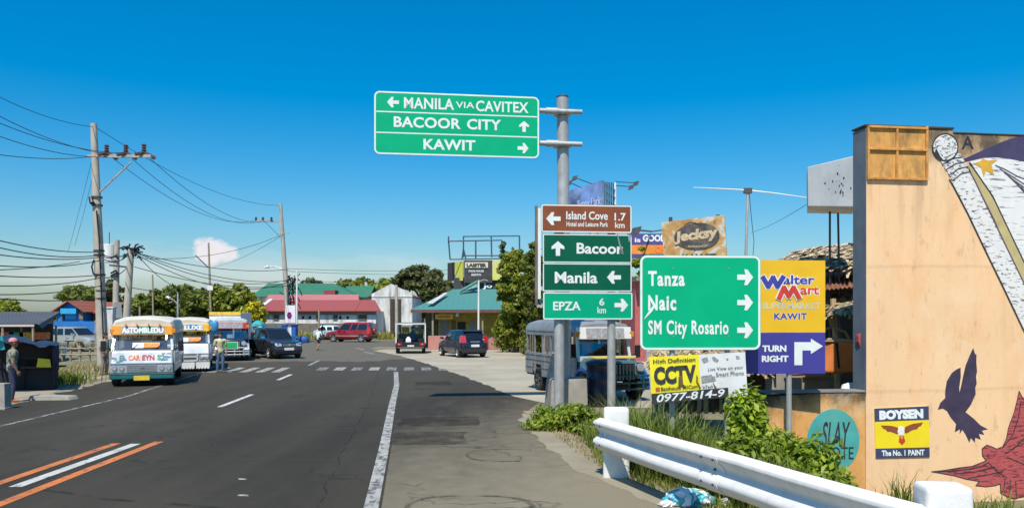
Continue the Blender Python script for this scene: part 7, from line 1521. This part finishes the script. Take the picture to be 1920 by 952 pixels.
# black and yellow sign building behind the eatery, with rooftop frame
Y = 63.5; O3 = Vector((GX(905,Y), Y, 0)); t = thing('rooftop_sign', 'black and yellow advertising sign with an empty blue steel frame above it', 'billboard', tuple(O3))
bx(t, 'building_wall', GX(850,Y)-O3.x, GX(1000,Y)-O3.x, .3, 6, 0, GZ(520,Y), M('dark_wall', (.05,.05,.05), .8, var=.3))
BKS = M('sign_charcoal', (.05,.045,.042), .6, var=.2); YLS = M('sign_lemon', (.62,.58,.08), .55, var=.15, scale=.6, dirt=.6, dcol=(.62,.62,.42), dscale=.5)
pbox(t, 'front_panel', 870, 923, 488, 530, Y, .15, BKS, O3); pbox(t, 'yellow_panel', 923.5, 976, 487, 525, Y, .15, YLS, O3)
q = [P(841,527,Y+1.8)-O3, P(869,526,Y+.05)-O3, P(869,490,Y+.05)-O3, P(841,493,Y+1.8)-O3]; mb = MB(); mb.patch(*q, .1); mb.build('side_panel', BKS, t)
q2 = [q[0].lerp(q[1],.45), q[0].lerp(q[1],.97), q[3].lerp(q[2],.97), q[3].lerp(q[2],.45)]; mb = MB(); mb.patch(*[k+Vector((0,-.12,0)) for k in q2], .03); mb.build('side_yellow', YLS, t)
bd = pbox(t, 'name_board', 872, 915, 491.5, 502, Y-.06, .05, M('board_cream', (.68,.60,.42), .6), O3); ptext(t, 'LAISTER', 875, 912, 493.5, 500, Y-.08, BKS, O3, .05)
ptext(t, 'FOOD HOUSE', 879, 907, 506, 510, Y-.02, SIGNW, O3); ptext(t, 'RESTO', 884, 902, 513, 517, Y-.02, SIGNW, O3); ptext(t, 'Jo', 905, 923, 531, 542, Y+.2, SIGNW, O3, .04, -.05)
BST = M('blue_steel', (.055,.10,.14), .6, .2)
def fr(a, b_, dy=0, r_=.06): mb_ = MB(); mb_.tube([P(a[0],a[1],Y+dy)-O3, P(b_[0],b_[1],Y+dy)-O3], r_, 6); mb_.build('frame_bar', BST, t)
for a, b_, dy in (((841,443),(841,455),0),((841,452),(844,487),0),((841,452),(941,450),0),((844,486),(970,484),0),((892,451),(892,486),0),((941,450),(944,486),0),((868,443),(974,442),2),((869,443),(869,482),2),((921,443),(922,482),2),((974,442),(974,482),2),((868,479),(974,479),2),((866,487),(869,467),0),((874,487),(869,467),0)): fr(a, b_, dy)
# pink kerb wall
t = thing('pink_wall', 'low faded pink wall along the back of the concrete apron', 'wall', (0, 55, 0)); PKW = M('faded_pink', (.46,.20,.165), .85, var=.15, scale=1.5, dirt=.35, dcol=(.3,.2,.16))
mb = MB(); mb.prism([(GX(803,55),0),(GX(838,55),0),(GX(838,55),.95),(GX(803,55),.95)], -.1, .15); mb.build('wall_block', PKW, t, bevel=.02)
mb = MB(); mb.prism([(GX(839,55)+.02,0),(5,0),(5,1.35),(GX(990,55),1.25),(GX(920,55),.85),(GX(839,55)+.02,.55)], -.1, .15); mb.build('wall_block', PKW, t, bevel=.02)
# blue house
Y = 76; xm = GX(130,Y); t = thing('blue_house', 'bright blue gabled house with a rusty red side roof at the left', 'building', (xm, Y, 0)); BLH = M('house_blue', (.012,.16,.46), .7, var=.15, dirt=.2, dcol=(.02,.08,.2)); BLL = M('house_light_blue', (.03,.34,.60), .7, var=.1)
zr, ze = GZ(564,Y), GZ(583,Y); a, b_ = GX(104,Y)-xm, GX(160,Y)-xm
mb = MB(); mb.prism([(a+.2,0),(b_-.2,0),(b_-.2,ze),(0,zr-.15),(a+.2,ze)], 0, 5); mb.build('wall', BLH, t); gable(t, 'roof', a-.2, b_+.2, -.5, 6, zr+.05, ze-.05, RUSTR, 'y', .1)
bx(t, 'porch_gable', GX(118,Y)-xm, GX(147,Y)-xm, -.45, -.05, GZ(588,Y), GZ(578,Y), BLL); bx(t, 'window', GX(123,Y)-xm, GX(143,Y)-xm, -.06, .0, GZ(598,Y), GZ(588.3,Y), BLL); bx(t, 'window', GX(148,Y)-xm, GX(156,Y)-xm, -.06, .0, GZ(598,Y), GZ(585,Y), M('wood_window', (.24,.17,.10), .7)); bx(t, 'dark_door', GX(117,Y)-xm, GX(121,Y)-xm, -.07, 0, GZ(608,Y), GZ(585,Y), DARKW)
bx(t, 'base_wall', GX(98,Y)-xm, GX(190,Y)-xm, -.3, -.07, 0, GZ(602,Y), BLH); mb = MB(); mb.hexa([(b_-2.0,1,GZ(585,Y)-.1),(GX(195,Y)-xm,1,GZ(585,Y)-.1),(GX(190,Y)-xm,5,GZ(564,Y)-.1),(b_-2.2,5,GZ(564,Y)-.1),(b_-2.0,1,GZ(585,Y)),(GX(195,Y)-xm,1,GZ(585,Y)),(GX(190,Y)-xm,5,GZ(564,Y)),(b_-2.2,5,GZ(564,Y))]); mb.build('side_roof', RUSTR, t); bx(t, 'side_wall', b_-.1, GX(190,Y)-xm, 1.5, 5, 0, GZ(586,Y), M('brown_wall', (.20,.09,.06), .8, var=.3))
# grey roofed shed at the left edge
Y = 38; O3 = Vector((GX(40,Y), Y, 0)); t = thing('market_shed', 'open shed with a grey metal roof and white eaves board at the left edge', 'shed', tuple(O3))
S = lambda px, py, dy=0: P(px,py,Y+dy)-O3
corr('roof_sheet', t, S(-90,608), S(70,607), S(112,584,4), S(-60,584,4), GREY_R, 40, .02); corr('roof_sheet', t, S(71,608), S(80,616,1), S(114,586,4.2), S(112,584.5,4), GREY_R, 6, .015)
mb = MB(); mb.hexa([S(-90,612,-.1),S(64,612,-.1),S(64,612,0),S(-90,612,0),S(-90,608.5,-.1),S(64,608,-.1),S(64,608,0),S(-90,608.5,0)]); mb.build('eaves_board', M('pale_board', (.55,.45,.42), .7), t)
for px, dy in ((5,0),(62,0),(105,4),(40,4)): p = S(px,610,dy); mb = MB(); mb.tube([Vector((p.x,p.y,-.1)), p], .06, 6); mb.build('post', WOODP, t)
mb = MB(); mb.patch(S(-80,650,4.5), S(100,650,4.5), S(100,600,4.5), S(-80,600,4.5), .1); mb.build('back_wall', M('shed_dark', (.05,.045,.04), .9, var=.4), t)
for i, (px, c) in enumerate(((12,(.5,.12,.04)),(30,(.05,.25,.12)),(50,(.45,.30,.05)),(72,(.55,.15,.05)))): p = S(px,636,1.5); bx(t, 'goods', p.x-.35, p.x+.35, p.y, p.y+.4, p.z, p.z+.35, M('goods_%d' % i, c, .7, var=.4, scale=9))
# white gate pier and wall pieces beside the pole
t = thing('gate_pier', 'white gate pier standing just right of the tall leaning pole', 'pier', (GX(207,44), 44, 0)); bx(t, 'shaft', -.2, .22, -.2, .2, 0, GZ(578,44), OLDW, .02); bx(t, 'cap', -.25, .27, -.25, .25, GZ(578,44)+.001, GZ(575,44), OLDW, .02)
# dark stall
Y = 24.2; O3 = Vector((GX(70,Y), Y, 0)); t = thing('market_stall', 'black-draped roadside stall with a blue-black tarpaulin roof and yellow price card', 'stall', tuple(O3)); S = lambda px, py, dy=0: P(px,py,Y+dy)-O3
TRP = M('tarp_blue_black', (.018,.022,.05), .45, var=.4, scale=3)
def drape(name, a, b_, c, d, mat, amp=.04, n=14, m_=8, seed=0):
    a, b_, c, d = map(Vector, (a,b_,c,d)); nn = (b_-a).cross(d-a).normalized(); mb_ = MB(); g_ = random.Random(seed); ph = g_.uniform(0,6)
    for i in range(n+1):
        for j in range(m_+1):
            u, v = i/n, j/m_; p = a*(1-u)*(1-v)+b_*u*(1-v)+c*u*v+d*(1-u)*v + nn*amp*(math.sin(u*13+ph+v*2)+.6*math.sin(u*29+v*5)); mb_.v.append(tuple(p))
    for i in range(n):
        for j in range(m_): q = i*(m_+1)+j; mb_.f.append((q,q+m_+1,q+m_+2,q+1)); mb_.m.append(0)
    o_ = mb_.build(name, mat, t, smooth=True); md_ = o_.modifiers.new('s','SOLIDIFY'); md_.thickness = .012; return o_
drape('tarpaulin_roof', S(-40,632,-1.6), S(104,650,-.6), S(114,644,1.4), S(-20,622,1.4), TRP, .05, seed=1)
drape('side_cloth', S(98,737), S(109,733,1.0), S(109,648,1.0), S(97,650), M('cloth_navy', (.015,.016,.045), .8, var=.4), .02, 8, 8, 2)
drape('front_cloth', S(-30,737), S(98,737), S(98,690), S(-30,690), MATTE_BLACK, .02, seed=3); drape('valance', S(-30,672,-.3), S(97,674), S(97,648), S(-30,636,-.3), MATTE_BLACK, .02, seed=9); drape('back_cloth', S(-30,730,1.2), S(108,732,1.2), S(108,645,1.2), S(-30,640,1.2), MATTE_BLACK, .03, seed=4)
mb = MB(); mb.box(S(40,690).x, S(97,690).x, -.05, .8, S(70,690).z, S(70,687).z); mb.build('counter', M('stall_board', (.05,.035,.025), .8), t)
for px, dy in ((46,0),(97,0),(108,1.2),(4,-.8)): p = S(px,645,dy); mb = MB(); mb.tube([Vector((p.x,p.y,-.05)), p], .03, 6); mb.build('post', MATTE_BLACK, t)
mb = MB(); mb.patch(S(69,688,-.1), S(96,688,-.1), S(94,673,-.1), S(72,671,-.1), .02); mb.build('price_card', M('card_yellow', (.62,.55,.03), .6), t)
mb = MB(); mb.patch(S(-20,658,-1.2), S(10,655,-1.2), S(6,630,-1.2), S(-20,625,-1.2), .02); mb.build('teal_sheet', M('teal_tarp', (.02,.25,.28), .6), t)
t = thing('concrete_bollard', 'square pale concrete block at the left edge beside the stall', 'bollard', (GX(5,19.3), 19.3, 0)); mb = MB(); mb.hexa([(-.32,-.14,0),(.14,-.14,0),(.14,.14,0),(-.32,.14,0),(-.32,-.13,.62),(.12,-.13,.62),(.12,.13,.62),(-.32,.13,.62)]); mb.build('block', MAT_CONC, t, bevel=.02); mb = MB(); mb.box(-.36,.17,-.18,.18,-.05,.04); mb.build('base', MAT_CONC, t, bevel=.01)
t = thing('kerb_slab', 'broken concrete slab on the footpath in front of the stall', 'slab', (GX(78,20.9), 21.4, 0)); mb = MB(); mb.hexa([(-.55,-.2,0),(.5,-.1,0),(.6,.2,0),(-.5,.25,0),(-.5,-.18,.13),(.45,-.08,.10),(.55,.18,.11),(-.45,.22,.14)]); mb.build('slab', MAT_CONC, t, bevel=.01)
# rail fence on the dirt lot
t = thing('rail_fence', 'low grey rail fence across the dirt lot in front of the silver car', 'fence', (GX(150,40), 40, 0))
for px in (116, 132, 150, 168, 186): x = GX(px,40)-t.location.x; mb = MB(); mb.tube([(x,0,-.1),(x+.03,0,GZ(648,40))], .05, 6); mb.build('post', WOODP, t)
for py in (652, 664): mb = MB(); mb.tube([(GX(112,40)-t.location.x,-.06,GZ(py,40)), (GX(150,40)-t.location.x,-.06,GZ(py+1,40)), (GX(192,40)-t.location.x,-.06,GZ(py-1,40))], .045, 6); mb.build('rail', WOODP, t)
t = thing('white_notice', 'small white board leaning beside the dark stall', 'board', (GX(116,41.5), 41.5, 0)); bx(t, 'board', -.25, .25, 0, .04, GZ(664,41.5), GZ(645,41.5), WHITE); bx(t, 'leg', -.04, .04, .05, .1, 0, GZ(650,41.5), WOODP)
t = thing('wooden_crate', 'yellowish wooden trestle beside the low rail fence', 'trestle', (GX(136,43), 43, 0))
for s_ in (-.35, .35): mb = MB(); mb.bar((s_*1.3,0,0), (s_*.6,0,.95), .07, .05); mb.build('leg', BAMB, t)
mb = MB(); mb.bar((-.4,0,.93), (.6,0,.95), .08, .06); mb.build('rail', BAMB, t)
# banner and booth by the far pole
Y = 67.5; t = thing('pole_banner', 'white upright banner with a violet flower emblem by the far tall pole', 'banner', (GX(544,Y), Y, 0)); O3 = t.location.copy()
pbox(t, 'cloth', 535, 553.5, 572, 605, Y, .03, WHITE, O3); pbox(t, 'red_base', 535, 553.5, 605.2, 608.5, Y, .03, M('banner_red2', (.5,.06,.06), .6), O3)
for i in range(6): a = i*1.047; p = P(542.5+2.6*math.cos(a), 591+4*math.sin(a), Y-.03)-O3; mb = MB(); mb.add([p+Vector((.11*math.cos(k*1.05),0,.13*math.sin(k*1.05))) for k in range(6)], [tuple(range(6))]); mb.build('petal', M('emblem_violet', (.26,.02,.16), .6), t)
for px in (534.5, 554): x = GX(px,Y)-O3.x; mb = MB(); mb.tube([(x,.05,-.1),(x,.05,GZ(571,Y))], .035, 6); mb.build('post', GALV, t)
Y = 66.5; t = thing('blue_booth', 'small blue and white booth under the white banner', 'booth', (GX(543,Y), Y, 0)); x = lambda px: GX(px,Y)-t.location.x
BLB = M('booth_blue', (.02,.10,.36), .6, var=.15); bx(t, 'left_panel', x(528), x(539), 0, .8, 0, GZ(609,Y), BLB); bx(t, 'door', x(539.2), x(546), .02, .5, 0, GZ(608,Y), WHITE); bx(t, 'right_panel', x(546.2), x(554), 0, .8, 0, GZ(609,Y), BLB); bx(t, 'roof', x(527), x(555), -.1, .9, GZ(609,Y)+.002, GZ(607.5,Y), BLB)
Y = 70; t = thing('blue_drum', 'blue tarp-covered heap at the roadside right of the booth', 'heap', (GX(569,Y), Y, 0)); mb = MB(); mb.loft([[(r_*1.5*math.cos(R(a)), r_*math.sin(R(a)), z) for a in range(0,360,30)] for r_, z in ((.32,0),(.36,.25),(.28,.5),(.1,.62))]); mb.build('tarp', M('tarp_blue', (.015,.07,.26), .6), t, smooth=True)
# pale car behind the red one, cart by the jeepneys
sp = dict(L=4.0, W=1.65, H=1.45, belt=.92, hood=.92, nose=.74, ws=1.0, rf=.3, rr=-1.2, rb=-1.7, r=.30, wb=(1.25,-1.2)); Y = 79.5
car('pale_car', 'pale greenish car half hidden behind the bonnet of the red car', (GX(627,Y), Y, 0), head(.99,.1), sp, M('pale_green_paint', (.42,.55,.52), .3, .2, coat=.8))
Y = 47; t = thing('delivery_truck', 'white box truck with a yellow front edge behind the jeepney row', 'truck', (GX(422,Y+3), Y+3, 0), head(.13,-.99))
bx(t, 'box_body', -3.6, 0, -.95, .95, .75, GZ(586,Y+3), WHITE, .02); bx(t, 'yellow_header', .005, .06, -.95, .95, GZ(590,Y+3), GZ(585,Y+3)+.02, J_Y); bx(t, 'cab', .07, 1.4, -.85, .85, .5, 1.9, WHITE, .08); bx(t, 'cab_window', 1.39, 1.42, -.75, .75, 1.2, 1.75, M('dark_car_glass', (.012,.014,.016), .05))
for x_ in (.9, -2.6):
    for s_ in (1,-1): wheel(t, x_, s_*.78, .36, .24, STEEL_D)
Y = 46.5; t = thing('vendor_umbrella', 'teal umbrella of a vendor cart behind the dark car', 'umbrella', (GX(484,Y), Y, 0)); mb = MB(); zc = GZ(600,Y)
mb.loft([[(r_*math.cos(R(a)), r_*math.sin(R(a)), zc-d) for a in range(0,360,45)] for r_, d in ((.42,.36),(.36,.2),(.2,.06),(.02,0))], cap=False); mb.build('canopy', M('umbrella_teal', (.03,.33,.34), .6), t); mb = MB(); mb.tube([(0,0,-.05),(0,0,zc)], .025, 6); mb.build('pole', GALV, t)
t = thing('blue_drum', 'round blue water drum strapped beside the visor of the second jeepney', 'drum', (GX(399.5,32.9), 33.0, GZ(622,33.0))); mb = MB(); mb.loft([[(r_*math.cos(R(a)), r_*.6*math.sin(R(a)), z) for a in range(0,360,24)] for r_, z in ((.10,0),(.17,.06),(.19,.25),(.17,.42),(.08,.48))]); mb.build('drum_body', M('drum_blue', (.05,.25,.48), .45), t, smooth=True); mb = MB(); mb.box(-.22,.0,-.03,.03,.02,.06); mb.build('bracket', STEEL_D, t)
